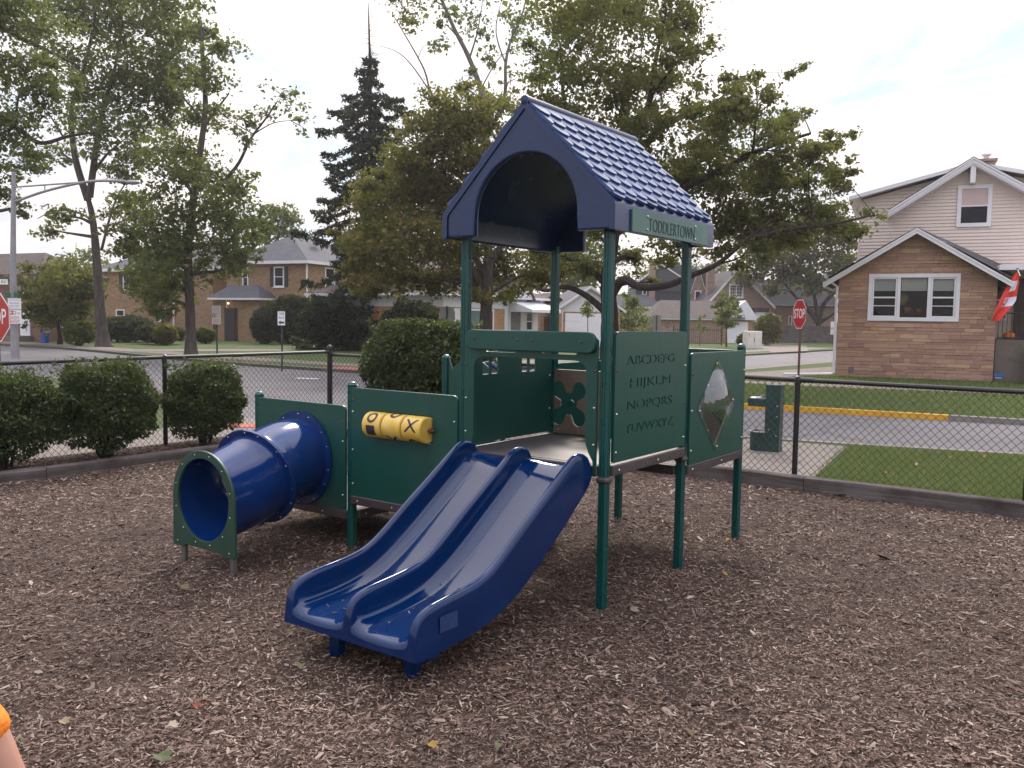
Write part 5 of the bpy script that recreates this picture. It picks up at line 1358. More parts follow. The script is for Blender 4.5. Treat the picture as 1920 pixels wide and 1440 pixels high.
# brown shed-like garage and the white garage next to it
o_ = at(1012, 600, 60); o_.z = 0
G0 = house('garage', 'plain brown garage squeezed between the bungalow and the white garage', o_, .25, 'garage')
walls(G0, 1.9, 5, 2.9, M_brickp); gableroof(G0, 0, 1.9, 0, 5, 2.9, 3.7, M_shb, 'y', None, .25, .1, .12, None, 'roof', M_door)
b = MB(); b.box(.3, 1.6, -.05, -.001, 0, 2.0); b.build('door', M_door, G0, ang=0)
o_ = at(1047, 600, 58); o_.z = 0
G1 = house('white_garage', 'white garage with panelled overhead door behind the playhouse', o_, .15, 'garage')
walls(G1, 4.2, 6, 2.35, M_bricko); 
b = MB(); b.prism([(0, 2.351), (4.2, 2.351), (4.2, 2.7), (2.1, 4.0), (0, 2.7)], -.03, .1, lambda p, q, t: (p, t, q)); b.build('gable_siding', M_whitesd, G1, ang=0)
gableroof(G1, 0, 4.2, 0, 6, 2.7, 4.1, M_shg, 'y', None, .3, .1, .16)
b = MB(); b.box(.45, 3.4, -.06, -.001, 0, 2.25)
for k in range(4): b.box(.5, 3.35, -.075, -.06, .06 + k * .55, .54 + k * .55)
b.build('overhead_door', M_wdoor, G1, ang=0)
# yellow-sided house with dark gables
YO = at(1158, 600, 92); YO.z = 0
Y_ = house('dark_gabled_house', 'house with slate-blue gable, tall brick chimney and pale yellow ground floor', YO, .0)
def X_(o, px, Y=None): return (px - 960) / FPX * (Y or o.y) - o.x
walls(Y_, X_(YO, 1245), 9, 3.3, M_yellowsd, 'yellow_wall', None, 0, 0)
hip(Y_, -1.5, X_(YO, 1240), -.2, 4, 3.35, 4.7, M_shg, .4, 2.0, .14)
b = MB(); b.prism([(2.2, 3.3), (9.2, 3.3), (9.2, 5.2), (4.9, 7.6), (2.2, 6.0)], 2.5, 9, lambda p, q, t: (p, t, q)); b.build('dark_wall', M_darksd, Y_, ang=0)
b = MB(); zr = 8.2
b.prism([(1.2, 5.3), (4.9, 8.0), (4.9, 7.85), (1.2, 5.15)], 2.1, 2.2, lambda p, q, t: (p, t, q)); b.prism([(4.9, 8.0), (7.2, 6.6), (7.2, 6.45), (4.9, 7.85)], 2.1, 2.2, lambda p, q, t: (p, t, q)); b.build('gable_trim', M_trim, Y_, ang=0)
b = MB(); b.prism([(1.2, 5.3), (4.9, 8.0), (10, 7.4), (10, 5.0)], 2.21, 2.3, lambda p, q, t: (p, t, q)); b.prism([(4.9, 7.0), (12, 7.0), (12, 6.8), (4.9, 6.8)], 4, 9, lambda p, q, t: (p, t, q)); b.build('main_roof', M_shg, Y_, ang=0)
b = MB(); x = X_(YO, 1218); b.cbox(x, x + .62, 1.6, 2.2, 0, 8.3, .02); b.box(x - .12, x + .74, 1.5, 2.3, 8.3, 8.5); b.build('chimney', M_brickp, Y_, ang=0)
window(Y_, Matrix.Translation((0, 2.5, 0)), X_(YO, 1207), X_(YO, 1216), 3.9, 5.6, .1)
window(Y_, FR, X_(YO, 1187), X_(YO, 1195), 1.1, 2.6, .1)
x0, x1 = X_(YO, 1293), X_(YO, 1327)
b = MB(); b.prism([(x0, 0), (x1, 0), (x1, 4.4), ((x0 + x1) / 2, 7.6), (x0, 4.4)], 1.5, 6, lambda p, q, t: (p, t, q)); b.build('brick_wing', M_brickp, Y_, ang=0)
gableroof(Y_, x0, x1, 1.5, 6, 4.5, 7.75, M_shg, 'y', None, .15, .1, .14, None, 'wing_roof')
window(Y_, Matrix.Translation((0, 1.5, 0)), (x0 + x1) / 2 - .35, (x0 + x1) / 2 + .35, 3.2, 5.2, .1)
# brick garage with white gable
KO = at(1224, 600, 76); KO.z = 0; KRZ = .0
K_ = house('brick_garage', 'brick garage with brown roof, white gable and white door', KO, KRZ, 'garage')
kw_ = X_(KO, 1350); walls(K_, kw_, 6.5, 2.0, M_brickp)
b = MB(); b.box(-.05, kw_ + .05, -.32, 6.6, 2.001, 2.18); b.build('eaves_trim', M_trim, K_, ang=0)
b = MB(); b.face([(-.3, -.4, 2.15), (kw_ + 2.0, -.4, 2.15), (kw_ + 2.0, 3.0, 3.75), (1.1, 3.0, 3.75)]); b.face([(-.3, 6.8, 2.15), (kw_ + 2, 6.8, 2.15), (kw_ + 2, 3.0, 3.75), (1.1, 3.0, 3.75)]); b.face([(-.3, -.4, 2.15), (1.1, 3, 3.75), (-.3, 6.8, 2.15)]); b.build('roof', M_shb, K_, ang=0, fix=False)
x0, x1 = X_(KO, 1350), X_(KO, 1409); xa, xb, xp = X_(KO, 1374), X_(KO, 1419), X_(KO, 1394)
walls(K_, x1 - x0, 5, 2.05, M_bricko, 'front_wall', None, .3, x0)
b = MB(); b.prism([(xa - 1.2, 2.05), (xb, 2.05), (xp, 3.75)], -.1, 5, lambda p, q, t: (p, t, q)); b.build('white_gable', M_whitesd, K_, ang=0)
xd0, xd1 = X_(KO, 1362), X_(KO, 1401); b = MB(); b.box(xd0, xd1, .2, .299, 0, 1.9)
for k in range(4): b.box(xd0 + .05, xd1 - .05, .18, .2, .05 + k * .46, .47 + k * .46)
b.build('overhead_door', M_wdoor, K_, ang=0)
b = MB(); vs, fs = plate(circ(0, 0, .22, 20), [circ(0, 0, .13, 20)], .03, .003); b.add(vs, fs, lambda p: (X_(KO, 1249) + p[0], -.03 - p[2], 1.52 + p[1])); b.build('wall_ring', M_barkp, K_)
# steep-gabled brick house
TO = at(1300, 600, 86); TO.z = 0
T_ = house('steep_gabled_house', 'brown brick house with tall steep gable and arched attic window', TO, .0)
xl, xr_, xp = X_(TO, 1322), X_(TO, 1444), X_(TO, 1376)
zl, zr_, zp = at(1313, 563, 86).z, at(1444, 571, 86).z, at(1373, 503, 86).z
b = MB(); b.prism([(xl - 1.0, -.1), (xr_, -.1), (xr_, zr_ + .1), (xp, zp - .15), (xl - 1.0, 2.6)], 0, 10, lambda p, q, t: (p, t, q)); b.build('wall', M_brickp, T_, ang=0)
gableroof(T_, xl - 1.0, xr_, 0, 10, 2.6, zp, M_shd, 'y', xp, .2, .14, .3, zr_ + .05)
a0, a1 = X_(TO, 1362), X_(TO, 1389); z0, z1 = at(1375, 558, 86).z, at(1375, 533, 86).z
wn = window(T_, FR, a0, a1, z0, z1, .12, [(a0 + a1) / 2], False)
b = MB()
for x in np.linspace(a0, a1, 9)[1:-1]: b.box(x - .015, x + .015, -.035, -.02, z0 + .1, z1 - .1)
for z in np.linspace(z0, z1, 5)[1:-1]: b.box(a0 + .1, a1 - .1, -.033, -.019, z - .015, z + .015)
b.prism([(a0, z1), (a1, z1)] + [((a0 + a1) / 2 + (a1 - a0) / 2 * math.cos(t), z1 + .22 * math.sin(t)) for t in [PI * k / 10 for k in range(1, 10)]], -.045, .0, lambda p, q, t: (p, t, q))
b.build('glazing_bars', M_trim, wn, ang=0)
b = MB(); x = X_(TO, 1334); b.cbox(x, x + .75, 3.0, 3.8, 2, at(1340, 498, 89).z, .02); b.box(x - .1, x + .85, 2.9, 3.9, at(1340, 498, 89).z, at(1340, 495, 89).z); b.build('chimney', M_brickp, T_, ang=0)
xe = X_(TO, 1580)
walls(T_, xe - xr_, 6, zr_ - .1, M_brickp, 'side_wing', None, 2.0, xr_ - .01)
b = MB(); b.face([(xr_ - .3, 1.6, zr_), (xe, 1.6, zr_), (xe, 5, zr_ + 2.6), (xp + 2, 5, zp - .8)]); b.box(xr_, xe, 1.55, 1.62, zr_ - .2, zr_ - .01); b.build('wing_roof', M_shd, T_, ang=0, fix=False)
for px in (1457, 1478, 1491): window(T_, Matrix.Translation((0, 2.0, 0)), X_(TO, px - 3, 88), X_(TO, px + 3, 88), 1.0, 2.6, .08)
b = MB(); x = X_(TO, 1417); b.cbox(x - .6, x + .9, -1.0, 0, 2.9, 3.3, .05, 0); b.box(x - .4, x + .7, -.8, -.001, 1.9, 2.9, 1); b.build('bay', [M_shd, M_whitesd], T_, ang=0)
b = MB(); b.box(xr_ - .5, xe, -4.0, -3.85, -.1, 1.6)
for x in np.arange(xr_ - .5, xe, .15): b.box(x + .01, x + .14, -4.02, -4.0, -.1, 1.58)
tag(b.build('board_fence', M_timber, None, TO, 0, ang=0), 'low dark board fence in front of the steep-gabled house', 'fence')
# utility cabinet and black iron fences
up_ = gnd(1414, 654); T = thing('utility_cabinet', 'cream metal utility cabinet on the far lawn by the white garage door', 'utility cabinet', up_, .12)
M_cab = plain('cream_cabinet_paint', (.6, .57, .54, 1), .5, dirt=(.35, .3, .27, .4))
b = MB(); b.cbox(-.55, .55, 0, .8, -.05, 1.22, .03); b.build('cabinet_body', M_cab, T)
b = MB(); b.cbox(-.50, -.015, -.02, -.001, .05, 1.15, .006); b.cbox(.015, .50, -.02, -.001, .05, 1.15, .006); b.build('doors', M_cab, T)
b = MB(); b.box(-.04, .0, -.04, -.021, .55, .75); b.box(-.42, -.36, -.026, -.021, .95, 1.05); b.build('latch', M_black, T, ang=0)
def ironfence(label, pa, pb, h):
    A_, B2 = Vector(pa), Vector(pb); L = (B2 - A_).length; d = (B2 - A_) / L
    T = thing('iron_fence', label, 'fence', A_, math.atan2(d.y, d.x), 'black iron fences across the street')
    b = MB()
    for x in np.arange(0, L, .16): b.box(x - .012, x + .012, -.012, .012, 0, h)
    for z in (.15, h - .15): b.box(0, L, -.018, .018, z - .02, z + .02)
    b.build('pickets', M_black, T, ang=0)
    for x in np.linspace(0, L, max(2, int(L / 2.2) + 1)):
        b = MB(); b.box(x - .04, x + .04, -.04, .04, 0, h + .12); b.sphere((x, 0, h + .14), .05, 8, 6); b.build('fence_post', M_black, T, ang=0)
p0, p1 = at(1262, 640, 68), at(1353, 640, 68); p0.z = p1.z = 0
ironfence('black iron fence along the brick garage wall', p0, p1, 1.35)
p0, p1 = at(1130, 640, 66), at(1222, 640, 69); p0.z = p1.z = 0
ironfence('black iron fence under the pale young tree', p0, p1, 1.2)
# ================================================================== TREES
def BL(px, py, rx, ry, Y, sparse=1.0): return (px, py, rx, ry, Y, sparse)
def curve(pts, n=6):
    """smooth path through points"""
    pts = [Vector(p) for p in pts]
    if len(pts) < 3: return [pts[0].lerp(pts[-1], i / n) for i in range(n + 1)]
    out = []
    for i in range(len(pts) - 1):
        p0, p1, p2, p3 = pts[max(i - 1, 0)], pts[i], pts[i + 1], pts[min(i + 2, len(pts) - 1)]
        for k in range(n):
            t = k / n
            out.append(.5 * ((2 * p1) + (p2 - p0) * t + (2 * p0 - 5 * p1 + 4 * p2 - p3) * t * t + (3 * p1 - p0 - 3 * p2 + p3) * t ** 3))
    out.append(pts[-1]); return out
def tree(name, label, Y, base, trunk, r0, blobs, mat, bark, seed, L=None, lai=1.7, limbs=(), group=None, cat='tree', depth=.85, twigs=1.0, clump=.22, flare=1.5, dens=1.55):
    rr = random.Random(seed); rg = np.random.default_rng(seed)
    L = L or .0036 * Y + .02
    B = at(base[0], base[1], Y) if len(base) == 2 else Vector(base)
    B = Vector((B.x, Y, 0))
    T = thing(name, label, cat, B, 0, group)
    tp = curve([Vector((0, 0, -.15))] + [at(px, py, Y) - B for px, py in trunk], 6)
    m = MB(); n = len(tp)
    rads = [r0 * ((flare - 1) * math.exp(-max(0, p.z) / .35) + 1) * (1 - .72 * i / (n - 1)) * (1 + .04 * math.sin(i * 2.1)) for i, p in enumerate(tp)]
    m.tube(tp, rads, 12)
    nodes = [(p, r) for p, r in zip(tp, rads)]
    for lm in limbs:
        pts = [at(q[0], q[1], Y + (q[2] if len(q) > 2 else 0)) - B for q in lm[1:]]
        c = curve(pts, 5); rl = [lm[0] * (1 - .75 * i / (len(c) - 1)) for i in range(len(c))]; m.tube(c, rl, 7)
        nodes += list(zip(c, rl))
    cents = []
    for (px, py, rx, ry, YY, sp_) in blobs:
        dy = rr.uniform(-1, 1) * depth * 2.2
        c = at(px, py, YY + dy) - B; k = YY / FPX; ax, az = rx * k, ry * k; ay = (ax + az) / 2 * depth
        # limb towards this clump from the nearest sensible node lower down
        best = min(nodes, key=lambda q: (q[0] - c).length + (3.0 if q[0].z > c.z - .2 else 0) + (2.5 if q[0].z < 1.8 else 0))
        mid = best[0].lerp(c, .5) + Vector((rr.uniform(-.2, .2), rr.uniform(-.2, .2), rr.uniform(-.1, .35))) * ax
        pth = curve([best[0], mid, c], 5); rl = [max(.012, best[1] * .62) * (1 - .8 * i / (len(pth) - 1)) for i in range(len(pth))]
        m.tube(pth, rl, 6); nodes += list(zip(pth[2:], rl[2:]))
        A = PI * ax * az; ax, ay, az = ax * 1.12, ay * 1.12, az * 1.12; nl = int(dens * lai * sp_ * A / (.3 * L * L))
        nc = max(6, int(A * 9 / max(.3, clump * 4)))
        q = rg.normal(0, 1, (nc, 3)); q /= np.linalg.norm(q, axis=1)[:, None]; q *= (rg.random(nc) ** .42)[:, None] * rg.uniform(.85, 1.2, nc)[:, None]
        cc = q * np.array([ax, ay, az]) + np.array(c)
        w = rg.dirichlet(np.full(nc, 1.6)); pick = rg.choice(nc, nl, p=w)
        sg = clump * np.array([1.15, 1.15, .62]) * min(1.6, max(.45, ax / 1.1))
        cents.append(cc[pick] + rg.normal(0, 1, (nl, 3)) * sg)
        for i in range(int(min(nc, 14) * twigs)):
            e = Vector(cc[i]); md = c.lerp(e, .5) + Vector((0, 0, rr.uniform(-.1, .15)))
            m.tube([pth[-3], md, e], [max(.008, L * .09), L * .06, .004], 4, cap=False)
    m.build('trunk', bark, T, fix=False)
    if cents:
        V, Fq = leafcloud(np.concatenate(cents), L, L * .68, rg, .3); npmesh('crown', V, Fq, mat, T)
    return T
LG = leafmat('street_tree_leaves', [(0, (.036, .050, .020, 1)), (.4, (.075, .098, .034, 1)), (.8, (.13, .155, .052, 1)), (1, (.22, .20, .075, 1))], .5)
LM = leafmat('turning_maple_leaves', [(0, (.042, .042, .018, 1)), (.35, (.088, .082, .03, 1)), (.7, (.145, .12, .042, 1)), (.9, (.23, .155, .05, 1)), (1, (.32, .17, .05, 1))], .5)
LD = leafmat('dark_maple_leaves', [(0, (.042, .044, .022, 1)), (.45, (.082, .082, .034, 1)), (.8, (.13, .118, .048, 1)), (.96, (.2, .145, .055, 1)), (1, (.28, .155, .05, 1))], .5)
LP = leafmat('pale_young_leaves', [(0, (.05, .075, .02, 1)), (.5, (.10, .135, .035, 1)), (1, (.2, .21, .06, 1))], .4)
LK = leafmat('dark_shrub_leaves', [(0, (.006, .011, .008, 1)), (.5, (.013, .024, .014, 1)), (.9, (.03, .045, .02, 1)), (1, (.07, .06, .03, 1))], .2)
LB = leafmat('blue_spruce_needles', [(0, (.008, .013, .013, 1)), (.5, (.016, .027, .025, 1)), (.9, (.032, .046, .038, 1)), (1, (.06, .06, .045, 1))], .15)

Y = 34
tree('broadleaf_tree', 'tree whose limbs reach in from the left edge, trunk out of frame', Y, (-150, 650), [(-145, 450), (-130, 250), (-110, 60), (-90, -120)], .38,
     [BL(x, y, a, b, Y) for x, y, a, b in ((15, 20, 60, 40), (90, 60, 55, 30), (50, 130, 60, 45), (10, 250, 45, 55), (80, 200, 45, 35), (0, 340, 35, 40), (50, 300, 35, 35), (-70, 150, 80, 80), (-60, -20, 90, 60), (-60, 320, 60, 60), (30, 390, 20, 22), (110, 130, 40, 25))],
     LG, M_bark, 21, lai=1.5, limbs=[(.15, (-120, 120), (-20, 50), (45, 75), (110, 105), (150, 125)), (.15, (-130, 300), (-30, 222), (30, 240), (75, 268), (130, 255), (180, 248))], group='street trees on the left')
Y = 46.5
tree('broadleaf_tree', 'tall street tree with forked trunk left of the second trunk, beside the bent lamp arm', Y, (195, 650), [(193, 640), (186, 560), (180, 470), (172, 400), (158, 350)], .36,
     [BL(x, y, a, b, Y) for x, y, a, b in ((170, 30, 75, 50), (270, 50, 75, 60), (320, 15, 55, 35), (250, 140, 80, 55), (140, 110, 45, 35), (300, 160, 45, 55), (190, 240, 60, 40), (270, 235, 50, 38), (225, 320, 35, 25), (115, 405, 30, 18), (90, 430, 28, 18), (240, 390, 28, 30), (330, 100, 40, 55), (150, 190, 30, 25), (120, 290, 25, 22), (205, 180, 50, 35), (320, 200, 30, 35), (205, -30, 100, 40), (120, 20, 50, 35), (255, 290, 35, 30))],
     LG, M_bark, 22, lai=1.45, limbs=[(.2, (165, 375), (140, 290), (135, 200), (160, 120), (180, 20)), (.19, (168, 370), (180, 280), (195, 200), (215, 130), (230, 40)), (.1, (172, 330), (200, 290), (235, 260)), (.08, (190, 470), (215, 380), (245, 330)), (.07, (180, 420), (150, 400), (105, 395), (70, 410))], group='street trees on the left')
Y = 38.4
tree('broadleaf_tree', 'slender street tree with one bare limb leaning right toward the spruce', Y, (359, 665), [(358, 655), (356, 560), (352, 470), (362, 380), (376, 280), (385, 200), (380, 110), (378, 50)], .245,
     [BL(x, y, a, b, Y, s) for x, y, a, b, s in ((378, 55, 35, 28, .8), (405, 95, 40, 22, .7), (355, 60, 30, 22, .7), (390, 145, 45, 22, .8), (350, 150, 28, 30, .8), (430, 90, 20, 22, .5), (380, 225, 40, 22, 1), (330, 275, 50, 35, 1), (420, 215, 32, 18, .7), (530, 180, 38, 28, .28), (560, 225, 25, 20, .2), (500, 215, 30, 20, .35), (455, 260, 26, 16, .5), (455, 225, 25, 20, .4), (320, 330, 60, 40, 1.1), (400, 340, 55, 45, 1.1), (440, 400, 45, 45, 1.1), (340, 410, 80, 50, 1.2), (420, 460, 55, 45, 1.1), (290, 470, 50, 50, 1.2), (280, 535, 42, 32, 1.1), (335, 520, 50, 40, 1.1), (250, 400, 40, 40, 1), (475, 420, 18, 24, .7), (300, 560, 42, 28, 1), (262, 515, 36, 32, 1), (440, 500, 32, 28, 1.1), (235, 455, 36, 36, 1), (470, 480, 22, 28, .9), (250, 460, 35, 30, 1), (450, 345, 28, 25, .8), (300, 590, 25, 18, .7))],
     LG, M_bark, 23, lai=1.55, limbs=[(.1, (372, 400), (420, 340), (448, 305), (470, 260), (500, 220), (520, 190)), (.09, (370, 340), (320, 300), (290, 275), (265, 310)), (.08, (380, 240), (410, 200), (430, 175)), (.09, (352, 470), (320, 430), (280, 420)), (.07, (385, 230), (350, 190), (335, 170))], group='street trees on the left')
Y = 49
tree('ornamental_tree', 'small dark bushy tree in front of the red brick house', Y, (112, 640), [(112, 630), (108, 600), (104, 560), (100, 530)], .12,
     [BL(x, y, a, b, Y) for x, y, a, b in ((100, 555, 55, 40), (70, 540, 35, 28), (140, 520, 42, 26), (90, 505, 35, 18), (150, 575, 32, 34), (110, 592, 45, 22), (62, 585, 26, 24), (165, 540, 25, 30), (125, 545, 45, 35))], LK if False else LD, M_barkd, 24, lai=2.3)
# spruce
def spruce(name, label, px, ybase, ytop, ybare, Y, wb, seed):
    rr = random.Random(seed); rg = np.random.default_rng(seed)
    B = at(px, ybase, Y); B = Vector((B.x, Y, 0)); T = thing(name, label, 'spruce', B)
    H_ = at(px, ytop, Y).z; Hb = at(px, ybare, Y).z
    m = MB(); m.tube([(0, 0, -.1), (0, .05, H_ * .3), (.05, 0, H_ * .6), (0, 0, H_ * .85), (-.1, 0, H_)], [.28, .22, .14, .07, .012], 8)
    cents = []; z = .5
    while z < Hb + .2:
        f = min(1.0, z / Hb); R_ = wb * (1 - f) ** .40 * (1 - .25 * f) + .35
        nb = 6 if f < .8 else 5
        for k in range(nb):
            a = 2 * PI * (k + rr.random()) / nb; r = R_ * rr.choice((.4, .6, .75, .9, 1.0, 1.1, 1.3)) * rr.uniform(.9, 1.1)
            d = Vector((math.cos(a), math.sin(a), 0)); droop = r * (.22 + .16 * (1 - f))
            p = [Vector((0, 0, z)), d * r * .35 + Vector((0, 0, z - droop * .25)), d * r * .75 + Vector((0, 0, z - droop * .9)), d * r + Vector((0, 0, z - droop * .78))]
            m.tube(p, [.04 * (1.2 - f), .03, .018, .006], 4, cap=False)
            sd = Vector((-d.y, d.x, 0))
            nn = int(80 * r)
            for i in range(nn):
                t = rr.random() ** .7; q = p[0].lerp(p[1], t / .35) if t < .35 else p[1].lerp(p[2], (t - .35) / .4) if t < .75 else p[2].lerp(p[3], (t - .75) / .25)
                w_ = .42 * (1.1 - t) * min(1.5, r / 2) + .08
                off = sd * rr.gauss(0, w_ * .6) + Vector((0, 0, -abs(rr.gauss(0, .17)) + .05)); cents.append(q + off)
        z += rr.uniform(.45, .75) * (1.1 - .1 * f)
    for i in range(46):
        zz = Hb + (H_ - Hb) * i / 46; a = rr.uniform(0, 2 * PI); r = 1.5 * (1 - i / 46) * rr.uniform(.5, 1) + .1
        m.tube([(0, 0, zz), (math.cos(a) * r * .6, math.sin(a) * r * .6, zz - .05), (math.cos(a) * r, math.sin(a) * r, zz + .12 * r)], [.014, .01, .004], 3, cap=False)
    m.build('trunk', M_barkd, T, fix=False)
    c = np.array([tuple(v) for v in cents]); V, Fq = leafcloud(c, .30, .10, rg, .2, .3); npmesh('crown', V, Fq, LB, T); return T
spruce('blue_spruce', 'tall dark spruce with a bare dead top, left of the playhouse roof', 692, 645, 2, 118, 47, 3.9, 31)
Y = 33
tree('maple_tree', 'broad yellowing maple whose trunk stands between the two left roof posts', Y, (910, 690), [(910, 660), (911, 600), (913, 540), (915, 470), (905, 400), (890, 320), (880, 250)], .30,
     [BL(x, y, a, b, Y) for x, y, a, b in ((860, 210, 60, 35), (930, 235, 55, 50), (800, 260, 65, 42), (880, 300, 80, 55), (760, 335, 65, 50), (820, 385, 75, 55), (720, 390, 52, 42), (690, 440, 50, 42), (760, 455, 75, 45), (840, 465, 60, 45), (740, 515, 60, 34), (820, 520, 55, 28), (900, 510, 62, 34), (960, 520, 50, 34), (660, 490, 36, 40), (690, 545, 32, 22), (950, 330, 60, 60), (950, 430, 60, 50), (1000, 500, 40, 34), (895, 178, 35, 20), (1035, 505, 36, 26), (700, 340, 30, 30), (650, 440, 22, 22), (880, 400, 70, 50), (900, 555, 40, 16), (840, 225, 40, 30), (780, 300, 50, 40))],
     LM, M_bark, 41, dens=2.1, lai=1.9, limbs=[(.16, (913, 560), (870, 480), (800, 420), (720, 400)), (.14, (914, 500), (960, 420), (980, 320)), (.13, (912, 520), (860, 420), (830, 300), (850, 220)), (.09, (913, 555), (970, 520), (1030, 505))], depth=1.1)
Y = 27
tree('maple_tree', 'large spreading maple with low sweeping limbs behind the playhouse roof', Y, (1143, 706), [(1143, 660), (1143, 590), (1140, 520), (1150, 440), (1160, 340), (1170, 240), (1175, 120)], .33,
     [BL(x, y, a, b, Y, s) for x, y, a, b, s in ((1060, 40, 60, 50, .9), (1150, 25, 70, 45, .9), (1240, 25, 70, 35, .9), (1290, 55, 48, 36, .8), (1030, 115, 45, 50, .9), (1110, 110, 70, 55, .9), (1200, 110, 70, 50, .9), (1280, 105, 45, 40, .8), (1060, 195, 60, 45, 1), (1150, 190, 55, 50, 1), (1240, 170, 50, 36, .9), (1295, 190, 34, 40, .8), (1010, 225, 38, 40, .9), (1230, 260, 60, 50, 1), (1380, 145, 32, 24, .8), (1340, 200, 50, 40, .8), (1420, 180, 34, 40, .8), (1492, 138, 22, 20, .6), (1420, 255, 52, 34, .9), (1340, 275, 60, 44, 1), (1495, 212, 30, 22, .8), (1465, 285, 50, 34, .9), (1560, 268, 32, 26, .8), (1552, 318, 36, 34, .9), (1400, 335, 62, 36, 1.1), (1320, 355, 55, 36, 1.1), (1480, 350, 52, 34, 1), (1555, 368, 36, 26, 1), (1440, 405, 60, 32, 1.1), (1370, 425, 52, 32, 1.1), (1530, 415, 46, 24, 1), (1595, 425, 34, 20, .9), (1640, 405, 22, 14, .8), (1480, 450, 50, 24, 1), (1400, 475, 34, 22, 1), (1270, 470, 46, 28, 1.1), (1195, 490, 36, 30, 1), (1080, 490, 50, 30, 1), (1350, 480, 30, 20, .9), (1000, 470, 40, 30, .9), (1120, 440, 60, 40, 1), (1120, -30, 110, 40, 1), (1260, -30, 80, 30, .9), (1230, 530, 26, 12, .8), (1380, 210, 46, 36, .9), (1450, 232, 42, 30, .8), (1520, 290, 42, 32, .9), (1510, 400, 56, 30, 1), (1440, 350, 56, 36, 1), (1360, 390, 56, 36, 1), (1580, 330, 26, 26, .8), (1500, 440, 56, 20, 1), (1330, 300, 46, 44, 1), (1420, 440, 56, 26, 1), (1350, 240, 46, 36, .9), (1280, 320, 50, 50, 1), (1470, 320, 50, 36, .9), (1570, 425, 40, 18, .9))],
     LD, M_barkd, 42, dens=1.75, lai=1.6, limbs=[(.15, (1143, 560, 0), (1168, 525, -1), (1200, 538, -1.5), (1250, 535, -2), (1300, 515, -2), (1345, 495, -2), (1400, 450, -2), (1450, 410, -2)), (.12, (1140, 590), (1100, 555), (1060, 538), (1020, 545), (985, 528)), (.11, (1141, 540), (1100, 500), (1050, 480), (1000, 470)), (.16, (1150, 440), (1230, 380), (1330, 330), (1430, 280), (1520, 250)), (.14, (1160, 340), (1240, 240), (1330, 200), (1400, 170)), (.12, (1155, 400), (1100, 300), (1060, 200), (1050, 80)), (.13, (1165, 300), (1215, 200), (1230, 110), (1250, 20)), (.09, (1400, 450, -2), (1480, 430, -2), (1560, 420, -2), (1640, 403, -2))], depth=1.2)
Y = 56
tree('tall_thin_tree', 'tall sparse tree with bare grey limbs rising behind the yellowing maple', Y, (915, 640), [(915, 560), (915, 400), (912, 250), (905, 180), (880, 110), (850, 50), (820, -20)], .30,
     [BL(x, y, a, b, Y, s) for x, y, a, b, s in ((755, 8, 34, 22, .9), (770, 45, 28, 18, .8), (815, 85, 24, 14, .8), (880, 35, 40, 26, .6), (915, 108, 20, 22, .7), (905, 60, 16, 20, .6), (962, 60, 24, 36, .6), (985, 20, 30, 28, .7), (835, 45, 14, 16, .5), (800, -20, 60, 25, .8), (930, -20, 60, 25, .8), (960, 150, 18, 20, .6), (880, 140, 18, 14, .5))],
     LG, M_barkp, 43, lai=1.1, limbs=[(.14, (912, 260), (945, 185), (948, 120), (958, 75), (978, 30), (990, -20)), (.10, (915, 330), (860, 230), (812, 180), (795, 130), (765, 75), (735, 25)), (.07, (880, 110), (895, 60), (905, 0)), (.06, (948, 120), (930, 60), (940, 0)), (.05, (812, 180), (770, 120), (740, 95), (705, 85)), (.05, (900, 170), (935, 110), (970, 90))], twigs=.7)
Y = 64
tree('young_tree', 'pale green young tree beside the yellow house', Y, (1178, 648), [(1178, 640), (1178, 620), (1179, 580), (1180, 550)], .07,
     [BL(x, y, a, b, Y) for x, y, a, b in ((1181, 556, 14, 14), (1186, 578, 24, 16), (1170, 590, 22, 16), (1194, 600, 24, 15), (1168, 608, 22, 12), (1188, 614, 24, 9))], LP, M_bark, 51, L=.2, lai=1.3)
tree('young_tree', 'small round-headed tree in front of the white garage gable', Y, (1362, 649), [(1362, 640), (1362, 620), (1362, 590), (1364, 565)], .07,
     [BL(x, y, a, b, Y) for x, y, a, b in ((1362, 566, 19, 16), (1358, 590, 19, 16), (1378, 582, 12, 18), (1366, 604, 16, 10), (1350, 578, 10, 14))], LP if False else LG, M_bark, 52, L=.2, lai=2.2)
tree('young_tree', 'thin dark sapling in front of the white garage door', 49, (1103, 660), [(1103, 640), (1102, 610), (1102, 580), (1101, 565)], .035,
     [BL(x, y, a, b, 49) for x, y, a, b in ((1101, 570, 11, 9), (1095, 580, 9, 8), (1108, 582, 10, 8), (1102, 592, 10, 6))], LD, M_barkd, 53, L=.15, lai=1.2)
tree('young_tree', 'spindly sapling by the brick garage side wall', 67, (1312, 646), [(1312, 635), (1313, 610), (1314, 590)], .035,
     [BL(x, y, a, b, 67) for x, y, a, b in ((1314, 598, 7, 8), (1310, 612, 9, 7), (1318, 618, 9, 7))], LP, M_bark, 54, L=.16, lai=.9)
Y = 84
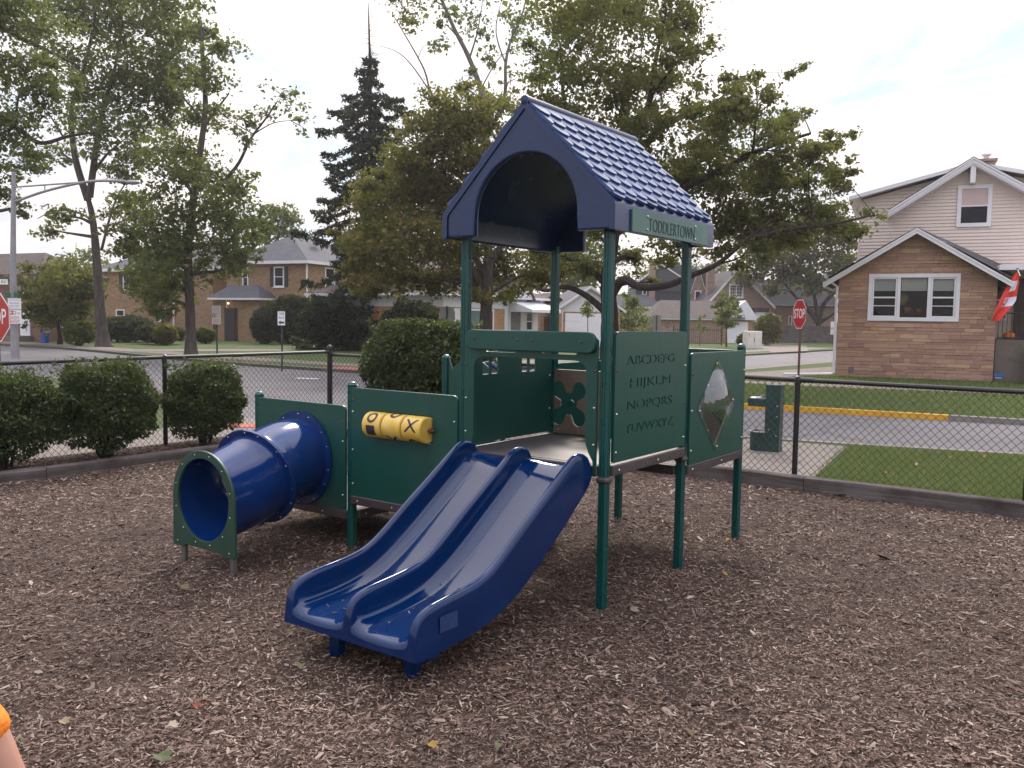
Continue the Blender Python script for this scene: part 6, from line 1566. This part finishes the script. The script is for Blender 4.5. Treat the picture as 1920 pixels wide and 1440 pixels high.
tree('dark_tree', 'dense dark tree with spreading fork left of the stone house', Y, (1535, 640), [(1535, 630), (1534, 610), (1533, 590)], .42,
     [BL(x, y, a, b, Y) for x, y, a, b in ((1440, 455, 46, 36), (1500, 480, 48, 38), (1560, 470, 48, 38), (1592, 520, 22, 40), (1520, 525, 46, 22), (1465, 515, 36, 26), (1425, 490, 36, 28), (1562, 530, 36, 22), (1400, 520, 26, 16), (1480, 430, 60, 26), (1560, 425, 50, 26), (1450, 545, 20, 10))], LD, M_barkd, 55, lai=2.1, limbs=[(.3, (1534, 605), (1515, 580), (1490, 555), (1470, 530)), (.3, (1534, 600), (1545, 570), (1565, 550), (1590, 535)), (.25, (1533, 595), (1528, 560), (1520, 520)), (.25, (1535, 605), (1560, 590), (1585, 575))])
Y = 80
tree('background_tree', 'yellow-green tree rising behind the dark hipped roof', Y, (520, 620), [(520, 560), (520, 480), (522, 420)], .3, [BL(x, y, a, b, Y) for x, y, a, b in ((525, 405, 30, 22), (500, 425, 26, 22), (548, 412, 18, 18), (490, 450, 26, 16), (528, 438, 34, 18), (560, 440, 14, 10))], LP, M_bark, 61, lai=1.8, group='trees behind the houses')
tree('background_tree', 'pale willow-like tree seen between the roof posts', Y, (1075, 630), [(1075, 570), (1076, 520), (1078, 470)], .35, [BL(x, y, a, b, Y) for x, y, a, b in ((1085, 470, 36, 30), (1060, 505, 28, 32), (1095, 520, 30, 34), (1040, 480, 26, 30), (1120, 500, 28, 34), (1075, 545, 30, 20))], LP, M_bark, 62, lai=1.8, group='trees behind the houses')
tree('background_tree', 'pale tree behind the slate-blue gable and its chimney', 125, (1262, 630), [(1262, 570), (1262, 530), (1262, 510)], .4, [BL(x, y, a, b, 125) for x, y, a, b in ((1235, 505, 26, 18), (1270, 500, 28, 20), (1305, 508, 24, 18), (1210, 515, 18, 14), (1330, 515, 22, 16), (1350, 505, 18, 18))], LP, M_bark, 63, lai=1.6, group='trees behind the houses')
tree('background_tree', 'dim tree far behind the red brick house roof', 95, (150, 620), [(150, 560), (150, 500)], .35, [BL(x, y, a, b, 95, .8) for x, y, a, b in ((130, 490, 26, 16), (165, 480, 24, 20), (100, 500, 22, 12), (185, 500, 20, 20))], LG, M_bark, 64, lai=1.3, group='trees behind the houses')
tree('background_tree', 'dark tree filling the gap behind the spruce and the bungalow roof', 72, (790, 630), [(790, 570), (790, 520), (790, 480)], .35, [BL(x, y, a, b, 72) for x, y, a, b in ((760, 500, 50, 40), (820, 490, 40, 34), (720, 540, 40, 40), (780, 550, 50, 30), (690, 560, 30, 30))], LD, M_barkd, 65, lai=2, group='trees behind the houses')
# shrubs by the houses
def pxbush(label, px, pyb, Y, wpx_, hpx, mat, seed, n=2600, name='shrub', L=None, **kw):
    p = at(px, pyb, Y); k = Y / FPX
    return bush(name, label, 'shrub', Vector((p.x, Y, 0)), wpx_ * k, wpx_ * k * .75, hpx * k, 0, mat, n, L or .004 * Y, seed, 'shrubs in the front gardens', 2.2, .05, 6, False, **kw)
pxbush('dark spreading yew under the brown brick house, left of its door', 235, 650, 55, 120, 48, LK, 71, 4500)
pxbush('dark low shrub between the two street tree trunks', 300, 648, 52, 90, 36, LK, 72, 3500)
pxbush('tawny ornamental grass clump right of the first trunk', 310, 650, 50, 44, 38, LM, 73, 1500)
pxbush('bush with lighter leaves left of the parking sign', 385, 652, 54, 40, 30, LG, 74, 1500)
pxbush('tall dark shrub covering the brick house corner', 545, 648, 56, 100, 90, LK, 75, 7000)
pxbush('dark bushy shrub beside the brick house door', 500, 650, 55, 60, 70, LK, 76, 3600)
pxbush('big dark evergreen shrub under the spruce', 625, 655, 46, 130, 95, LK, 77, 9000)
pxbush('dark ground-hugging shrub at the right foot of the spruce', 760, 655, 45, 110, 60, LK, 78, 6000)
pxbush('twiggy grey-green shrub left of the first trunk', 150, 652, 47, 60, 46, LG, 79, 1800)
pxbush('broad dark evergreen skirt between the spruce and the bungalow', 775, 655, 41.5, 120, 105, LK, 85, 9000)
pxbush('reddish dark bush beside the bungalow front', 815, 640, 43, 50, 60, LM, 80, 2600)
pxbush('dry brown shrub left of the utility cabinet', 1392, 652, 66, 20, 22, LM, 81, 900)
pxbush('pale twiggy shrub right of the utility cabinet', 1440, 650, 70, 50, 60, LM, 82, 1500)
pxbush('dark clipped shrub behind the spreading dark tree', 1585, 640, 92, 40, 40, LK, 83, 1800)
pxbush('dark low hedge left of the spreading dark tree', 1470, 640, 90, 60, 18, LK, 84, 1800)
# ================================================================== SIGNS, LAMP, PEOPLE, LEAVES
M_sred = plain('red_sign_sheeting', (.42, .014, .016, 1), .35, var=.08)
M_swhite = plain('white_sign_sheeting', (.75, .72, .74, 1), .4, var=.04)
M_sback = plain('aluminium_sign_back', (.22, .21, .20, 1), .45, metal=.4, var=.1)
M_sgreen = plain('green_street_sign', (.01, .10, .06, 1), .4)
M_sblack = plain('black_sign_ink', (.012, .012, .014, 1), .5)
M_sblue = plain('blue_sign_ink', (.03, .10, .42, 1), .5)
M_spink = plain('faded_red_sign_ink', (.45, .09, .10, 1), .5)
M_rustpost = plain('rusty_sign_post', (.11, .045, .035, 1), .7, var=.3)
M_gpost = plain('green_sign_post', (.012, .035, .035, 1), .5)
M_pole = plain('galvanised_lamp_pole', (.27, .26, .28, 1), .5, metal=.2, var=.12, dirt=(.3, .28, .3, .5))
def octa(r): return [(r * math.cos(PI / 8 + k * PI / 4) / math.cos(PI / 8), r * math.sin(PI / 8 + k * PI / 4) / math.cos(PI / 8)) for k in range(8)]
def stop(label, foot, zc, rz, post, face=True, w=.76, off=.035):
    T = thing('stop_sign', label, 'stop sign', foot, rz, 'stop signs at the crossing')
    b = MB(); b.box(-.03, .03, -.018, .018, -.2, zc + w * .5 + .04); b.build('post', post, T, ang=0)
    b = MB(); vs, fs = plate(octa(w / 2), [], .004, .0005); b.add(vs, fs, lambda p: (p[0], -off - p[2], zc + p[1]), 0); 
    o = b.build('sign_plate', [M_sback], T, ang=0)
    b = MB(); vs, fs = plate(octa(w / 2 - .004), [octa(w / 2 - .022)], .001, .0002); b.add(vs, fs, lambda p: (p[0], -off - .0035 - p[2], zc + p[1]), 0)
    vs, fs = plate(octa(w / 2 - .022), [], .001, .0002); b.add(vs, fs, lambda p: (p[0], -off - .0035 - p[2], zc + p[1]), 1); b.build('sign_face', [M_swhite, M_sred], o, ang=0)
    b = MB(); vs, fs = text('STOP', .34, .0006, 1.0, offset=.004); xs = [p[0] for p in vs]; k = .60 / (max(xs) - min(xs)); xo = (max(xs) + min(xs)) / 2
    b.add(vs, fs, lambda p: ((p[0] - xo) * k, -off - .006 - p[2], zc + p[1])); b.build('sign_lettering', M_swhite, o, ang=0, fix=False)
    return T
f_ = gnd(1496, 735); stop('red stop sign on a rusty post in front of the stone house', f_, at(1500, 589, f_.y).z, R(-83), M_rustpost, True, .74)
f_ = at(-4, 640, 13.9); f_.z = -.1; stop('red stop sign cut off by the left edge of the photo', f_, at(-5, 583, 13.9).z, R(-28), M_gpost, True, .78)
f_ = at(837, 640, 38.7); f_.z = 0; stop('stop sign seen from its plain grey back, near the bungalow', f_, at(837, 591, 38.7).z, R(164), M_gpost)
def rule(b, x0, x1, z, h, y, slot): b.box(x0, x1, y - .001, y, z, z + h, slot)
def label_text(b, s_, size, x, z, y, slot, k=None):
    vs, fs = text(s_, size, .0005)
    if k: xs = [p[0] for p in vs]; q = k / (max(xs) - min(xs))
    else: q = 1
    b.add(vs, fs, lambda p: (x + p[0] * q, y - p[2], z + p[1]), slot)
def parking(T, z0, w, h1, h2, y):
    b = MB(); b.cbox(-w / 2, w / 2, y, y + .004, z0 + h2 + .02, z0 + h2 + .02 + h1, .001); b.cbox(-w / 2, w / 2, y, y + .004, z0, z0 + h2, .001); o = b.build('sign_plate', M_swhite, T, ang=0)
    b = MB(); t = z0 + h2 + .02
    label_text(b, 'NO PARKING', h1 * .17, 0, t + h1 * .84, y - .001, 0, w * .82); label_text(b, 'MONDAY', h1 * .24, 0, t + h1 * .55, y - .001, 1, w * .74); label_text(b, '9AM-4PM', h1 * .2, 0, t + h1 * .30, y - .001, 1, w * .74)
    rule(b, -w * .4, w * .4, t + h1 * .1, h1 * .03, y - .0012, 0)
    s_ = h2 * .3; x0 = -w * .45; zt = z0 + h2 * .95
    b.box(x0, x0 + s_, y - .002, y - .001, zt - s_, zt, 2)
    for k in range(4):
        a = PI * k / 4; c, s2 = math.cos(a) * s_ * .36, math.sin(a) * s_ * .36
        b.tube([(x0 + s_ / 2 - c, y - .003, zt - s_ / 2 - s2), (x0 + s_ / 2 + c, y - .003, zt - s_ / 2 + s2)], s_ * .06, 4, 3)
    vs, fs = plate(circ(-.02 * w, 0, s_ * .45, 16), [circ(-.02 * w, 0, s_ * .33, 16)], .001, .0002); b.add(vs, fs, lambda p: (p[0], y - .0018 - p[2], zt - s_ * .5 + p[1]), 4)
    for i, q in enumerate((.5, .42, .34, .24, .16, .09)): rule(b, -w * .4, w * (.4 if i % 2 else .33), z0 + h2 * q, h2 * .028, y - .0012, 0)
    for q in (.78, .70): rule(b, w * .2, w * .42, z0 + h2 * q, h2 * .03, y - .0012, 0)
    b.build('sign_print', [M_spink, M_sblue, M_sred, M_swhite, M_sblack], o, ang=0, fix=False)
f_ = gnd(407, 663); T = thing('parking_sign', 'pair of white and red no-parking plates on a dark post across the street', 'parking sign', f_, -.25, 'no-parking signs')
b = MB(); b.box(-.03, .03, -.02, .02, -.1, at(407, 572, f_.y).z); b.build('post', M_gpost, T, ang=0)
zt, zb = at(407, 573, f_.y).z, at(407, 608, f_.y).z; parking(T, zb, .46, (zt - zb) * .43, (zt - zb) * .55, -.03)
f_ = at(1561, 640, 78); f_.z = 0; T = thing('parking_sign', 'small white and red parking sign peeking out beside the stone house wall', 'parking sign', f_, 0, 'no-parking signs')
b = MB(); b.box(-.03, .03, -.02, .02, -.1, 2.4); b.build('post', M_gpost, T, ang=0); parking(T, at(1561, 627, 78).z, .46, .5, .62, -.03)
f_ = gnd(529, 690); T = thing('one_way_sign', 'white ONE WAY sign with a left arrow on a thin dark post', 'road sign', f_, -.5)
zt, zb = at(531, 584, f_.y).z, at(531, 610, f_.y).z
b = MB(); b.box(-.025, .025, -.015, .015, -.1, zt + .02); b.build('post', M_gpost, T, ang=0)
b = MB(); b.cbox(-.165, .165, -.03, -.026, zb, zt, .001); o = b.build('sign_plate', M_swhite, T, ang=0); hh = zt - zb
b = MB(); label_text(b, 'ONE', hh * .30, 0, zb + hh * .83, -.031, 0, .25); label_text(b, 'WAY', hh * .30, 0, zb + hh * .53, -.031, 0, .26)
b.prism([(-.13, .0), (-.03, .075), (-.03, .03), (.13, .03), (.13, -.03), (-.03, -.03), (-.03, -.075)], -.0325, -.0305, lambda p, q, t: (p, t, zb + hh * .2 + q)); b.build('sign_lettering', M_sblack, o, ang=0, fix=False)
f_ = at(1230, 640, 58); f_.z = 0; T = thing('road_sign', 'grey back of a rectangular road sign near the yellow house', 'road sign', f_, 2.7)
b = MB(); b.box(-.03, .03, -.02, .02, -.1, at(1230, 590, 58).z); b.build('post', M_gpost, T, ang=0)
b = MB(); b.cbox(-.3, .3, -.03, -.025, at(1230, 624, 58).z, at(1230, 591, 58).z, .002); b.build('sign_plate', M_sback, T, ang=0)
# lamp post with plates
Y = 28.5; f_ = at(29, 685, Y); f_.z = -.05
T = thing('street_lamp', 'grey lamp post with long bent arm at the left edge', 'street lamp', f_)
L_ = lambda px, py, dy=0: at(px, py, Y + dy) - f_
b = MB(); b.tube([(0, 0, -.1), (0, 0, 1.2), (0, 0, 3), L_(25.5, 322)], [.135, .115, .095, .06], 12); b.lathe([(.2, -.05), (.2, .12), (.15, .2), (.13, .3)], (0, 0, 0), (0, 0, 1), 12); b.build('pole', M_pole, T)
b = MB(); b.tube(curve([L_(26, 379), L_(90, 357), L_(170, 340), L_(236, 340)], 6), .045, 8); b.tube(curve([L_(26, 351), L_(80, 347), L_(150, 342)], 4), .03, 6); b.tube([L_(84, 347), L_(84, 358)], .02, 5); b.build('lamp_arm', M_pole, T)
b = MB(); c = L_(249, 342); b.sphere(c, .24, 14, 8, 0, (1, .55, .32)); b.build('lamp_head', M_pole, T)
T = thing('parking_sign', 'white and red no-parking plates strapped to the grey lamp post', 'parking sign', at(29, 606, Y - .2), .0, 'no-parking signs'); Bz = T.location.z
zt, zb = at(30, 560, Y).z - Bz, at(30, 607, Y).z - Bz; parking(T, zb, .43, (zt - zb) * .43, (zt - zb) * .55, -.03)
b = MB(); b.box(-.05, .05, -.025, .06, zb + .2, zb + .24); b.box(-.05, .05, -.025, .06, zt - .2, zt - .16); b.build('strap', M_pole, T, ang=0)
T = thing('street_name_sign', 'white street name plates and small green plates high on the lamp post', 'street sign', at(20, 530, Y - .15), .0); q = T.location
b = MB(); x1 = (at(20, 529, Y) - q).x; zc = at(10, 529, Y).z - q.z
b.cbox(x1 - .9, x1, -.02, -.014, zc - .085, zc + .085, .002); o = b.build('name_plate', M_swhite, T, ang=0)
b = MB(); label_text(b, 'NS  AV', .15, x1 - .26, zc, -.021, 0, .40); b.build('sign_lettering', M_sblack, o, ang=0, fix=False)
b = MB(); x0 = (at(31, 541, Y) - q).x; zc = at(36, 541, Y).z - q.z; b.cbox(x0, x0 + .22, .0, .006, zc - .07, zc + .07, .002); b.build('name_plate', M_sback, T, ang=0)
b = MB(); zc = at(20, 553, Y).z - q.z; x0 = (at(15, 553, Y) - q).x; b.cbox(x0, x0 + .18, -.02, -.014, zc - .075, zc + .075, .002); o = b.build('green_plate', M_sgreen, T, ang=0)
b = MB(); x0 = (at(31, 553, Y) - q).x; b.cbox(x0, x0 + .16, -.02, -.014, zc - .075, zc + .075, .002); o = b.build('green_plate', M_sgreen, T, ang=0)
# overhead wires
for lab, pts in (('thin dark overhead wire crossing in front of the steep-gabled house', ((1120, 523, 62), (1330, 529, 62), (1620, 520, 62))), ('thin pale overhead wire just above the brick chimney', ((1120, 497, 70), (1300, 496, 70), (1600, 474, 70)))):
    b = MB(); b.tube(curve([at(*p) for p in pts], 8), .013, 5); tag(b.build('overhead_wire', M_black), lab, 'wire', 'overhead wires')

# ---- child at the lower left, only the sleeve and forearm are in view
M_skin = plain('skin', (.52, .27, .19, 1), .5, var=.06, vscale=12)
M_orange = plain('orange_tshirt_cloth', (.85, .23, .015, 1), .8, var=.08, vscale=14, bump=.9, bscale=26)
M_shorts = plain('dark_shorts_cloth', (.03, .035, .06, 1), .85)
M_hair = plain('brown_hair', (.06, .035, .02, 1), .6)
def skin(name, verts, edges, radii, mat, parent, root=0, sub=2):
    me = bpy.data.meshes.new(name); me.from_pydata([tuple(v) for v in verts], edges, [])
    o = bpy.data.objects.new(name, me); COL.objects.link(o)
    sk = o.modifiers.new('skin', 'SKIN'); sk.use_smooth_shade = True
    ss = o.modifiers.new('sub', 'SUBSURF'); ss.levels = sub; ss.render_levels = sub
    for i, r in enumerate(radii):
        sv = me.skin_vertices[0].data[i]; sv.radius = (r, r) if not hasattr(r, '__len__') else r; sv.use_root = (i == root)
    dg = bpy.context.evaluated_depsgraph_get(); dg.update()
    m2 = bpy.data.meshes.new_from_object(o.evaluated_get(dg)); bpy.data.objects.remove(o); bpy.data.meshes.remove(me)
    m2.materials.clear(); m2.materials.append(mat); m2.polygons.foreach_set('use_smooth', [True] * len(m2.polygons)); m2.polygons.foreach_set('material_index', [0] * len(m2.polygons))
    o = bpy.data.objects.new(name, m2); COL.objects.link(o); o.parent = parent; return o
elb = at(-13, 1380, 1.62); wri = at(70, 1556, 1.62)
foot = Vector((elb.x - .29, 1.60, .0))
P_ = thing('person', 'person in an orange short-sleeved top, only an arm visible at lower left', 'person', foot)
e_, w_ = elb - foot, wri - foot
sh = Vector((.13, .0, e_.z + .17))
zsh = sh.z; hip_ = zsh - .36
V_ = [Vector((0, 0, hip_)), Vector((0, 0, hip_ + .18)), Vector((0, 0, zsh - .03)), Vector((0, .0, zsh + .06)), Vector((0, -.01, zsh + .16)), Vector((0, -.01, zsh + .24)),
      sh, e_ + Vector((-.01, 0, .03)), e_ + (w_ - e_) * .35, w_, w_ + (w_ - e_).normalized() * .05,
      Vector((-.13, 0, zsh)), Vector((-.19, .03, zsh - .2)), Vector((-.2, -.05, zsh - .38)), Vector((-.2, -.07, zsh - .43)),
      Vector((.07, 0, hip_ - .05)), Vector((.075, .02, hip_ * .5)), Vector((.08, .0, .06)), Vector((.08, -.1, .03)),
      Vector((-.07, 0, hip_ - .05)), Vector((-.075, .02, hip_ * .5)), Vector((-.08, .0, .06)), Vector((-.08, -.1, .03))]
E_ = [(0, 1), (1, 2), (2, 3), (3, 4), (4, 5), (2, 6), (6, 7), (7, 8), (8, 9), (9, 10), (2, 11), (11, 12), (12, 13), (13, 14), (0, 15), (15, 16), (16, 17), (17, 18), (0, 19), (19, 20), (20, 21), (21, 22)]
rad = [(.115, .085), (.11, .08), (.12, .075), .045, .085, .075, .045, .031, .028, .021, .024, .05, .036, .024, .026, .072, .05, .033, .028, .072, .05, .033, .028]
skin('body', V_, E_, rad, M_skin, P_)
# right hand with five fingers
hd = (w_ - e_).normalized(); hs = hd.cross(Vector((0, 1, 0))).normalized(); palm = w_ + hd * .045
b_v = [w_, palm]; b_e = [(0, 1)]; b_r = [.022, (.03, .014)]
for k, (o_, ln) in enumerate(((-.024, .045), (-.008, .055), (.008, .05), (.022, .04))):
    i = len(b_v); p0 = palm + hs * o_ * .8 + hd * .02
    b_v += [p0, p0 + hd * ln * .5 + Vector((0, -.005, 0)), p0 + hd * ln + Vector((0, -.02, 0))]; b_e += [(1, i), (i, i + 1), (i + 1, i + 2)]; b_r += [.008, .0075, .006]
i = len(b_v); b_v += [palm - hs * .03 - hd * .02, palm - hs * .05 + hd * .015]; b_e += [(1, i), (i, i + 1)]; b_r += [.01, .0075]
skin('hand', b_v, b_e, b_r, M_skin, P_)
tv = [Vector((0, 0, hip_ - .03)), Vector((0, 0, hip_ + .18)), Vector((0, 0, zsh - .02)), Vector((0, 0, zsh + .03)), sh + Vector((0, 0, .005)), sh.lerp(e_, .55), e_ + (w_ - e_) * .12, Vector((-.135, 0, zsh + .005)), Vector((-.18, .02, zsh - .15))]
skin('tshirt', tv, [(0, 1), (1, 2), (2, 3), (2, 4), (4, 5), (5, 6), (2, 7), (7, 8)], [(.132, .10), (.125, .095), (.132, .088), .06, .062, .054, .054, .064, .058], M_orange, P_, 0)
skin('shorts', [Vector((0, 0, hip_ + .02)), Vector((.075, 0, hip_ - .08)), Vector((.08, .01, hip_ - .26)), Vector((-.075, 0, hip_ - .08)), Vector((-.08, .01, hip_ - .26))], [(0, 1), (1, 2), (0, 3), (3, 4)], [(.125, .095), .088, .08, .088, .08], M_shorts, P_)
b = MB(); b.sphere((0, .01, zsh + .235), .098, 16, 10, 0, (.95, 1.05, 1)); b.build('hair', M_hair, P_)
b = MB(); b.sphere((.035, -.085, zsh + .2), .011, 8, 6, 0); b.sphere((-.035, -.085, zsh + .2), .011, 8, 6, 0); b.build('eyes', M_sblack, P_)
b = MB(); b.sphere((0, -.1, zsh + .17), .014, 8, 6); b.build('nose', M_skin, P_)
b = MB(); b.sphere((0, -.088, zsh + .135), .02, 8, 6, 0, (1, .3, .3)); b.build('mouth', M_spink, P_)

# ---- the air between here and the far houses
M_haze = bpy.data.materials.new('haze'); M_haze.use_nodes = True; ht = M_haze.node_tree; ht.nodes.clear()
ho = ht.nodes.new('ShaderNodeOutputMaterial'); hv_ = ht.nodes.new('ShaderNodeVolumePrincipled'); hv_.inputs['Color'].default_value = (.95, .93, .95, 1); hv_.inputs['Density'].default_value = .0005; hv_.inputs['Anisotropy'].default_value = .35; ht.links.new(hv_.outputs[0], ho.inputs['Volume'])
b = MB(); b.box(-160, 200, -60, 260, -1.2, 34); tag(b.build('haze', M_haze, ang=0), kind='stuff')

# ---- fallen leaves
def fallen(px, py, size, col, rz, label, seed):
    p = gnd(px, py, .025); rr = random.Random(seed); b = MB()
    n = 9; pts = []
    for i in range(n * 2):
        a = 2 * PI * i / (n * 2); r = size * .72 * (.5 if i % 2 else .34) * (1 + .25 * math.cos(a)) * rr.uniform(.85, 1.1); pts.append((r * math.cos(a) * 1.25, r * math.sin(a) * .8, .25 * size * math.sin(a * 2) * .5 + rr.uniform(0, .004)))
    c = b.pt((0, 0, size * .06)); ids = [b.pt(q) for q in pts]
    for i in range(len(ids)): b.idx([c, ids[i], ids[(i + 1) % len(ids)]])
    b.tube([(size * .6, 0, 0), (size * .95, size * .05, .004)], .0018, 4)
    return tag(b.build('fallen_leaf', plain('dry_leaf', tuple(c * .6 for c in col[:3]) + (1,), .75, var=.25, vscale=30), None, p, rz, ang=60), label, 'leaf', 'fallen leaves on the wood chips')
fallen(114, 1353, .075, (.36, .26, .14, 1), .5, 'curled tan leaf beside the orange sleeve at lower left', 1)
fallen(365, 1322, .06, (.3, .07, .02, 1), .1, 'small rust-red leaf on the wood chips at lower left', 2)
fallen(320, 1362, .085, (.42, .34, .26, 1), 1.2, 'pale brown leaf on the chips below the rust-red leaf', 3)
fallen(298, 1418, .11, (.11, .13, .05, 1), .1, 'long green leaf at the bottom edge, left of centre', 4)
fallen(341, 1103, .11, (.2, .13, .06, 1), .9, 'brown leaf on the chips below the tunnel mouth', 5)
fallen(565, 1247, .09, (.17, .16, .06, 1), 2.2, 'olive leaf on the chips below the left slide lane', 6)
fallen(805, 1397, .075, (.42, .25, .04, 1), .3, 'small yellow leaf at the bottom edge under the slide', 7)
fallen(1355, 1076, .085, (.4, .2, .04, 1), .4, 'yellow-orange leaf right of the back roof post foot', 8)
fallen(1297, 1372, .08, (.24, .16, .08, 1), 2.0, 'brown leaf on the chips near the bottom right', 9)
fallen(1365, 1014, .10, (.38, .2, .06, 1), 1.0, 'orange leaf at the foot of the farthest right post', 10)
fallen(935, 1400, .07, (.14, .15, .05, 1), 1.6, 'greenish leaf at the bottom edge right of centre', 11)
fallen(1183, 1143, .10, (.3, .23, .16, 1), .2, 'pale split leaf just right of the front roof post foot', 12)
for i, (px, py, c) in enumerate(((1715, 871, (.5, .3, .2, 1)), (1848, 856, (.45, .16, .04, 1)), (1780, 857, (.4, .15, .04, 1)), (1660, 887, (.42, .2, .05, 1)))):
    o = fallen(px, py, .11, c, i * 1.1, ['pinkish leaf on the grass beyond the fence, middle of four', 'orange leaf on the grass nearest the right edge', 'small orange leaf on the grass near the kerb', 'orange leaf on the grass nearest the fountain'][i], 20 + i); o['group'] = 'fallen leaves on the grass'

# ================================================================== LIGHT
SUN_AZ, SUN_EL = R(4.0), R(37)          # sun behind the trees, straight ahead
sd = Vector((math.sin(SUN_AZ) * math.cos(SUN_EL), math.cos(SUN_AZ) * math.cos(SUN_EL), math.sin(SUN_EL)))
ld = bpy.data.lights.new('sun', 'SUN'); ld.energy = 2.0; ld.angle = R(16); ld.color = (1, .90, .80)
lo = bpy.data.objects.new('sun', ld); COL.objects.link(lo); lo.rotation_euler = (-sd).to_track_quat('-Z', 'Y').to_euler()
w = bpy.data.worlds.new('World'); sc.world = w; w.use_nodes = True
t = w.node_tree; t.nodes.clear()
def N(ty, **kw):
    n = t.nodes.new(ty)
    for k, v in kw.items(): setattr(n, k, v)
    return n
def Mth(op, a, b_=None):
    n = N('ShaderNodeMath', operation=op)
    for s_, v in ((n.inputs[0], a), (n.inputs[1], b_)):
        if v is None: continue
        if hasattr(v, 'links'): t.links.new(v, s_)
        else: s_.default_value = v
    return n.outputs[0]
wo_ = N('ShaderNodeOutputWorld'); bg = N('ShaderNodeBackground'); bg.inputs[1].default_value = .12; t.links.new(bg.outputs[0], wo_.inputs[0])
sky = N('ShaderNodeTexSky', sky_type='NISHITA'); sky.sun_disc = False; sky.sun_elevation = SUN_EL; sky.sun_rotation = SUN_AZ; sky.air_density = 1.0; sky.dust_density = 1.5
tc = N('ShaderNodeTexCoord'); sep = N('ShaderNodeSeparateXYZ'); t.links.new(tc.outputs['Generated'], sep.inputs[0])
den = Mth('ADD', Mth('MAXIMUM', sep.outputs[2], 0.0), .22)
cmb = N('ShaderNodeCombineXYZ'); t.links.new(Mth('DIVIDE', sep.outputs[0], den), cmb.inputs[0]); t.links.new(Mth('DIVIDE', sep.outputs[1], den), cmb.inputs[1])
def Nz(scale, det, rough, off, dist=0):
    mp = N('ShaderNodeMapping'); mp.inputs['Location'].default_value = off; t.links.new(cmb.outputs[0], mp.inputs[0])
    n = N('ShaderNodeTexNoise'); n.inputs['Scale'].default_value = scale; n.inputs['Detail'].default_value = det; n.inputs['Roughness'].default_value = rough; n.inputs['Distortion'].default_value = dist
    t.links.new(mp.outputs[0], n.inputs['Vector']); return n.outputs['Fac']
def Rm(f, stops):
    n = N('ShaderNodeValToRGB'); e = n.color_ramp.elements
    while len(e) < len(stops): e.new(.5)
    for q, (p, c) in zip(e, stops): q.position = p; q.color = c if hasattr(c, '__len__') else (c, c, c, 1)
    t.links.new(f, n.inputs[0]); return n.outputs[0]
def Mx(f, a, b_):
    n = N('ShaderNodeMix', data_type='RGBA')
    for s_, v in ((n.inputs[0], f), (n.inputs[6], a), (n.inputs[7], b_)):
        if hasattr(v, 'links'): t.links.new(v, s_)
        else: s_.default_value = v
    return n.outputs[2]
cover = Rm(Nz(1.7, 8, .62, (3.1, 1.7, 0), .8), [(.34, 0.0), (.52, 1.0)])
shade = Rm(Nz(3.3, 8, .62, (8.2, 4.4, 0), 1.0), [(.35, (3.7, 3.6, 4.35, 1)), (.57, (6.3, 6.0, 6.15, 1))])
dt = N('ShaderNodeVectorMath', operation='DOT_PRODUCT'); t.links.new(tc.outputs['Generated'], dt.inputs[0]); dt.inputs[1].default_value = sd
glow = Rm(dt.outputs['Value'], [(.62, 0.0), (.98, 1.0)])
cl = Mx(glow, shade, (7.4, 6.8, 6.55, 1))
skyc = Mx(1.0, (0, 0, 0, 1), sky.outputs[0])
bl = Mx(.9, sky.outputs[0], (3.5, 4.35, 5.5, 1))
fin = Mx(cover, bl, cl)
hz = N('ShaderNodeMapRange'); hz.inputs[1].default_value = .0; hz.inputs[2].default_value = .16; hz.inputs[3].default_value = .55; hz.inputs[4].default_value = 0; t.links.new(sep.outputs[2], hz.inputs[0])
fin = Mx(hz.outputs[0], fin, (6.2, 5.5, 5.1, 1))
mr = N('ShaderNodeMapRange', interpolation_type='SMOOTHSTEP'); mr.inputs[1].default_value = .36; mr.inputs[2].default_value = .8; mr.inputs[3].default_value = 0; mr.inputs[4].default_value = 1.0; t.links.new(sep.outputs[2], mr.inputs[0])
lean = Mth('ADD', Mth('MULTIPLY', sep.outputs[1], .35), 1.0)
zf = Mth('ADD', Mth('ADD', Mth('MULTIPLY', Mth('MAXIMUM', sep.outputs[2], 0.0), .55), .9), Mth('MULTIPLY', mr.outputs[0], lean))   # unseen sky overhead made brighter as added fill light, leaning forward
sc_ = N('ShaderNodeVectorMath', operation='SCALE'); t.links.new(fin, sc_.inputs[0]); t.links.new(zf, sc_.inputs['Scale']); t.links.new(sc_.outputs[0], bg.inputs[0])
vs_ = sc.view_settings; vs_.view_transform = 'Standard'; vs_.look = 'None'; vs_.exposure = 0.68; vs_.gamma = 1.0; vs_.use_curve_mapping = False
sc.cycles.max_bounces = 8; sc.cycles.transparent_max_bounces = 12
